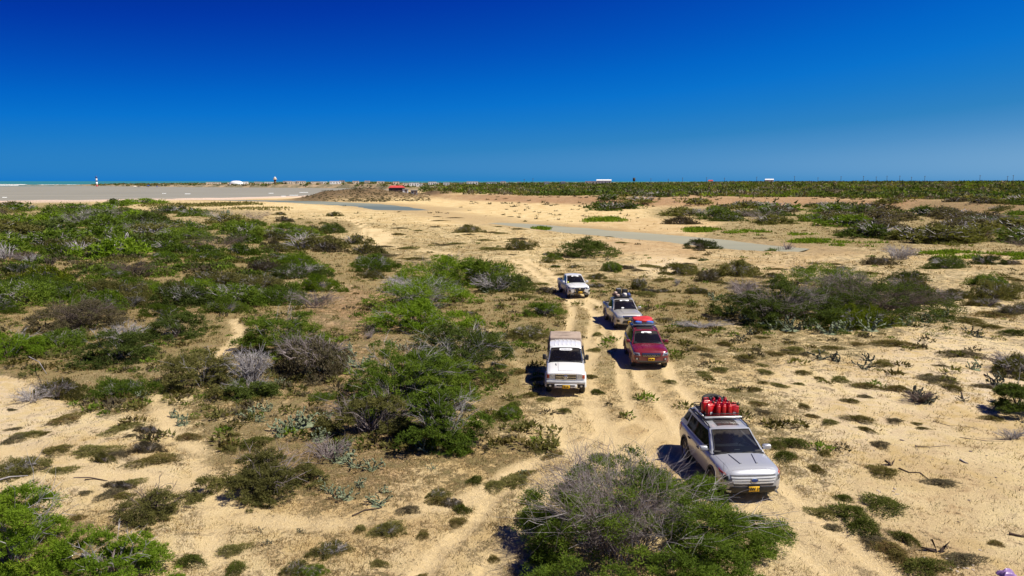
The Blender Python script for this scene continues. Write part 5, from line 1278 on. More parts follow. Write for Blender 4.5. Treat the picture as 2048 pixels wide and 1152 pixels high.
        s.add('cowl', tube1('cowl', [Vector(front(u, .02)) + Vector((.035, 0, .0)) for u in np.linspace(-.93, .93, 9)], .04, 'plate_black', 6))
        # what shows through the glass
        s.add('cabin_floor', boxm('cabin_floor', xbr + .12, xbf - .14, -wb + .05, wb - .05, zb - .06, zb + .015, 'dash'))
        s.add('dashboard', boxm('dashboard', xbf - .62, xbf - .16, -wb + .07, wb - .07, zb + .01, zb + .085, 'dash', .03))
        for xs in ((xtf - .35), (xtf - 1.2)):
            if xs - .3 < xbr: continue
            for ys in (-.37, .37):
                st = s.add('seat', boxm('seat', xs - .1, xs + .06, ys - .24, ys + .24, zb + .02, zb + .24, 'seat_cloth', .05))
                s.add('headrest', boxm('headrest', xs - .1, xs - .01, ys - .12, ys + .12, zb + .26, zb + .42, 'seat_cloth', .035), st)
        s.add('rear_view_mirror', boxm('rear_view_mirror', xtf - .0, xtf + .05, -.11, .11, zt - .14, zt - .08, 'black_plastic', .015))
        s.add('steering_wheel', tube1('steering_wheel', [(xbf - .70 + .05 * math.sin(a), .37 + .17 * math.cos(a), zb + .08 + .15 * math.sin(a)) for a in np.linspace(0, 6.283, 17)], .015, 'black_plastic'))
    def onglass(s, name, u0, u1, t0, t1, mat, lift=.014, parent=None, rounded=.35, label=None):
        V, n = [], 14
        cu, ct, hu, ht = (u0 + u1) / 2, (t0 + t1) / 2, (u1 - u0) / 2, (t1 - t0) / 2; P_ = []
        for a in np.linspace(0, 2 * math.pi, 28, endpoint=False):
            c, q = math.cos(a), math.sin(a); e = 2 / (2 + 6 * (1 - rounded)); P_.append((cu + hu * math.copysign(abs(c) ** e, c), ct + ht * math.copysign(abs(q) ** e, q)))
        V = [Vector(s.front(u, t)) + Vector((.8, 0, .6)) * lift for u, t in P_]
        me = pymesh(name, V + [v - Vector((.8, 0, .6)) * .004 for v in V], [tuple(range(28)), tuple(range(28, 56))[::-1]] + [(i, 28 + i, 28 + (i + 1) % 28, (i + 1) % 28) for i in range(28)], [MAT[mat]]); return s.add(name, me, parent or s.ws, label)
    def wipers(s):
        for u0, u1, t1 in ((-.10, -.62, .10), (.75, .12, .12)):
            a, b = Vector(s.front(u0, .03)), Vector(s.front(u1, t1)); k = Vector((.03, 0, .02)); s.add('wiper', tube1('wiper', [a + k, (a + b) / 2 + k * 1.3, b + k], .011, 'black_plastic', 5))
    def wheels(s, xs, yw, r, w, rimr):
        ty, rim, hub = wheel_meshes(r, w, rimr)
        for x in xs:
            for sg in (-1, 1):
                e = s.add('wheel', ty); e.location = (x, sg * yw, r - .035)
                if sg < 0: e.rotation_euler = (0, 0, math.pi)
                a = link('rim', rim, e); b = link('hub', hub, e)
    def arches(s, xs, r, y, mat, w=.05, t=.035):
        for x in xs:
            for sg in (-1, 1):
                V, F = [], []; k = 18
                for i in range(k + 1):
                    a = math.radians(-8 + 196 * i / k); c, q = math.cos(a), math.sin(a)
                    for rr, yy in ((r - .012, y - .12), (r - .012, y + t * .3), (r + .01, y + t), (r + w, y + t * .4), (r + w + .01, y - .06)): V.append((x + rr * c, sg * yy, r - .055 + rr * q))
                for i in range(k):
                    for j in range(4): a = i * 5 + j; f = (a, a + 1, a + 6, a + 5); F.append(f if sg > 0 else f[::-1])
                s.add('wheel_arch', pymesh('wheel_arch', V, F, [MAT[mat] if mat in MAT else MAT[s.p]], True))
    def mirrors(s, x, y, z, mat, size=(.14, .24, .17)):
        for sg in (-1, 1):
            m = s.add('side_mirror', boxm('side_mirror', x - size[0] / 2, x + size[0] / 2, min(sg * (y - size[1] / 2), sg * (y + size[1] / 2)), max(sg * (y - size[1] / 2), sg * (y + size[1] / 2)), z, z + size[2], mat if mat in MAT else s.p, .045, 3))
            s.add('mirror_arm', tube1('mirror_arm', [(x, sg * (y - size[1] / 2 - .14), z + .0), (x, sg * (y - size[1] / 2 + .05), z + .05)], .028, 'black_plastic', 6), m)
    def plate(s, x, z, text=None, w=.33, h=.165, y=0, mat='plate_yellow'):
        fr = s.add('number_plate', boxm('number_plate', x, x + .012, y - w / 2, y + w / 2, z - h / 2, z + h / 2, mat, .004, 1))
        s.add('plate_frame', boxm('plate_frame', x - .02, x + .002, y - w / 2 - .02, y + w / 2 + .02, z - h / 2 - .02, z + h / 2 + .02, 'plate_black'), fr)
        if text:
            cu = bpy.data.curves.new('t', 'FONT'); cu.body = text; cu.size = h * .82; cu.align_x = 'CENTER'; cu.align_y = 'CENTER'; cu.extrude = .002; cu.offset = .0045
            to = link('t', cu); me = evalmesh(to); bpy.data.objects.remove(to); bpy.data.curves.remove(cu)
            me.transform(Matrix(((0, 0, 1, x + .016), (.92, 0, 0, y), (0, 1, 0, z - .005), (0, 0, 0, 1)))); me.materials.clear(); me.materials.append(MAT['plate_black']); s.add('plate_lettering', me, fr)
        else:
            for yy in (-.07, .065): s.add('plate_lettering', boxm('plate_lettering', x + .012, x + .015, y + yy - .045, y + yy + .045, z - .03, z + .035, 'plate_black'), fr)
    def bars(s, name, x0, x1, y, z, n, r, mat, parent=None):
        pass
def disc(name, c, r, mat, nrm=(1, 0, 0), th=.02, k=18, ry=None):
    """short round lamp or badge facing along nrm"""
    nrm = Vector(nrm).normalized(); a = nrm.cross(Vector((0, 0, 1))).normalized(); b = a.cross(nrm) * -1; c = Vector(c); ry = ry or r
    V = []
    for o_, f in ((0, 1), (th, 1), (th * 1.25, .75)): V += [c + nrm * o_ + a * r * f * math.cos(t) + b * ry * f * math.sin(t) for t in np.arange(k) * 2 * math.pi / k]
    F = []
    for j in range(2): F += [(j * k + i, j * k + (i + 1) % k, (j + 1) * k + (i + 1) % k, (j + 1) * k + i) for i in range(k)]
    F += [tuple(range(2 * k, 3 * k)), tuple(range(k))[::-1]]
    me = pymesh(name, V, F, [MAT[mat]], False); import bmesh; bm = bmesh.new(); bm.from_mesh(me); bmesh.ops.recalc_face_normals(bm, faces=bm.faces); bm.to_mesh(me); bm.free(); return me
def frontx(v, y, z):
    h = v.bvh.ray_cast(Vector((5, y, z)), Vector((-1, 0, 0))); return h[0].x if h[0] is not None else 2.4

# ---- silver suv nearest the camera
v = Veh('silver_suv', VEH[0], 'large silver suv nearest the camera, red fuel cans and spare tyre on its roof', 'suv', 'paint_silver')
v.body([(2.52, .46, .52, .46, .42, .58, .76, .78), (2.46, .72, .80, .70, .34, .60, .90, .97), (2.30, .89, .95, .84, .27, .64, 1.00, 1.075), (2.10, .95, .99, .88, .25, .68, 1.07, 1.13), (1.75, .96, 1.0, .90, .25, .70, 1.07, 1.14), (1.15, .96, 1.0, .90, .25, .70, 1.11, 1.19),
        (.6, .96, 1.0, .90, .25, .72, 1.12, 1.15), (-.3, .96, 1.0, .90, .25, .74, 1.13, 1.14), (-1.3, .97, 1.01, .91, .25, .76, 1.15, 1.16), (-2.1, .93, .98, .88, .28, .78, 1.16, 1.17), (-2.42, .88, .92, .82, .34, .78, 1.14, 1.15), (-2.52, .74, .80, .70, .42, .76, 1.04, 1.05)], (1.48, -1.38), .43)
v.cabin(1.30, .40, -2.42, -2.05, .885, .68, 1.12, 1.68, cv=.15, crown=.055, side=((.56, .925, .10, .84), (.245, .535, .10, .84), (.05, .175, .30, .86)))
v.patch('hood', [(1.28, -.80, 1.1), (1.28, .80, 1.1), (2.32, .72, 1.), (2.32, -.72, 1.)], (0, 0, -1), 'body', .008, .03, 12, 10)
for sg in (-1, 1):
    v.patch('hood_crease', [(1.36, sg * .35, 1), (1.36, sg * .41, 1), (2.06, sg * .29, 1), (2.06, sg * .23, 1)], (0, 0, -1), 'body', .040, .02, 2, 6)
v.patch('grille_surround', [(2.5, -.62, .60), (2.5, .62, .60), (2.5, .72, .92), (2.5, -.72, .92)], (-1, 0, 0), 'grey_plastic', .012, .03, 14, 6)
for z, w, h in ((.855, .70, .035), (.775, .68, .05), (.695, .64, .045)):
    v.patch('grille_bar', [(2.5, -w, z - h / 2), (2.5, w, z - h / 2), (2.5, w, z + h / 2), (2.5, -w, z + h / 2)], (-1, 0, 0), 'grille_silver', .038, .03, 16, 2)
e_ = v.add('emblem', disc('emblem', (frontx(v, 0, .78) + .03, 0, .775), .115, 'bag_navy', ry=.055)); v.add('emblem_rim', disc('emblem_rim', (frontx(v, 0, .78) + .022, 0, .775), .132, 'chrome', ry=.068), e_)
for hl in v.patch('headlight', [(2.4, .66, .72), (2.2, .96, .78), (2.0, .98, .99), (2.3, .72, .93)], (-1, -.75, 0), 'lamp_lens', .012, .03, 8, 5, mirror=True): pass
v.patch('headlight_inner', [(2.35, .70, .75), (2.25, .86, .78), (2.2, .88, .89), (2.32, .72, .88)], (-1, -.75, 0), 'lamp_dark', .018, .02, 5, 3, mirror=True)
v.patch('turn_indicator', [(2.3, .78, .90), (2.1, .96, .92), (2.0, .97, .99), (2.25, .80, .95)], (-1, -.75, 0), 'indicator', .020, .02, 5, 3, mirror=True)
v.patch('lower_bumper', [(2.4, -.86, .27), (2.4, .86, .27), (2.5, .72, .555), (2.5, -.72, .555)], (-1, 0, 0), 'black_plastic', .02, .05, 14, 4)
v.patch('bumper_corner', [(2.2, .97, .27), (2.4, .80, .27), (2.4, .78, .45), (2.2, .97, .42)], (-1, -.8, 0), 'black_plastic', .02, .04, 5, 3, mirror=True)
v.patch('fog_lamp', [(2.3, .66, .36), (2.3, .80, .36), (2.3, .80, .44), (2.3, .66, .44)], (-1, -.2, 0), 'lamp_lens', .035, .03, 3, 3, mirror=True)
v.plate(2.545, .50, 'HNW 190', .34, .17)
v.patch('front_door', [(-.10, 1, .40), (.98, 1, .40), (1.02, 1, 1.08), (-.12, 1, 1.08)], (0, -1, 0), 'body', .007, .02, 8, 6, mirror=True)
v.patch('rear_door', [(-1.0, 1, .62), (-.12, 1, .40), (-.14, 1, 1.08), (-1.2, 1, 1.09)], (0, -1, 0), 'body', .007, .02, 8, 6, mirror=True)
v.patch('side_cladding', [(-.96, 1, .26), (1.0, 1, .26), (1.0, 1, .37), (-.96, 1, .37)], (0, -1, 0), 'black_plastic', .018, .03, 10, 2, mirror=True)
for x in (-.02, -1.0): v.patch('door_handle', [(x, 1, .93), (x + .2, 1, .93), (x + .2, 1, .965), (x, 1, .965)], (0, -1, 0), 'black_plastic', .04, .04, 3, 1, mirror=True)
v.patch('tail_light', [(-2.3, 1, .82), (-2.05, 1, .84), (-2.02, 1, 1.12), (-2.3, 1, 1.12)], (.4, -1, 0), 'indicator', .015, .03, 4, 4, mirror=True)
v.arches((1.48, -1.38), .43, .985, 'black_plastic', .06); v.wheels((1.48, -1.38), .87, .385, .25, .26); v.mirrors(.86, 1.07, 1.13, 'body', (.17, .26, .17)); v.wipers()
rx = lambda x, y: v.roofbvh.ray_cast(Vector((x, y, 4)), Vector((0, 0, -1)))[0].z
v.add('sunroof', pymesh('sunroof', [(x, y, rx(x, y) + .008) for x in (-.32, -.02, .18) for y in (-.38, -.13, .13, .38)], [(i * 4 + j, (i + 1) * 4 + j, (i + 1) * 4 + j + 1, i * 4 + j + 1) for i in range(2) for j in range(3)], [MAT['sunroof_glass']]))
v.onglass('paper_on_dashboard', -.12, .10, .16, .22, 'paper_white', -.06, v.root)
# people in the front seats
def occupant(v, y, shirt, x=None, zb=1.1, lab='person'):
    import bmesh; bm = bmesh.new(); x = .05 if x is None else x
    prof = [(.0, .19, .12), (.12, .21, .13), (.22, .20, .12), (.30, .10, .08), (.33, .055, .055), (.38, .055, .055), (.42, .075, .09), (.50, .082, .10), (.56, .07, .085), (.60, .02, .02)]; k = 12
    V, F = [], []
    for z, ry_, rx_ in prof: V += [(x + rx_ * math.cos(t), y + ry_ * math.sin(t), zb - .14 + z * 1.0) for t in np.arange(k) * 2 * math.pi / k]
    mi = []
    for i in range(len(prof) - 1):
        for j in range(k): F.append((i * k + j, i * k + (j + 1) % k, (i + 1) * k + (j + 1) % k, (i + 1) * k + j)); mi.append(0 if i < 3 else 1)
    F.append(tuple(range((len(prof) - 1) * k, len(prof) * k))); mi.append(1); bm.free()
    me = pymesh('person', V, F, [MAT[shirt], MAT['skin_tone']], True); me.polygons.foreach_set('material_index', mi)
    w = Matrix.Translation(v.root.location) @ Matrix.Rotation(v.root.rotation_euler.z, 4, 'Z')
    o = link('person', me); o.matrix_world = w; tag(o, lab, 'person'); return o
occupant(v, .37, 'shirt_white', .12, 1.16, 'person in a white shirt driving the silver suv, seen through the windshield')
occupant(v, -.37, 'shirt_white', .02, 1.14, 'person in a light shirt on the passenger seat of the silver suv')
# roof rails and basket
rt = 1.80
for sg in (-1, 1):
    v.add('roof_rail', tube1('roof_rail', [(x, sg * .66, rx(x, sg * .62) + .05 + (0 if -1.7 < x < .1 else -.04)) for x in (.25, .05, -.6, -1.2, -1.75, -1.95)], .022, 'black_plastic'))
for x in (-.36, -1.45): v.add('cross_bar', tube1('cross_bar', [(x, -.72, rt + .0), (x, 0, rt), (x, .72, rt)], .024, 'black_plastic'))
rk = v.add('roof_rack', boxm('roof_rack', -1.75, -.42, -.56, .56, rt + .02, rt + .04, 'black_plastic'))
for z in (.06, .15): v.add('rack_tube', tube1('rack_tube', [(-.42, -.58, rt + z), (-.42, .58, rt + z), (-1.78, .58, rt + z), (-1.78, -.58, rt + z), (-.42, -.58, rt + z)], .013, 'black_plastic'), rk)
for x in np.linspace(-1.78, -.6, 5): 
    for sg in (-1, 1): v.add('rack_post', tube1('rack_post', [(x, sg * .58, rt), (x, sg * .58, rt + .15)], .01, 'black_plastic', 5), rk)
v.add('awning_bar', boxm('awning_bar', -.40, -.32, -.66, .66, rt + .015, rt + .075, 'alu', .02), rk, 'white aluminium bar across the front of the rack')
v.add('roof_pole', tube1('roof_pole', [(-.5, -.66, rt + .06), (-1.5, -.66, rt + .06)], .03, 'alu'), rk, 'pale pole tied along the side of the rack')
SUV = v
def w2(v, x, y, z): return Matrix.Translation(v.root.location) @ Matrix.Rotation(v.root.rotation_euler.z, 4, 'Z') @ Vector((x, y, z))
JC = {}
def jerry(v, x, y, z, rz, label, s=1.0, tilt=0.0):
    if not JC:
        JC['b'] = boxm('can_body', -.072, .072, -.165, .165, 0, .38, 'can_red', .035, 2); JC['r'] = boxm('side_panel', -.077, .077, -.11, .11, .07, .30, 'can_red', .01, 1); JC['t'] = boxm('can_shoulder', -.06, .06, -.13, .08, .37, .43, 'can_red', .03, 2)
        JC['h'] = tube1('handle', [(0, -.12, .42), (0, -.10, .49), (0, .03, .49), (0, .06, .43)], .018, 'can_red', 6); JC['c'] = lathe('cap', [(.0, .05), (.04, .05), (.042, .0), (.042, -.02)], 'can_black', 12)
        JC['m'] = boxm('can_sticker', -.045, .045, -.170, -.1665, .04, .12, 'paper_white', 0) if False else boxm('can_sticker', .078, .081, -.05, .05, .05, .14, 'paper_white', 0)
    e = empty('fuel_can', w2(v, x, y, z), v.root.rotation_euler.z + rz); e.rotation_euler[1] = tilt; e.scale = (s, s, s); tag(e, label, 'fuel can', 'red fuel cans on the roof of the silver suv')
    for k, nm in (('b', 'can_body'), ('r', 'side_panel'), ('t', 'can_shoulder'), ('h', 'handle'), ('m', 'can_sticker')): link(nm, JC[k], e)
    c = link('cap', JC['c'], e); c.location = (0, .11, .45); c.rotation_euler = (R(70), 0, 0)
zc = rt + .045
for x, y, rz, lab, s in [(-.60, -.38, .35, 'red fuel can lying at the front left corner of the silver suv roof rack', 1.0), (-.60, -.13, math.pi / 2, 'front row red fuel can, second from the left on the silver suv', 1.0), (-.60, .07, math.pi / 2, 'front row red fuel can in the middle on the silver suv', 1.0), (-.60, .27, math.pi / 2, 'front row red fuel can, second from the right on the silver suv', 1.0),
                         (-.58, .47, -.25, 'red fuel can at the front right corner of the silver suv roof rack', .9), (-.86, -.42, .2, 'taller red fuel can standing behind the front left corner can', 1.12), (-.98, -.14, math.pi / 2, 'back row red fuel can left of centre below the spare tyre', 1.05), (-.98, .07, math.pi / 2, 'back row red fuel can in the centre before the spare tyre', 1.05), (-.98, .28, math.pi / 2, 'back row red fuel can at the right before the spare tyre', 1.05)]:
    jerry(v, x, y, zc + (.0), rz, lab, s)
v.add('ratchet_strap', tube1('ratchet_strap', [(-.44, -.56, zc + .05), (-.44, .56, zc + .05)], .014, 'strap_red', 6), rk, 'red strap across the front of the fuel cans')
ty, rim, hub = wheel_meshes(.40, .26, .24)
sp = link('spare_tyre', ty); sp.location = w2(v, -1.42, .0, zc + .25); sp.rotation_euler = (R(90), 0, v.root.rotation_euler.z); sp.rotation_euler[1] = R(8); tag(sp, 'black spare tyre lying on the roof rack of the silver suv behind the fuel cans', 'tyre')
bx = link('tool_case', boxm('tool_case', -.30, .30, -.40, .40, 0, .12, 'bag_black', .03)); bx.location = w2(v, -1.40, 0, zc); bx.rotation_euler[2] = v.root.rotation_euler.z; tag(bx, 'flat black case under the spare tyre on the silver suv', 'case')

# ---- white pickup with canvas cover
v = Veh('canvas_back_pickup', VEH[1], 'boxy white pickup with a tan canvas cover over its bed', 'pickup', 'paint_white')
v.body([(2.46, .80, .82, .78, .62, .82, 1.05, 1.07), (2.43, .86, .90, .84, .58, .84, 1.08, 1.11), (2.2, .88, .93, .86, .56, .84, 1.12, 1.16), (1.8, .88, .93, .86, .54, .84, 1.15, 1.20), (1.1, .88, .93, .86, .50, .84, 1.20, 1.26),
        (.9, .88, .93, .88, .45, .84, 1.22, 1.25), (0, .88, .93, .88, .45, .84, 1.22, 1.23), (-.9, .88, .93, .88, .5, .84, 1.22, 1.23), (-1.6, .88, .93, .88, .55, .84, 1.22, 1.23), (-2.6, .88, .93, .88, .55, .84, 1.22, 1.23), (-2.66, .86, .91, .86, .58, .84, 1.2, 1.21)], (1.66, -1.5), .47)
v.cabin(1.02, .58, -1.02, -.98, .86, .74, 1.23, 1.88, cv=.05, crown=.05, side=((.52, .95, .08, .84), (.05, .46, .08, .84)), ws=(.92, .08, .91), rw=(.7, .3, .85), bev=.045)
v.patch('hood', [(1.05, -.74, 1.1), (1.05, .74, 1.1), (2.38, .74, 1.), (2.38, -.74, 1.)], (0, 0, -1), 'body', .012, .03, 10, 10)
v.patch('hood_bulge', [(1.15, -.36, 1.1), (1.15, .36, 1.1), (2.3, .34, 1.), (2.3, -.34, 1.)], (0, 0, -1), 'body', .035, .04, 8, 8)
v.patch('hood_scoop', [(1.35, -.50, 1.1), (1.35, -.44, 1.1), (1.62, -.43, 1.), (1.62, -.46, 1.)], (0, 0, -1), 'grey_plastic', .030, .03, 2, 4)
v.patch('grille_surround', [(2.5, -.50, .78), (2.5, .50, .78), (2.5, .50, 1.03), (2.5, -.50, 1.03)], (-1, 0, 0), 'grey_plastic', .012, .03, 8, 3)
v.patch('grille', [(2.5, -.46, .81), (2.5, .46, .81), (2.5, .46, 1.0), (2.5, -.46, 1.0)], (-1, 0, 0), 'black_plastic', .016, .03, 8, 3)
for z in (.905, 1.015, .80): v.patch('grille_bar', [(2.5, -.48, z - .016), (2.5, .48, z - .016), (2.5, .48, z + .016), (2.5, -.48, z + .016)], (-1, 0, 0), 'chrome', .035, .03, 8, 1)
fx = frontx(v, 0, .9) + .03
e_ = v.add('emblem', disc('emblem', (fx, 0, .905), .105, 'chrome', ry=.085)); v.add('emblem_centre', disc('emblem_centre', (fx + .012, 0, .905), .075, 'lamp_dark', ry=.055), e_); v.add('emblem_bar', disc('emblem_bar', (fx + .026, 0, .915), .022, 'chrome', ry=.05), e_); v.add('emblem_loop', disc('emblem_loop', (fx + .026, 0, .93), .055, 'chrome', ry=.02), e_)
v.patch('headlight', [(2.5, .53, .80), (2.5, .74, .80), (2.5, .74, 1.02), (2.5, .53, 1.02)], (-1, 0, 0), 'lamp_lens', .022, .03, 4, 3, mirror=True)
v.patch('turn_indicator', [(2.4, .75, .83), (2.4, .87, .83), (2.4, .87, 1.0), (2.4, .75, 1.0)], (-1, -.3, 0), 'indicator', .026, .03, 3, 3, mirror=True)
bp = v.add('bumper', boxm('bumper', 2.46, 2.66, -.90, .90, .60, .74, 'steel_grey', .035), None, 'grey steel upper bumper')
v.add('bumper_frame', boxm('bumper_frame', 2.50, 2.70, -.52, .52, .44, .60, 'paint_white', .02), bp)
v.add('bumper_slot', boxm('bumper_slot', 2.70, 2.706, -.42, .42, .52, .58, 'plate_black'), bp)
for sg in (-1, 1):
    v.add('bumper_end', boxm('bumper_end', 2.36, 2.62, min(sg * .54, sg * .88), max(sg * .54, sg * .88), .42, .61, 'black_plastic', .03), bp)
    v.add('fog_lamp', disc('fog_lamp', (2.62, sg * .72, .52), .055, 'lamp_lens'), bp)
v.plate(2.71, .495, None, .34, .15, .02)
v.patch('front_door', [(0, 1, .55), (.95, 1, .55), (1.0, 1, 1.2), (0, 1, 1.2)], (0, -1, 0), 'body', .007, .02, 6, 5, mirror=True)
v.patch('rear_door', [(-.95, 1, .55), (-.02, 1, .55), (-.02, 1, 1.2), (-.95, 1, 1.2)], (0, -1, 0), 'body', .007, .02, 6, 5, mirror=True)
for x in (.1, -.85): v.patch('door_handle', [(x, 1, 1.02), (x + .16, 1, 1.02), (x + .16, 1, 1.05), (x, 1, 1.05)], (0, -1, 0), 'black_plastic', .04, .04, 3, 1, mirror=True)
v.arches((1.66, -1.5), .47, .915, 'body', .07, .06); v.wheels((1.66, -1.5), .79, .40, .25, .22); v.mirrors(.82, 1.03, 1.32, 'black_plastic', (.12, .17, .26)); v.wipers()
for y in np.linspace(-.5, .5, 6): v.add('roof_rib', boxm('roof_rib', -.9, .42, y - .03, y + .03, v.roofbvh.ray_cast(Vector((-.2, y, 4)), Vector((0, 0, -1)))[0].z - .03, v.roofbvh.ray_cast(Vector((-.2, y, 4)), Vector((0, 0, -1)))[0].z + .008, 'paint_white', .01, 1))
tag(v.ws, None); v.onglass('windshield_sticker', -.40, .42, .74, .89, 'sticker_white', rounded=.75)
for u in np.linspace(-.24, .26, 7): v.onglass('sticker_lettering', u - .022, u + .022, .80, .83, 'lamp_dark', .02)
v.onglass('paper_on_dashboard', -.28, -.06, .10, .30, 'bag_white', -.05, v.root, .9)
occupant(v, .37, 'shirt_dark', .25, 1.24, 'person in a dark shirt driving the boxy white pickup')
occupant(v, -.37, 'bag_blue', .20, 1.24, 'person in a blue shirt on the passenger seat of the boxy white pickup')
cn = v.add('canvas_cover', boxm('canvas_cover', -2.66, -1.05, -.93, .93, 1.20, 2.02, 'canvas_tan', .07, 3, (.99, .86)), None, 'tan canvas roof with dark side flaps')
for sg in (-1, 1): v.add('side_flap', pymesh('side_flap', [(x, sg * y, z) for x in (-2.6, -2.1, -1.6, -1.1) for y, z in ((.945, 1.2), (.93, 1.5), (.875, 1.85))], [(i * 3 + j, i * 3 + j + 1, i * 3 + j + 4, i * 3 + j + 3) for i in range(3) for j in range(2)], [MAT['canvas_dark']]), cn)
for x in (-1.45, -1.85, -2.25): v.add('canvas_seam', tube1('canvas_seam', [(x, -.76, 2.0), (x, 0, 2.035), (x, .76, 2.0)], .018, 'canvas_tan', 5), cn)
v.add('snorkel', tube1('snorkel', [(1.0, .93, 1.2), (.9, .90, 1.5), (.62, .83, 1.86), (.64, .83, 1.98)], .04, 'black_plastic'))
TLC = v

# ---- dark red suv
v = Veh('red_suv', VEH[2], 'dark red suv with a loaded roof tray, behind the silver suv on the track', 'suv', 'paint_red')
v.body([(2.44, .50, .58, .52, .45, .62, .80, .83), (2.37, .76, .83, .74, .38, .64, .95, 1.0), (2.2, .90, .95, .84, .30, .68, 1.04, 1.09), (1.9, .93, .97, .87, .27, .70, 1.07, 1.14), (1.5, .93, .97, .88, .27, .72, 1.10, 1.17), (1.0, .93, .97, .88, .27, .72, 1.13, 1.19),
        (.5, .93, .97, .88, .27, .74, 1.14, 1.16), (-.4, .93, .97, .88, .27, .74, 1.15, 1.16), (-1.4, .93, .98, .88, .27, .76, 1.17, 1.18), (-2.1, .90, .95, .86, .3, .78, 1.18, 1.19), (-2.4, .84, .88, .8, .36, .78, 1.14, 1.15), (-2.46, .7, .76, .7, .45, .78, 1.05, 1.06)], (1.48, -1.43), .43)
v.cabin(1.22, .32, -2.35, -1.95, .86, .66, 1.13, 1.68, cv=.13, crown=.05, side=((.56, .92, .1, .84), (.25, .53, .1, .84), (.06, .2, .2, .84)))
v.patch('hood', [(1.2, -.76, 1.1), (1.2, .76, 1.1), (2.26, .66, 1.), (2.26, -.66, 1.)], (0, 0, -1), 'body', .010, .03, 10, 10)
v.patch('hood_ridge', [(1.3, -.46, 1.1), (1.3, .46, 1.1), (2.2, .40, 1.), (2.2, -.40, 1.)], (0, 0, -1), 'body', .026, .04, 8, 8)
v.patch('grille_surround', [(2.5, -.48, .74), (2.5, .48, .74), (2.5, .50, .92), (2.5, -.50, .92)], (-1, 0, 0), 'black_plastic', .012, .03, 10, 3)
for y in np.linspace(-.39, .39, 7):
    g_ = v.patch('grille_slot', [(2.5, y - .048, .75), (2.5, y + .048, .75), (2.5, y + .052, .91), (2.5, y - .052, .91)], (-1, 0, 0), 'chrome', .026, .02, 2, 2)
    v.patch('slot_opening', [(2.5, y - .034, .765), (2.5, y + .034, .765), (2.5, y + .038, .895), (2.5, y - .038, .895)], (-1, 0, 0), 'plate_black', .032, .02, 2, 2, parent=g_)
v.patch('headlight', [(2.4, .56, .76), (2.2, .90, .80), (2.1, .92, .93), (2.3, .58, .92)], (-1, -.5, 0), 'lamp_lens', .014, .03, 6, 3, mirror=True)
v.patch('headlight_inner', [(2.4, .64, .79), (2.2, .78, .80), (2.1, .78, .88), (2.3, .64, .88)], (-1, -.5, 0), 'lamp_dark', .02, .03, 4, 3, mirror=True)
v.patch('lower_bumper', [(2.4, -.86, .30), (2.4, .86, .30), (2.4, .62, .50), (2.4, -.62, .50)], (-1, 0, 0), 'black_plastic', .014, .04, 12, 3)
v.patch('bumper_lip', [(2.4, -.86, .44), (2.4, .86, .44), (2.4, .80, .50), (2.4, -.80, .50)], (-1, 0, 0), 'grey_plastic', .03, .04, 12, 1)
for sg in (-1, 1): v.add('fog_lamp', disc('fog_lamp', (frontx(v, sg * .74, .60) - .01, sg * .74, .60), .055, 'lamp_lens', (1, sg * .3, 0))); v.patch('fog_lamp_recess', [(2.4, sg * .64, .54), (2.4, sg * .84, .54), (2.3, sg * .84, .66), (2.4, sg * .64, .66)], (-1, -sg * .2, 0), 'plate_black', .008, .02, 3, 2)
v.plate(frontx(v, 0, .6) + .02, .59, None, .33, .16, -.0)
v.patch('front_door', [(-.15, 1, .42), (.95, 1, .42), (1.0, 1, 1.1), (-.15, 1, 1.1)], (0, -1, 0), 'body', .007, .02, 6, 5, mirror=True)
v.patch('rear_door', [(-1.0, 1, .6), (-.17, 1, .42), (-.17, 1, 1.1), (-1.15, 1, 1.1)], (0, -1, 0), 'body', .007, .02, 6, 5, mirror=True)
v.patch('side_cladding', [(-.98, 1, .28), (1.0, 1, .28), (1.0, 1, .38), (-.98, 1, .38)], (0, -1, 0), 'black_plastic', .015, .03, 8, 2, mirror=True)
v.arches((1.48, -1.43), .43, .955, 'body', .05); v.wheels((1.48, -1.43), .83, .385, .25, .25); v.mirrors(.82, 1.04, 1.14, 'body', (.14, .22, .17)); v.wipers()
v.onglass('windshield_sticker', -.42, .40, .78, .90, 'sticker_white', rounded=.6); v.onglass('paper_on_dashboard', .55, .85, .06, .2, 'cooler_grey', -.03, v.root, .9)
rr_ = v.add('roof_glass', pymesh('roof_glass', [(x, y, v.roofbvh.ray_cast(Vector((x, y, 4)), Vector((0, 0, -1)))[0].z + .008) for x in (-.9, -.4, .05) for y in (-.46, -.15, .15, .46)], [(i * 4 + j, (i + 1) * 4 + j, (i + 1) * 4 + j + 1, i * 4 + j + 1) for i in range(2) for j in range(3)], [MAT['sunroof_glass']]))
for sg in (-1, 1): v.add('roof_rail', tube1('roof_rail', [(x, sg * .64, 1.74 + (.02 if -1.7 < x < .1 else -.03)) for x in (.2, .0, -.8, -1.7, -1.9)], .02, 'black_plastic'))
for x in (-.55, -1.45): v.add('cross_bar', tube1('cross_bar', [(x, -.68, 1.80), (x, .68, 1.80)], .025, 'alu'))
tr = v.add('roof_tray', boxm('roof_tray', -1.85, -.42, -.60, .60, 1.84, 1.90, 'cooler_grey', .03, 2), None, 'shallow grey roof tray')
for z in (1.93, 2.0): v.add('rack_tube', tube1('rack_tube', [(-.40, -.62, z), (-.40, .62, z), (-1.88, .62, z), (-1.88, -.62, z), (-.40, -.62, z)], .014, 'grey_plastic'), tr)
RED = v
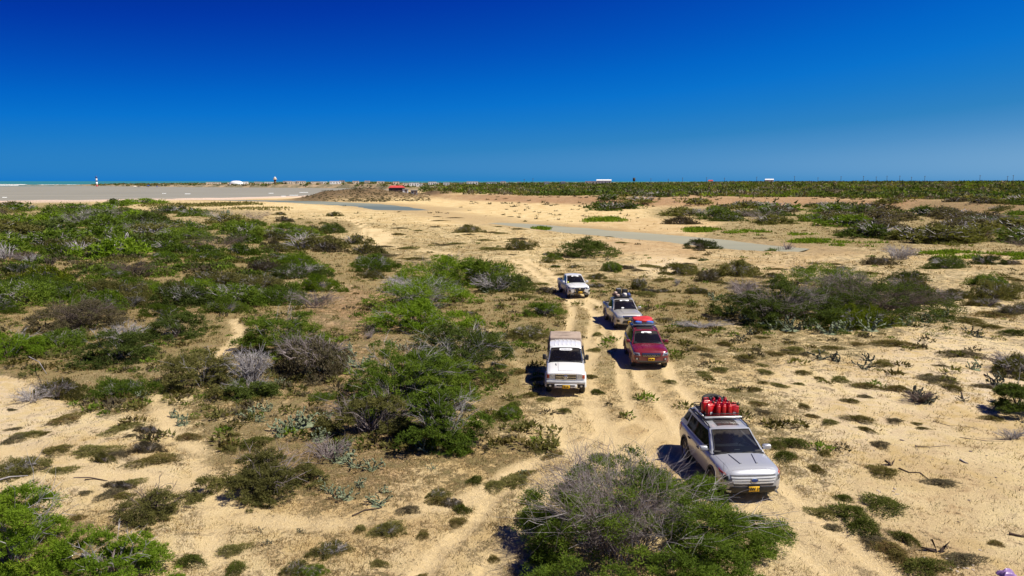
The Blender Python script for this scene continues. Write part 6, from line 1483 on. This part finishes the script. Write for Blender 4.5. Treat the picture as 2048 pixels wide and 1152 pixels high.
def cargo(v, name, x0, x1, y0, y1, z0, z1, mat, label, cat, bev=.05, tap=(.9, .9), yaw=0):
    me = boxm(name, -(x1 - x0) / 2, (x1 - x0) / 2, -(y1 - y0) / 2, (y1 - y0) / 2, 0, z1 - z0, mat, bev, 3, tap); o = link(name, me); o.location = w2(v, (x0 + x1) / 2, (y0 + y1) / 2, z0); o.rotation_euler[2] = v.root.rotation_euler.z + yaw; tag(o, label, cat); return o
def bundle(v, name, x0, x1, y0, y1, z0, z1, mat, label, cat, seed):
    import bmesh; bm = bmesh.new(); bmesh.ops.create_icosphere(bm, subdivisions=3, radius=1)
    for p in bm.verts:
        k = 1 + .22 * (float(vnoise(np.array([p.co.x * 2 + seed]), np.array([p.co.y * 2 + p.co.z * 1.7]), seed)[0]) - .5) * 2
        p.co = Vector([math.copysign(abs(c) ** .72, c) * k for c in p.co]); p.co = Vector((p.co.x * (x1 - x0) / 2, p.co.y * (y1 - y0) / 2, (max(p.co.z, -.8) + .8) * (z1 - z0) / 1.8))
    for f in bm.faces: f.smooth = True
    me = bpy.data.meshes.new(name); bm.to_mesh(me); bm.free(); me.materials.append(MAT[mat]); o = link(name, me); o.location = w2(v, (x0 + x1) / 2, (y0 + y1) / 2, z0); o.rotation_euler[2] = v.root.rotation_euler.z; tag(o, label, cat); return o
bundle(v, 'tarpaulin_bundle', -1.80, -.72, -.56, .56, 1.91, 2.17, 'bag_red', 'red tarpaulin covered load on the roof tray of the dark red suv', 'luggage', 4)
bundle(v, 'roll_bag', -.74, -.50, -.50, -.10, 1.91, 2.06, 'bag_blue', 'left one of two blue roll bags at the front of the red suv tray', 'bag', 5)
bundle(v, 'roll_bag', -.74, -.50, .12, .52, 1.91, 2.06, 'bag_blue', 'right one of two blue roll bags at the front of the red suv tray', 'bag', 6)

# ---- silver pickup with roof luggage, and the white pickup at the back
def pickup(name, pose, label, paintm, style):
    v = Veh(name, pose, label, 'pickup', paintm)
    v.body([(2.52, .58, .68, .62, .50, .66, .84, .86), (2.48, .80, .88, .80, .42, .68, .98, 1.02), (2.3, .88, .93, .85, .36, .72, 1.06, 1.11), (1.9, .90, .94, .87, .34, .76, 1.10, 1.17), (1.5, .90, .94, .87, .36, .78, 1.12, 1.20), (1.0, .90, .94, .87, .38, .78, 1.15, 1.21),
            (.6, .90, .94, .87, .38, .78, 1.16, 1.18), (-.4, .90, .94, .87, .38, .78, 1.16, 1.17), (-1.0, .90, .94, .88, .40, .78, 1.17, 1.18), (-1.9, .90, .94, .88, .44, .78, 1.18, 1.19), (-2.6, .90, .94, .88, .5, .8, 1.18, 1.19), (-2.68, .86, .91, .86, .55, .8, 1.15, 1.16)], (1.58, -1.5), .46, bed=(-2.58, -1.10, -.74, .74, .72, 1.5))
    v.cabin(1.18, .38, -1.02, -.80, .86, .68, 1.16, 1.74, cv=.11, crown=.05, side=((.54, .925, .1, .84), (.12, .51, .1, .84)), rw=(.75, .25, .85))
    v.patch('hood', [(1.16, -.76, 1.1), (1.16, .76, 1.1), (2.36, .66, 1.), (2.36, -.66, 1.)], (0, 0, -1), 'body', .010, .03, 10, 10)
    v.patch('hood_bulge', [(1.3, -.50, 1.1), (1.3, .50, 1.1), (2.3, .38, 1.), (2.3, -.38, 1.)], (0, 0, -1), 'body', .026, .04, 8, 8)
    if style == 'silver':
        v.patch('grille_surround', [(2.5, -.40, .72), (2.5, .40, .72), (2.5, .50, .98), (2.5, -.50, .98)], (-1, 0, 0), 'chrome', .012, .03, 8, 4)
        v.patch('grille', [(2.5, -.36, .75), (2.5, .36, .75), (2.5, .45, .95), (2.5, -.45, .95)], (-1, 0, 0), 'black_plastic', .02, .03, 8, 4)
        v.patch('lower_grille', [(2.5, -.52, .48), (2.5, .52, .48), (2.5, .44, .66), (2.5, -.44, .66)], (-1, 0, 0), 'black_plastic', .014, .03, 8, 4)
        v.patch('headlight', [(2.4, .50, .86), (2.2, .88, .90), (2.1, .90, 1.02), (2.4, .50, .99)], (-1, -.5, 0), 'lamp_lens', .014, .03, 6, 3, mirror=True)
        v.patch('fog_lamp_recess', [(2.4, .66, .56), (2.3, .86, .58), (2.3, .86, .74), (2.4, .66, .72)], (-1, -.4, 0), 'black_plastic', .012, .03, 3, 3, mirror=True)
        v.patch('bumper_lip', [(2.4, -.60, .40), (2.4, .60, .40), (2.4, .60, .46), (2.4, -.60, .46)], (-1, 0, 0), 'body', .05, .05, 8, 1)
        v.add('emblem', disc('emblem', (frontx(v, 0, .86) + .02, 0, .86), .10, 'chrome', ry=.075))
    else:
        v.patch('grille', [(2.5, -.36, .62), (2.5, .36, .62), (2.5, .44, .96), (2.5, -.44, .96)], (-1, 0, 0), 'black_plastic', .014, .03, 8, 4)
        for sg in (-1, 1): v.patch('grille_trim', [(2.5, sg * .33, .60), (2.5, sg * .39, .60), (2.5, sg * .50, .98), (2.5, sg * .43, .98)], (-1, 0, 0), 'chrome', .026, .03, 2, 4)
        v.patch('lower_bumper', [(2.5, -.84, .36), (2.5, .84, .36), (2.5, .44, .62), (2.5, -.44, .62)], (-1, 0, 0), 'black_plastic', .010, .04, 10, 4)
        v.patch('headlight', [(2.4, .46, .84), (2.2, .88, .88), (2.1, .90, 1.0), (2.4, .46, .98)], (-1, -.5, 0), 'lamp_dark', .014, .03, 6, 3, mirror=True)
        v.patch('headlight_inner', [(2.4, .58, .88), (2.2, .70, .88), (2.1, .70, .95), (2.4, .58, .95)], (-1, -.5, 0), 'lamp_lens', .022, .03, 3, 2, mirror=True)
        v.patch('fog_lamp_recess', [(2.4, .74, .56), (2.3, .84, .56), (2.3, .84, .78), (2.4, .74, .76)], (-1, -.4, 0), 'black_plastic', .016, .03, 2, 3, mirror=True)
        ex = frontx(v, 0, .88) + .02; e_ = v.add('emblem', disc('emblem', (ex, 0, .90), .09, 'chrome', ry=.085)); v.add('emblem_bar', disc('emblem_bar', (ex + .015, 0, .90), .10, 'chrome', ry=.02), e_)
        v.onglass('windshield_sticker', -.90, -.74, .06, .22, 'sticker_yellow', rounded=.9, label='small yellow sticker in the corner')
    v.plate(frontx(v, .0, .55) + .03, .56, None, .33, .16, .02 if style == 'silver' else .05)
    v.patch('front_door', [(-.02, 1, .50), (.95, 1, .50), (1.0, 1, 1.13), (-.02, 1, 1.13)], (0, -1, 0), 'body', .007, .02, 6, 5, mirror=True)
    v.patch('rear_door', [(-.98, 1, .62), (-.04, 1, .50), (-.04, 1, 1.13), (-.98, 1, 1.13)], (0, -1, 0), 'body', .007, .02, 6, 5, mirror=True)
    v.patch('side_step', [(-.95, 1, .38), (1.0, 1, .38), (1.0, 1, .43), (-.95, 1, .43)], (0, -1, 0), 'black_plastic', .05, .05, 6, 1, mirror=True)
    for x in (.05, -.85): v.patch('door_handle', [(x, 1, .98), (x + .18, 1, .98), (x + .18, 1, 1.01), (x, 1, 1.01)], (0, -1, 0), 'chrome', .04, .04, 3, 1, mirror=True)
    v.patch('bed_rail', [(-2.62, .87, 1.1), (-1.08, .87, 1.1), (-1.08, .77, 1.1), (-2.62, .77, 1.1)], (0, 0, -1), 'black_plastic', .02, .03, 4, 1, mirror=True)
    v.arches((1.58, -1.5), .46, .925, 'body', .06, .05); v.wheels((1.58, -1.5), .81, .39, .25, .23); v.mirrors(.80, 1.04, 1.15, 'body', (.14, .22, .19)); v.wipers()
    v.onglass('windshield_sticker', -.40, .50, .80, .93, 'sticker_white', rounded=.3, label='white strip sticker along the top')
    return v
v = pickup('silver_pickup', VEH[3], 'silver pickup with bags and black cases on its cab roof', 'paint_warm_silver', 'silver')
v.add('bed_cover', boxm('bed_cover', -2.55, -1.12, -.73, .73, 1.06, 1.10, 'cooler_grey', .01, 1), None, 'pale grey flat bed cover')
v.onglass('paper_on_dashboard', -.34, -.12, .12, .24, 'paper_white', .02, v.root, .9)
rk = v.add('roof_rack', boxm('roof_rack', -.72, .22, -.58, .58, 1.86, 1.88, 'black_plastic'))
for z in (1.92, 1.99): v.add('rack_tube', tube1('rack_tube', [(.24, -.60, z), (.24, .60, z), (-.76, .60, z), (-.76, -.60, z), (.24, -.60, z)], .014, 'black_plastic'), rk)
for x in (.1, -.6):
    for sg in (-1, 1): v.add('rack_post', tube1('rack_post', [(x, sg * .58, 1.74), (x, sg * .58, 1.99)], .013, 'black_plastic', 5), rk)
HIL = v
cargo(v, 'hard_case', -.72, -.36, -.34, .00, 1.89, 2.36, 'bag_black', 'left one of two tall black cases at the back of the silver pickup roof', 'case', .03, (1, 1))
cargo(v, 'hard_case', -.72, -.36, .10, .46, 1.89, 2.34, 'bag_black', 'right one of two tall black cases at the back of the silver pickup roof', 'case', .03, (1, 1))
bundle(v, 'duffel_bag', -.30, .08, .02, .34, 1.89, 2.16, 'bag_white', 'off white bundle in the middle of the silver pickup roof rack', 'bag', 11)
bundle(v, 'duffel_bag', -.32, .10, .34, .60, 1.89, 2.14, 'bag_navy', 'blue bag at the right of the silver pickup roof rack', 'bag', 12)
bundle(v, 'duffel_bag', -.20, .12, -.44, -.18, 1.89, 2.06, 'bag_pink', 'small pale pink bundle at the front left of the silver pickup roof rack', 'bag', 13)
bundle(v, 'duffel_bag', -.60, -.26, -.60, -.32, 1.89, 2.10, 'bag_brown', 'brown bag at the back left of the silver pickup roof rack', 'bag', 14)
bundle(v, 'duffel_bag', -.55, -.28, -.52, -.28, 2.06, 2.20, 'bag_pink', 'pale bundle on top of the brown bag on the silver pickup', 'bag', 15)
bundle(v, 'duffel_bag', -.30, .10, -.20, .04, 1.89, 2.10, 'bag_black', 'black bag between the pale bundles on the silver pickup', 'bag', 16)
cargo(v, 'lid_box', -.70, -.38, -.32, -.02, 2.365, 2.40, 'cooler_grey', 'grey lid on the left tall black case', 'lid', .01, (1, 1))
NAV = pickup('white_pickup', VEH[4], 'white pickup with an empty bed, rearmost of the five vehicles', 'paint_white_suvless', 'white')
# ================================================================ far buildings, towers and poles
simple('wall_white', (.80, .78, .74), .85, var=.12, scale=.4); simple('wall_cream', (.66, .56, .43), .9, var=.12, scale=.4); simple('wall_brown', (.16, .105, .075), .9, var=.2, scale=.8)
simple('roof_grey', (.42, .42, .42), .7, var=.15, scale=.4); simple('roof_red', (.50, .06, .05), .6, var=.2, scale=.7); simple('window_dark', (.03, .035, .04), .3); simple('roof_white', (.80, .80, .78), .6, var=.06, scale=.3); simple('stripe_red', (.35, .03, .03), .6); simple('stripe_blue', (.03, .06, .22), .6); simple('pole_wood', (.05, .045, .04), .9); simple('concrete', (.34, .31, .28), .9, var=.2, scale=.6)
def at_dist(px, d):
    b = (px - 1024) / FPX / CP; y = d / math.sqrt(1 + b * b); return np.array([y * b, y])
def house(px, w_px, h_m, d, label, wall='wall_white', roof='roof_grey', kind='flat', dep=9, name='house', nwin=4):
    c = at_dist(px, d); w = w_px * c[1] / FPX / 2; z = H1(*c); ang = -math.atan2(c[0], c[1]); e = empty(name, (c[0], c[1], z), ang); tag(e, label, 'building')
    link('wall', boxm('wall', -w, w, -dep / 2, dep / 2, -.6, h_m, wall), e)
    if kind == 'flat': link('roof', boxm('roof', -w - .2, w + .2, -dep / 2 - .2, dep / 2 + .2, h_m, h_m + .35, roof), e)
    else:
        hr = 1.5 if kind == 'gable' else 1.2; k = .0 if kind == 'gable' else .25 * w
        V = [(-w - .4, -dep / 2 - .5, h_m), (w + .4, -dep / 2 - .5, h_m), (w + .4, dep / 2 + .5, h_m), (-w - .4, dep / 2 + .5, h_m), (-w + k, 0, h_m + hr), (w - k, 0, h_m + hr)]
        link('roof', pymesh('roof', V, [(0, 1, 5, 4), (2, 3, 4, 5), (1, 2, 5), (3, 0, 4), (3, 2, 1, 0)], [MAT[roof]]), e)
    wm = boxm('window', -.5, .5, -dep / 2 - .06, -dep / 2 + .02, h_m * .35, h_m * .75, 'window_dark')
    for i in range(nwin): o = link('window', wm, e); o.location.x = -w + (i + .5) * 2 * w / nwin
    link('door', boxm('door', -.5 + w * .3, .5 + w * .3, -dep / 2 - .07, -dep / 2 + .02, 0, 2.0, 'wall_brown'), e)
    return e
hs_ = [(432, 14, 3, 1250, 'small cream house on the spit left of the white dome', 'wall_cream'), (545, 12, 2.6, 1260, 'tiny white house left of the town water tower', 'wall_white'), (590, 18, 3.2, 1270, 'long cream house right of the water tower', 'wall_cream'), (612, 16, 3.4, 1260, 'cream yellow house, second right of the water tower', 'wall_cream'), (528, 14, 2.4, 1280, 'low cream house between the dome and the water tower', 'wall_cream'),
       (648, 12, 2.4, 1270, 'low cream house above the lagoon cliff', 'wall_cream'), (678, 22, 3.2, 1260, 'long white building above the far lagoon shore', 'wall_white'), (740, 10, 2.6, 1250, 'small pale house behind the cliff scrub', 'wall_cream'), (832, 20, 4.2, 1150, 'white building with dark doorway above the headland', 'wall_white'), (868, 16, 4.6, 1180, 'taller white building right of the doorway one', 'wall_white'), (896, 12, 3.4, 1150, 'small white house left of centre horizon', 'wall_white'), (946, 22, 3.8, 1150, 'long low white building near the centre horizon', 'wall_white'), (984, 20, 3.2, 1120, 'low white building just left of the horizon centre', 'wall_white'),
       (1092, 10, 3.4, 1050, 'small white house on the horizon right of centre', 'wall_white'), (1124, 9, 3.2, 1050, 'tiny white house between the centre and the white hall', 'wall_white'), (1180, 26, 3.6, 1060, 'low cream building beside the long white hall', 'wall_cream'), (1038, 8, 3.2, 1080, 'tiny pale house at the horizon centre', 'wall_cream')]
def town_d(px, off): return float(np.interp(math.atan2((px - 1024) / FPX, CP), _far_b, _far_r)) + off if px < 800 else None
for px, w, h, d, lab, wl_ in hs_: house(px, w, h * 1.45, town_d(px, 75) or d, lab, wl_, 'roof_white' if 'long' in lab else 'roof_grey')
house(1204, 29, 6.6, 1080, 'long white roofed hall on the horizon right of centre', 'wall_white', 'roof_white', 'gable', 20)
house(1528, 16, 5.8, 1300, 'distant white roofed shed on the right horizon', 'wall_white', 'roof_white', 'gable', 12, nwin=2)
house(1413, 9, 4.8, 1300, 'distant hut with a red roof on the right horizon', 'wall_cream', 'roof_red', 'gable', 8, nwin=1)
house(798, 31, 2.3, 430, 'hut with a bright red sheet roof beside the lagoon', 'wall_brown', 'roof_red', 'hip', 6, nwin=3)
house(815, 11, 1.5, 422, 'small white walled hut in front of the red roofed hut', 'wall_white', 'concrete', nwin=1, dep=4)
house(832, 13, 2.0, 422, 'roofless concrete hut with openings right of the red roofed hut', 'concrete', 'concrete', nwin=2, dep=4)
house(765, 22, 1.1, 440, 'long low dark shed left of the red roofed hut', 'wall_brown', 'concrete', nwin=2, dep=4)
house(747, 7, 1.5, 440, 'tiny white hut at the left of the long low shed', 'wall_white', 'roof_white', nwin=1, dep=3)
# white dome on the spit
_r = random.Random(9); _o = ['first', 'second', 'third', 'fourth', 'fifth', 'sixth', 'seventh', 'eighth', 'ninth', 'tenth', 'eleventh', 'twelfth', 'thirteenth', 'fourteenth', 'fifteenth', 'sixteenth', 'seventeenth', 'eighteenth', 'nineteenth', 'twentieth', 'twenty-first', 'twenty-second']
for i in range(22):
    px = 448 + i * 26.5 + _r.uniform(-6, 6); w = _r.uniform(9, 18); h = _r.uniform(3.6, 5.6)
    house(px, w, h, (town_d(px, 130) or 1190) + _r.uniform(-10, 60), '%s small back row house from the left in the distant town' % _o[i], _r.choice(['wall_cream', 'wall_white', 'wall_white', 'concrete']), _r.choice(['roof_white', 'roof_grey', 'concrete']), nwin=2)
def dome(px, d, w_px, h, label):
    c = at_dist(px, d); w = w_px * c[1] / FPX / 2; e = empty('domed_hall', (c[0], c[1], H1(*c))); tag(e, label, 'building'); V, F = [], []
    for j in range(6):
        t = j / 5 * math.pi / 2
        for i in range(20): a = i * math.pi / 10; V.append((w * math.cos(t) ** .6 * math.cos(a), w * .6 * math.cos(t) ** .6 * math.sin(a), h * math.sin(t)))
    for j in range(5):
        for i in range(20): F.append((j * 20 + i, j * 20 + (i + 1) % 20, (j + 1) * 20 + (i + 1) % 20, (j + 1) * 20 + i))
    link('roof', pymesh('roof', V, F, [MAT['roof_white']], True), e); link('wall', boxm('wall', -w * .97, w * .97, -w * .55, w * .55, -.8, .8, 'wall_white'), e)
dome(484, town_d(484, 60), 27, 7.0, 'white low domed hall on the spit across the lagoon')
def tower(px, d, ytop, w_px, label, name, bands):
    c = at_dist(px, d); z0 = H1(*c); q = ray(px, ytop); h = CAM_H + q[2] * c[1] / q[1] - z0; w = w_px * c[1] / FPX / 2; e = empty(name, (c[0], c[1], z0)); tag(e, label, 'tower')
    for nm, a, b, r0, r1, m in bands:
        me = lathe(nm, [(0, a * h), (w * r0, a * h), (w * r1, b * h), (0, b * h)], m, 14); me.transform(Matrix.Identity(4)); V = [v.co.copy() for v in me.vertices]
        for v_, p in zip(me.vertices, V): v_.co = (p.x, p.z, p.y)
        link(nm, me, e)
tower(560, town_d(560, 50), 353.5, 8, 'tall brown town water tower with a white tank on top', 'water_tower', [('shaft', -.05, .62, .62, .55, 'wall_brown'), ('balcony', .62, .66, 1.0, 1.0, 'wall_cream'), ('tank', .66, .84, .75, .75, 'wall_cream'), ('cap', .84, 1.0, .6, .15, 'roof_white')])
tower(210.5, 1700, 352, 4.6, 'small striped lighthouse at the tip of the spit on the left', 'lighthouse', [('base', -.1, .22, .9, .85, 'stripe_red'), ('white_band', .22, .48, .75, .7, 'roof_white'), ('blue_band', .48, .58, .7, .7, 'stripe_blue'), ('white_band', .58, .8, .68, .66, 'roof_white'), ('lantern', .8, 1.0, .8, .5, 'stripe_blue')])
tower(1263, 1000, 355.5, 6, 'dark water tank on a thin stand on the horizon right of the white hall', 'tank_stand', [('stand', -.05, .55, .2, .2, 'pole_wood'), ('tank', .55, 1.0, .85, .85, 'pole_wood')])
# poles and masts on the horizon
def pole(px, d, h, label, cross=True):
    c = at_dist(px, d); e = empty('utility_pole', (c[0], c[1], H1(*c))); tag(e, label, 'pole', 'utility poles along the horizon'); k = c[1] / FPX * .35
    link('post', tube1('post', [(0, 0, -.5), (0, 0, h)], max(.14, k), 'pole_wood', 5), e)
    if cross: link('cross_arm', tube1('cross_arm', [(-1, 0, h - .6), (1, 0, h - .6)], .12, 'pole_wood', 4), e)
pp_ = [1048, 1065, 1296, 1330, 1358, 1405, 1440, 1503, 1577, 1623, 1668, 1712, 1737, 1758, 1783, 1806, 1832, 1940, 1994, 2005]
for i, px in enumerate(pp_):
    near = 'at the horizon centre' if px < 1100 else ('left of the distant red roofed hut' if px < 1410 else ('between the red hut and the white shed' if px < 1530 else ('right of the distant white shed' if px < 1700 else ('above the eroded bank' if px < 1850 else 'near the right edge'))))
    pole(px, 1000, 9.5 if i % 3 else 8.5, '%s thin pole on the horizon %s' % (['first', 'second', 'third', 'fourth', 'fifth', 'sixth'][sum(1 for q in pp_[:i] if (q < 1100) == (px < 1100) and (q < 1410) == (px < 1410) and (q < 1530) == (px < 1530) and (q < 1700) == (px < 1700) and (q < 1850) == (px < 1850))], near))
# umbrellas and shelters on the spit
def shelter(px, d, label, mat, hgt=4.5, w=3.0):
    c = at_dist(px, d); e = empty('beach_shelter', (c[0], c[1], H1(*c))); tag(e, label, 'shelter'); link('post', tube1('post', [(0, 0, -.3), (0, 0, hgt)], .3, 'pole_wood', 5), e)
    V = [(w * math.cos(i * math.pi / 4), w * math.sin(i * math.pi / 4), hgt * .7) for i in range(8)] + [(0, 0, hgt)]; link('canopy', pymesh('canopy', V, [(i, (i + 1) % 8, 8) for i in range(8)], [MAT[mat]]), e)
shelter(311, 1450, 'taller dark blue beach shelter on the spit', 'stripe_blue', 6.5, 3.2); shelter(328, 1440, 'small dark blue beach shelter right of the taller one', 'stripe_blue', 4.5, 2.4); shelter(285, 1440, 'pale thatched shelter on the spit left of the blue ones', 'wall_cream', 4.5, 3.5); shelter(292, 1450, 'dark thatched shelter beside the pale one on the spit', 'pole_wood', 4, 4)
# dark rocks and scrub along the far shore
rg = np.random.default_rng(77)
def shore_rocks(x0, x1, n, seed, name, label, mats):
    rg = np.random.default_rng(seed); px = rg.uniform(x0, x1, n); b = np.arctan2((px - 1024) / FPX, CP); fr = np.interp(b, _far_b, _far_r); sr = np.interp(b, _sea_b, _sea_r)
    r = fr + 12 + rg.uniform(0, 1, n) ** 1.6 * np.maximum(20, sr - fr - 90); X, Y = r * np.sin(b), r * np.cos(b); Z = height(X, Y, False)
    dens = fbm(X / 18, Y / 30, seed, 3) + rg.normal(0, .2, n) > -.15; X, Y, Z = X[dens], Y[dens], Z[dens]; m = len(X); s = rg.uniform(1.6, 5.0, m); t = 16
    i = np.repeat(np.arange(m), t); C = np.column_stack([X[i], Y[i], Z[i]]) + rg.normal(0, .5, (m * t, 3)) * s[i][:, None] * np.array([1.3, .8, .35]); C[:, 2] = np.maximum(C[:, 2], Z[i] - .3); D = rg.normal(size=(m * t, 3)); D[:, 2] = np.abs(D[:, 2]) * .6
    V, F = leaf_tris(C, D, 2.4, 2.0, rg); me = npmesh(name, V, F, [MAT[q] for q in mats], dict(v=np.repeat(rg.uniform(0, 1, m)[i], 3)), midx=rg.integers(0, len(mats), m)[i]); tag(link(name, me), label, 'scrub', kind='stuff')
shore_rocks(200, 1000, 2200, 78, 'far_shore_scrub', 'dark scrub and rocks on the low cliffs of the far lagoon shore', ['leaf_dark', 'leaf_brown', 'leaf_dark', 'leaf_olive'])
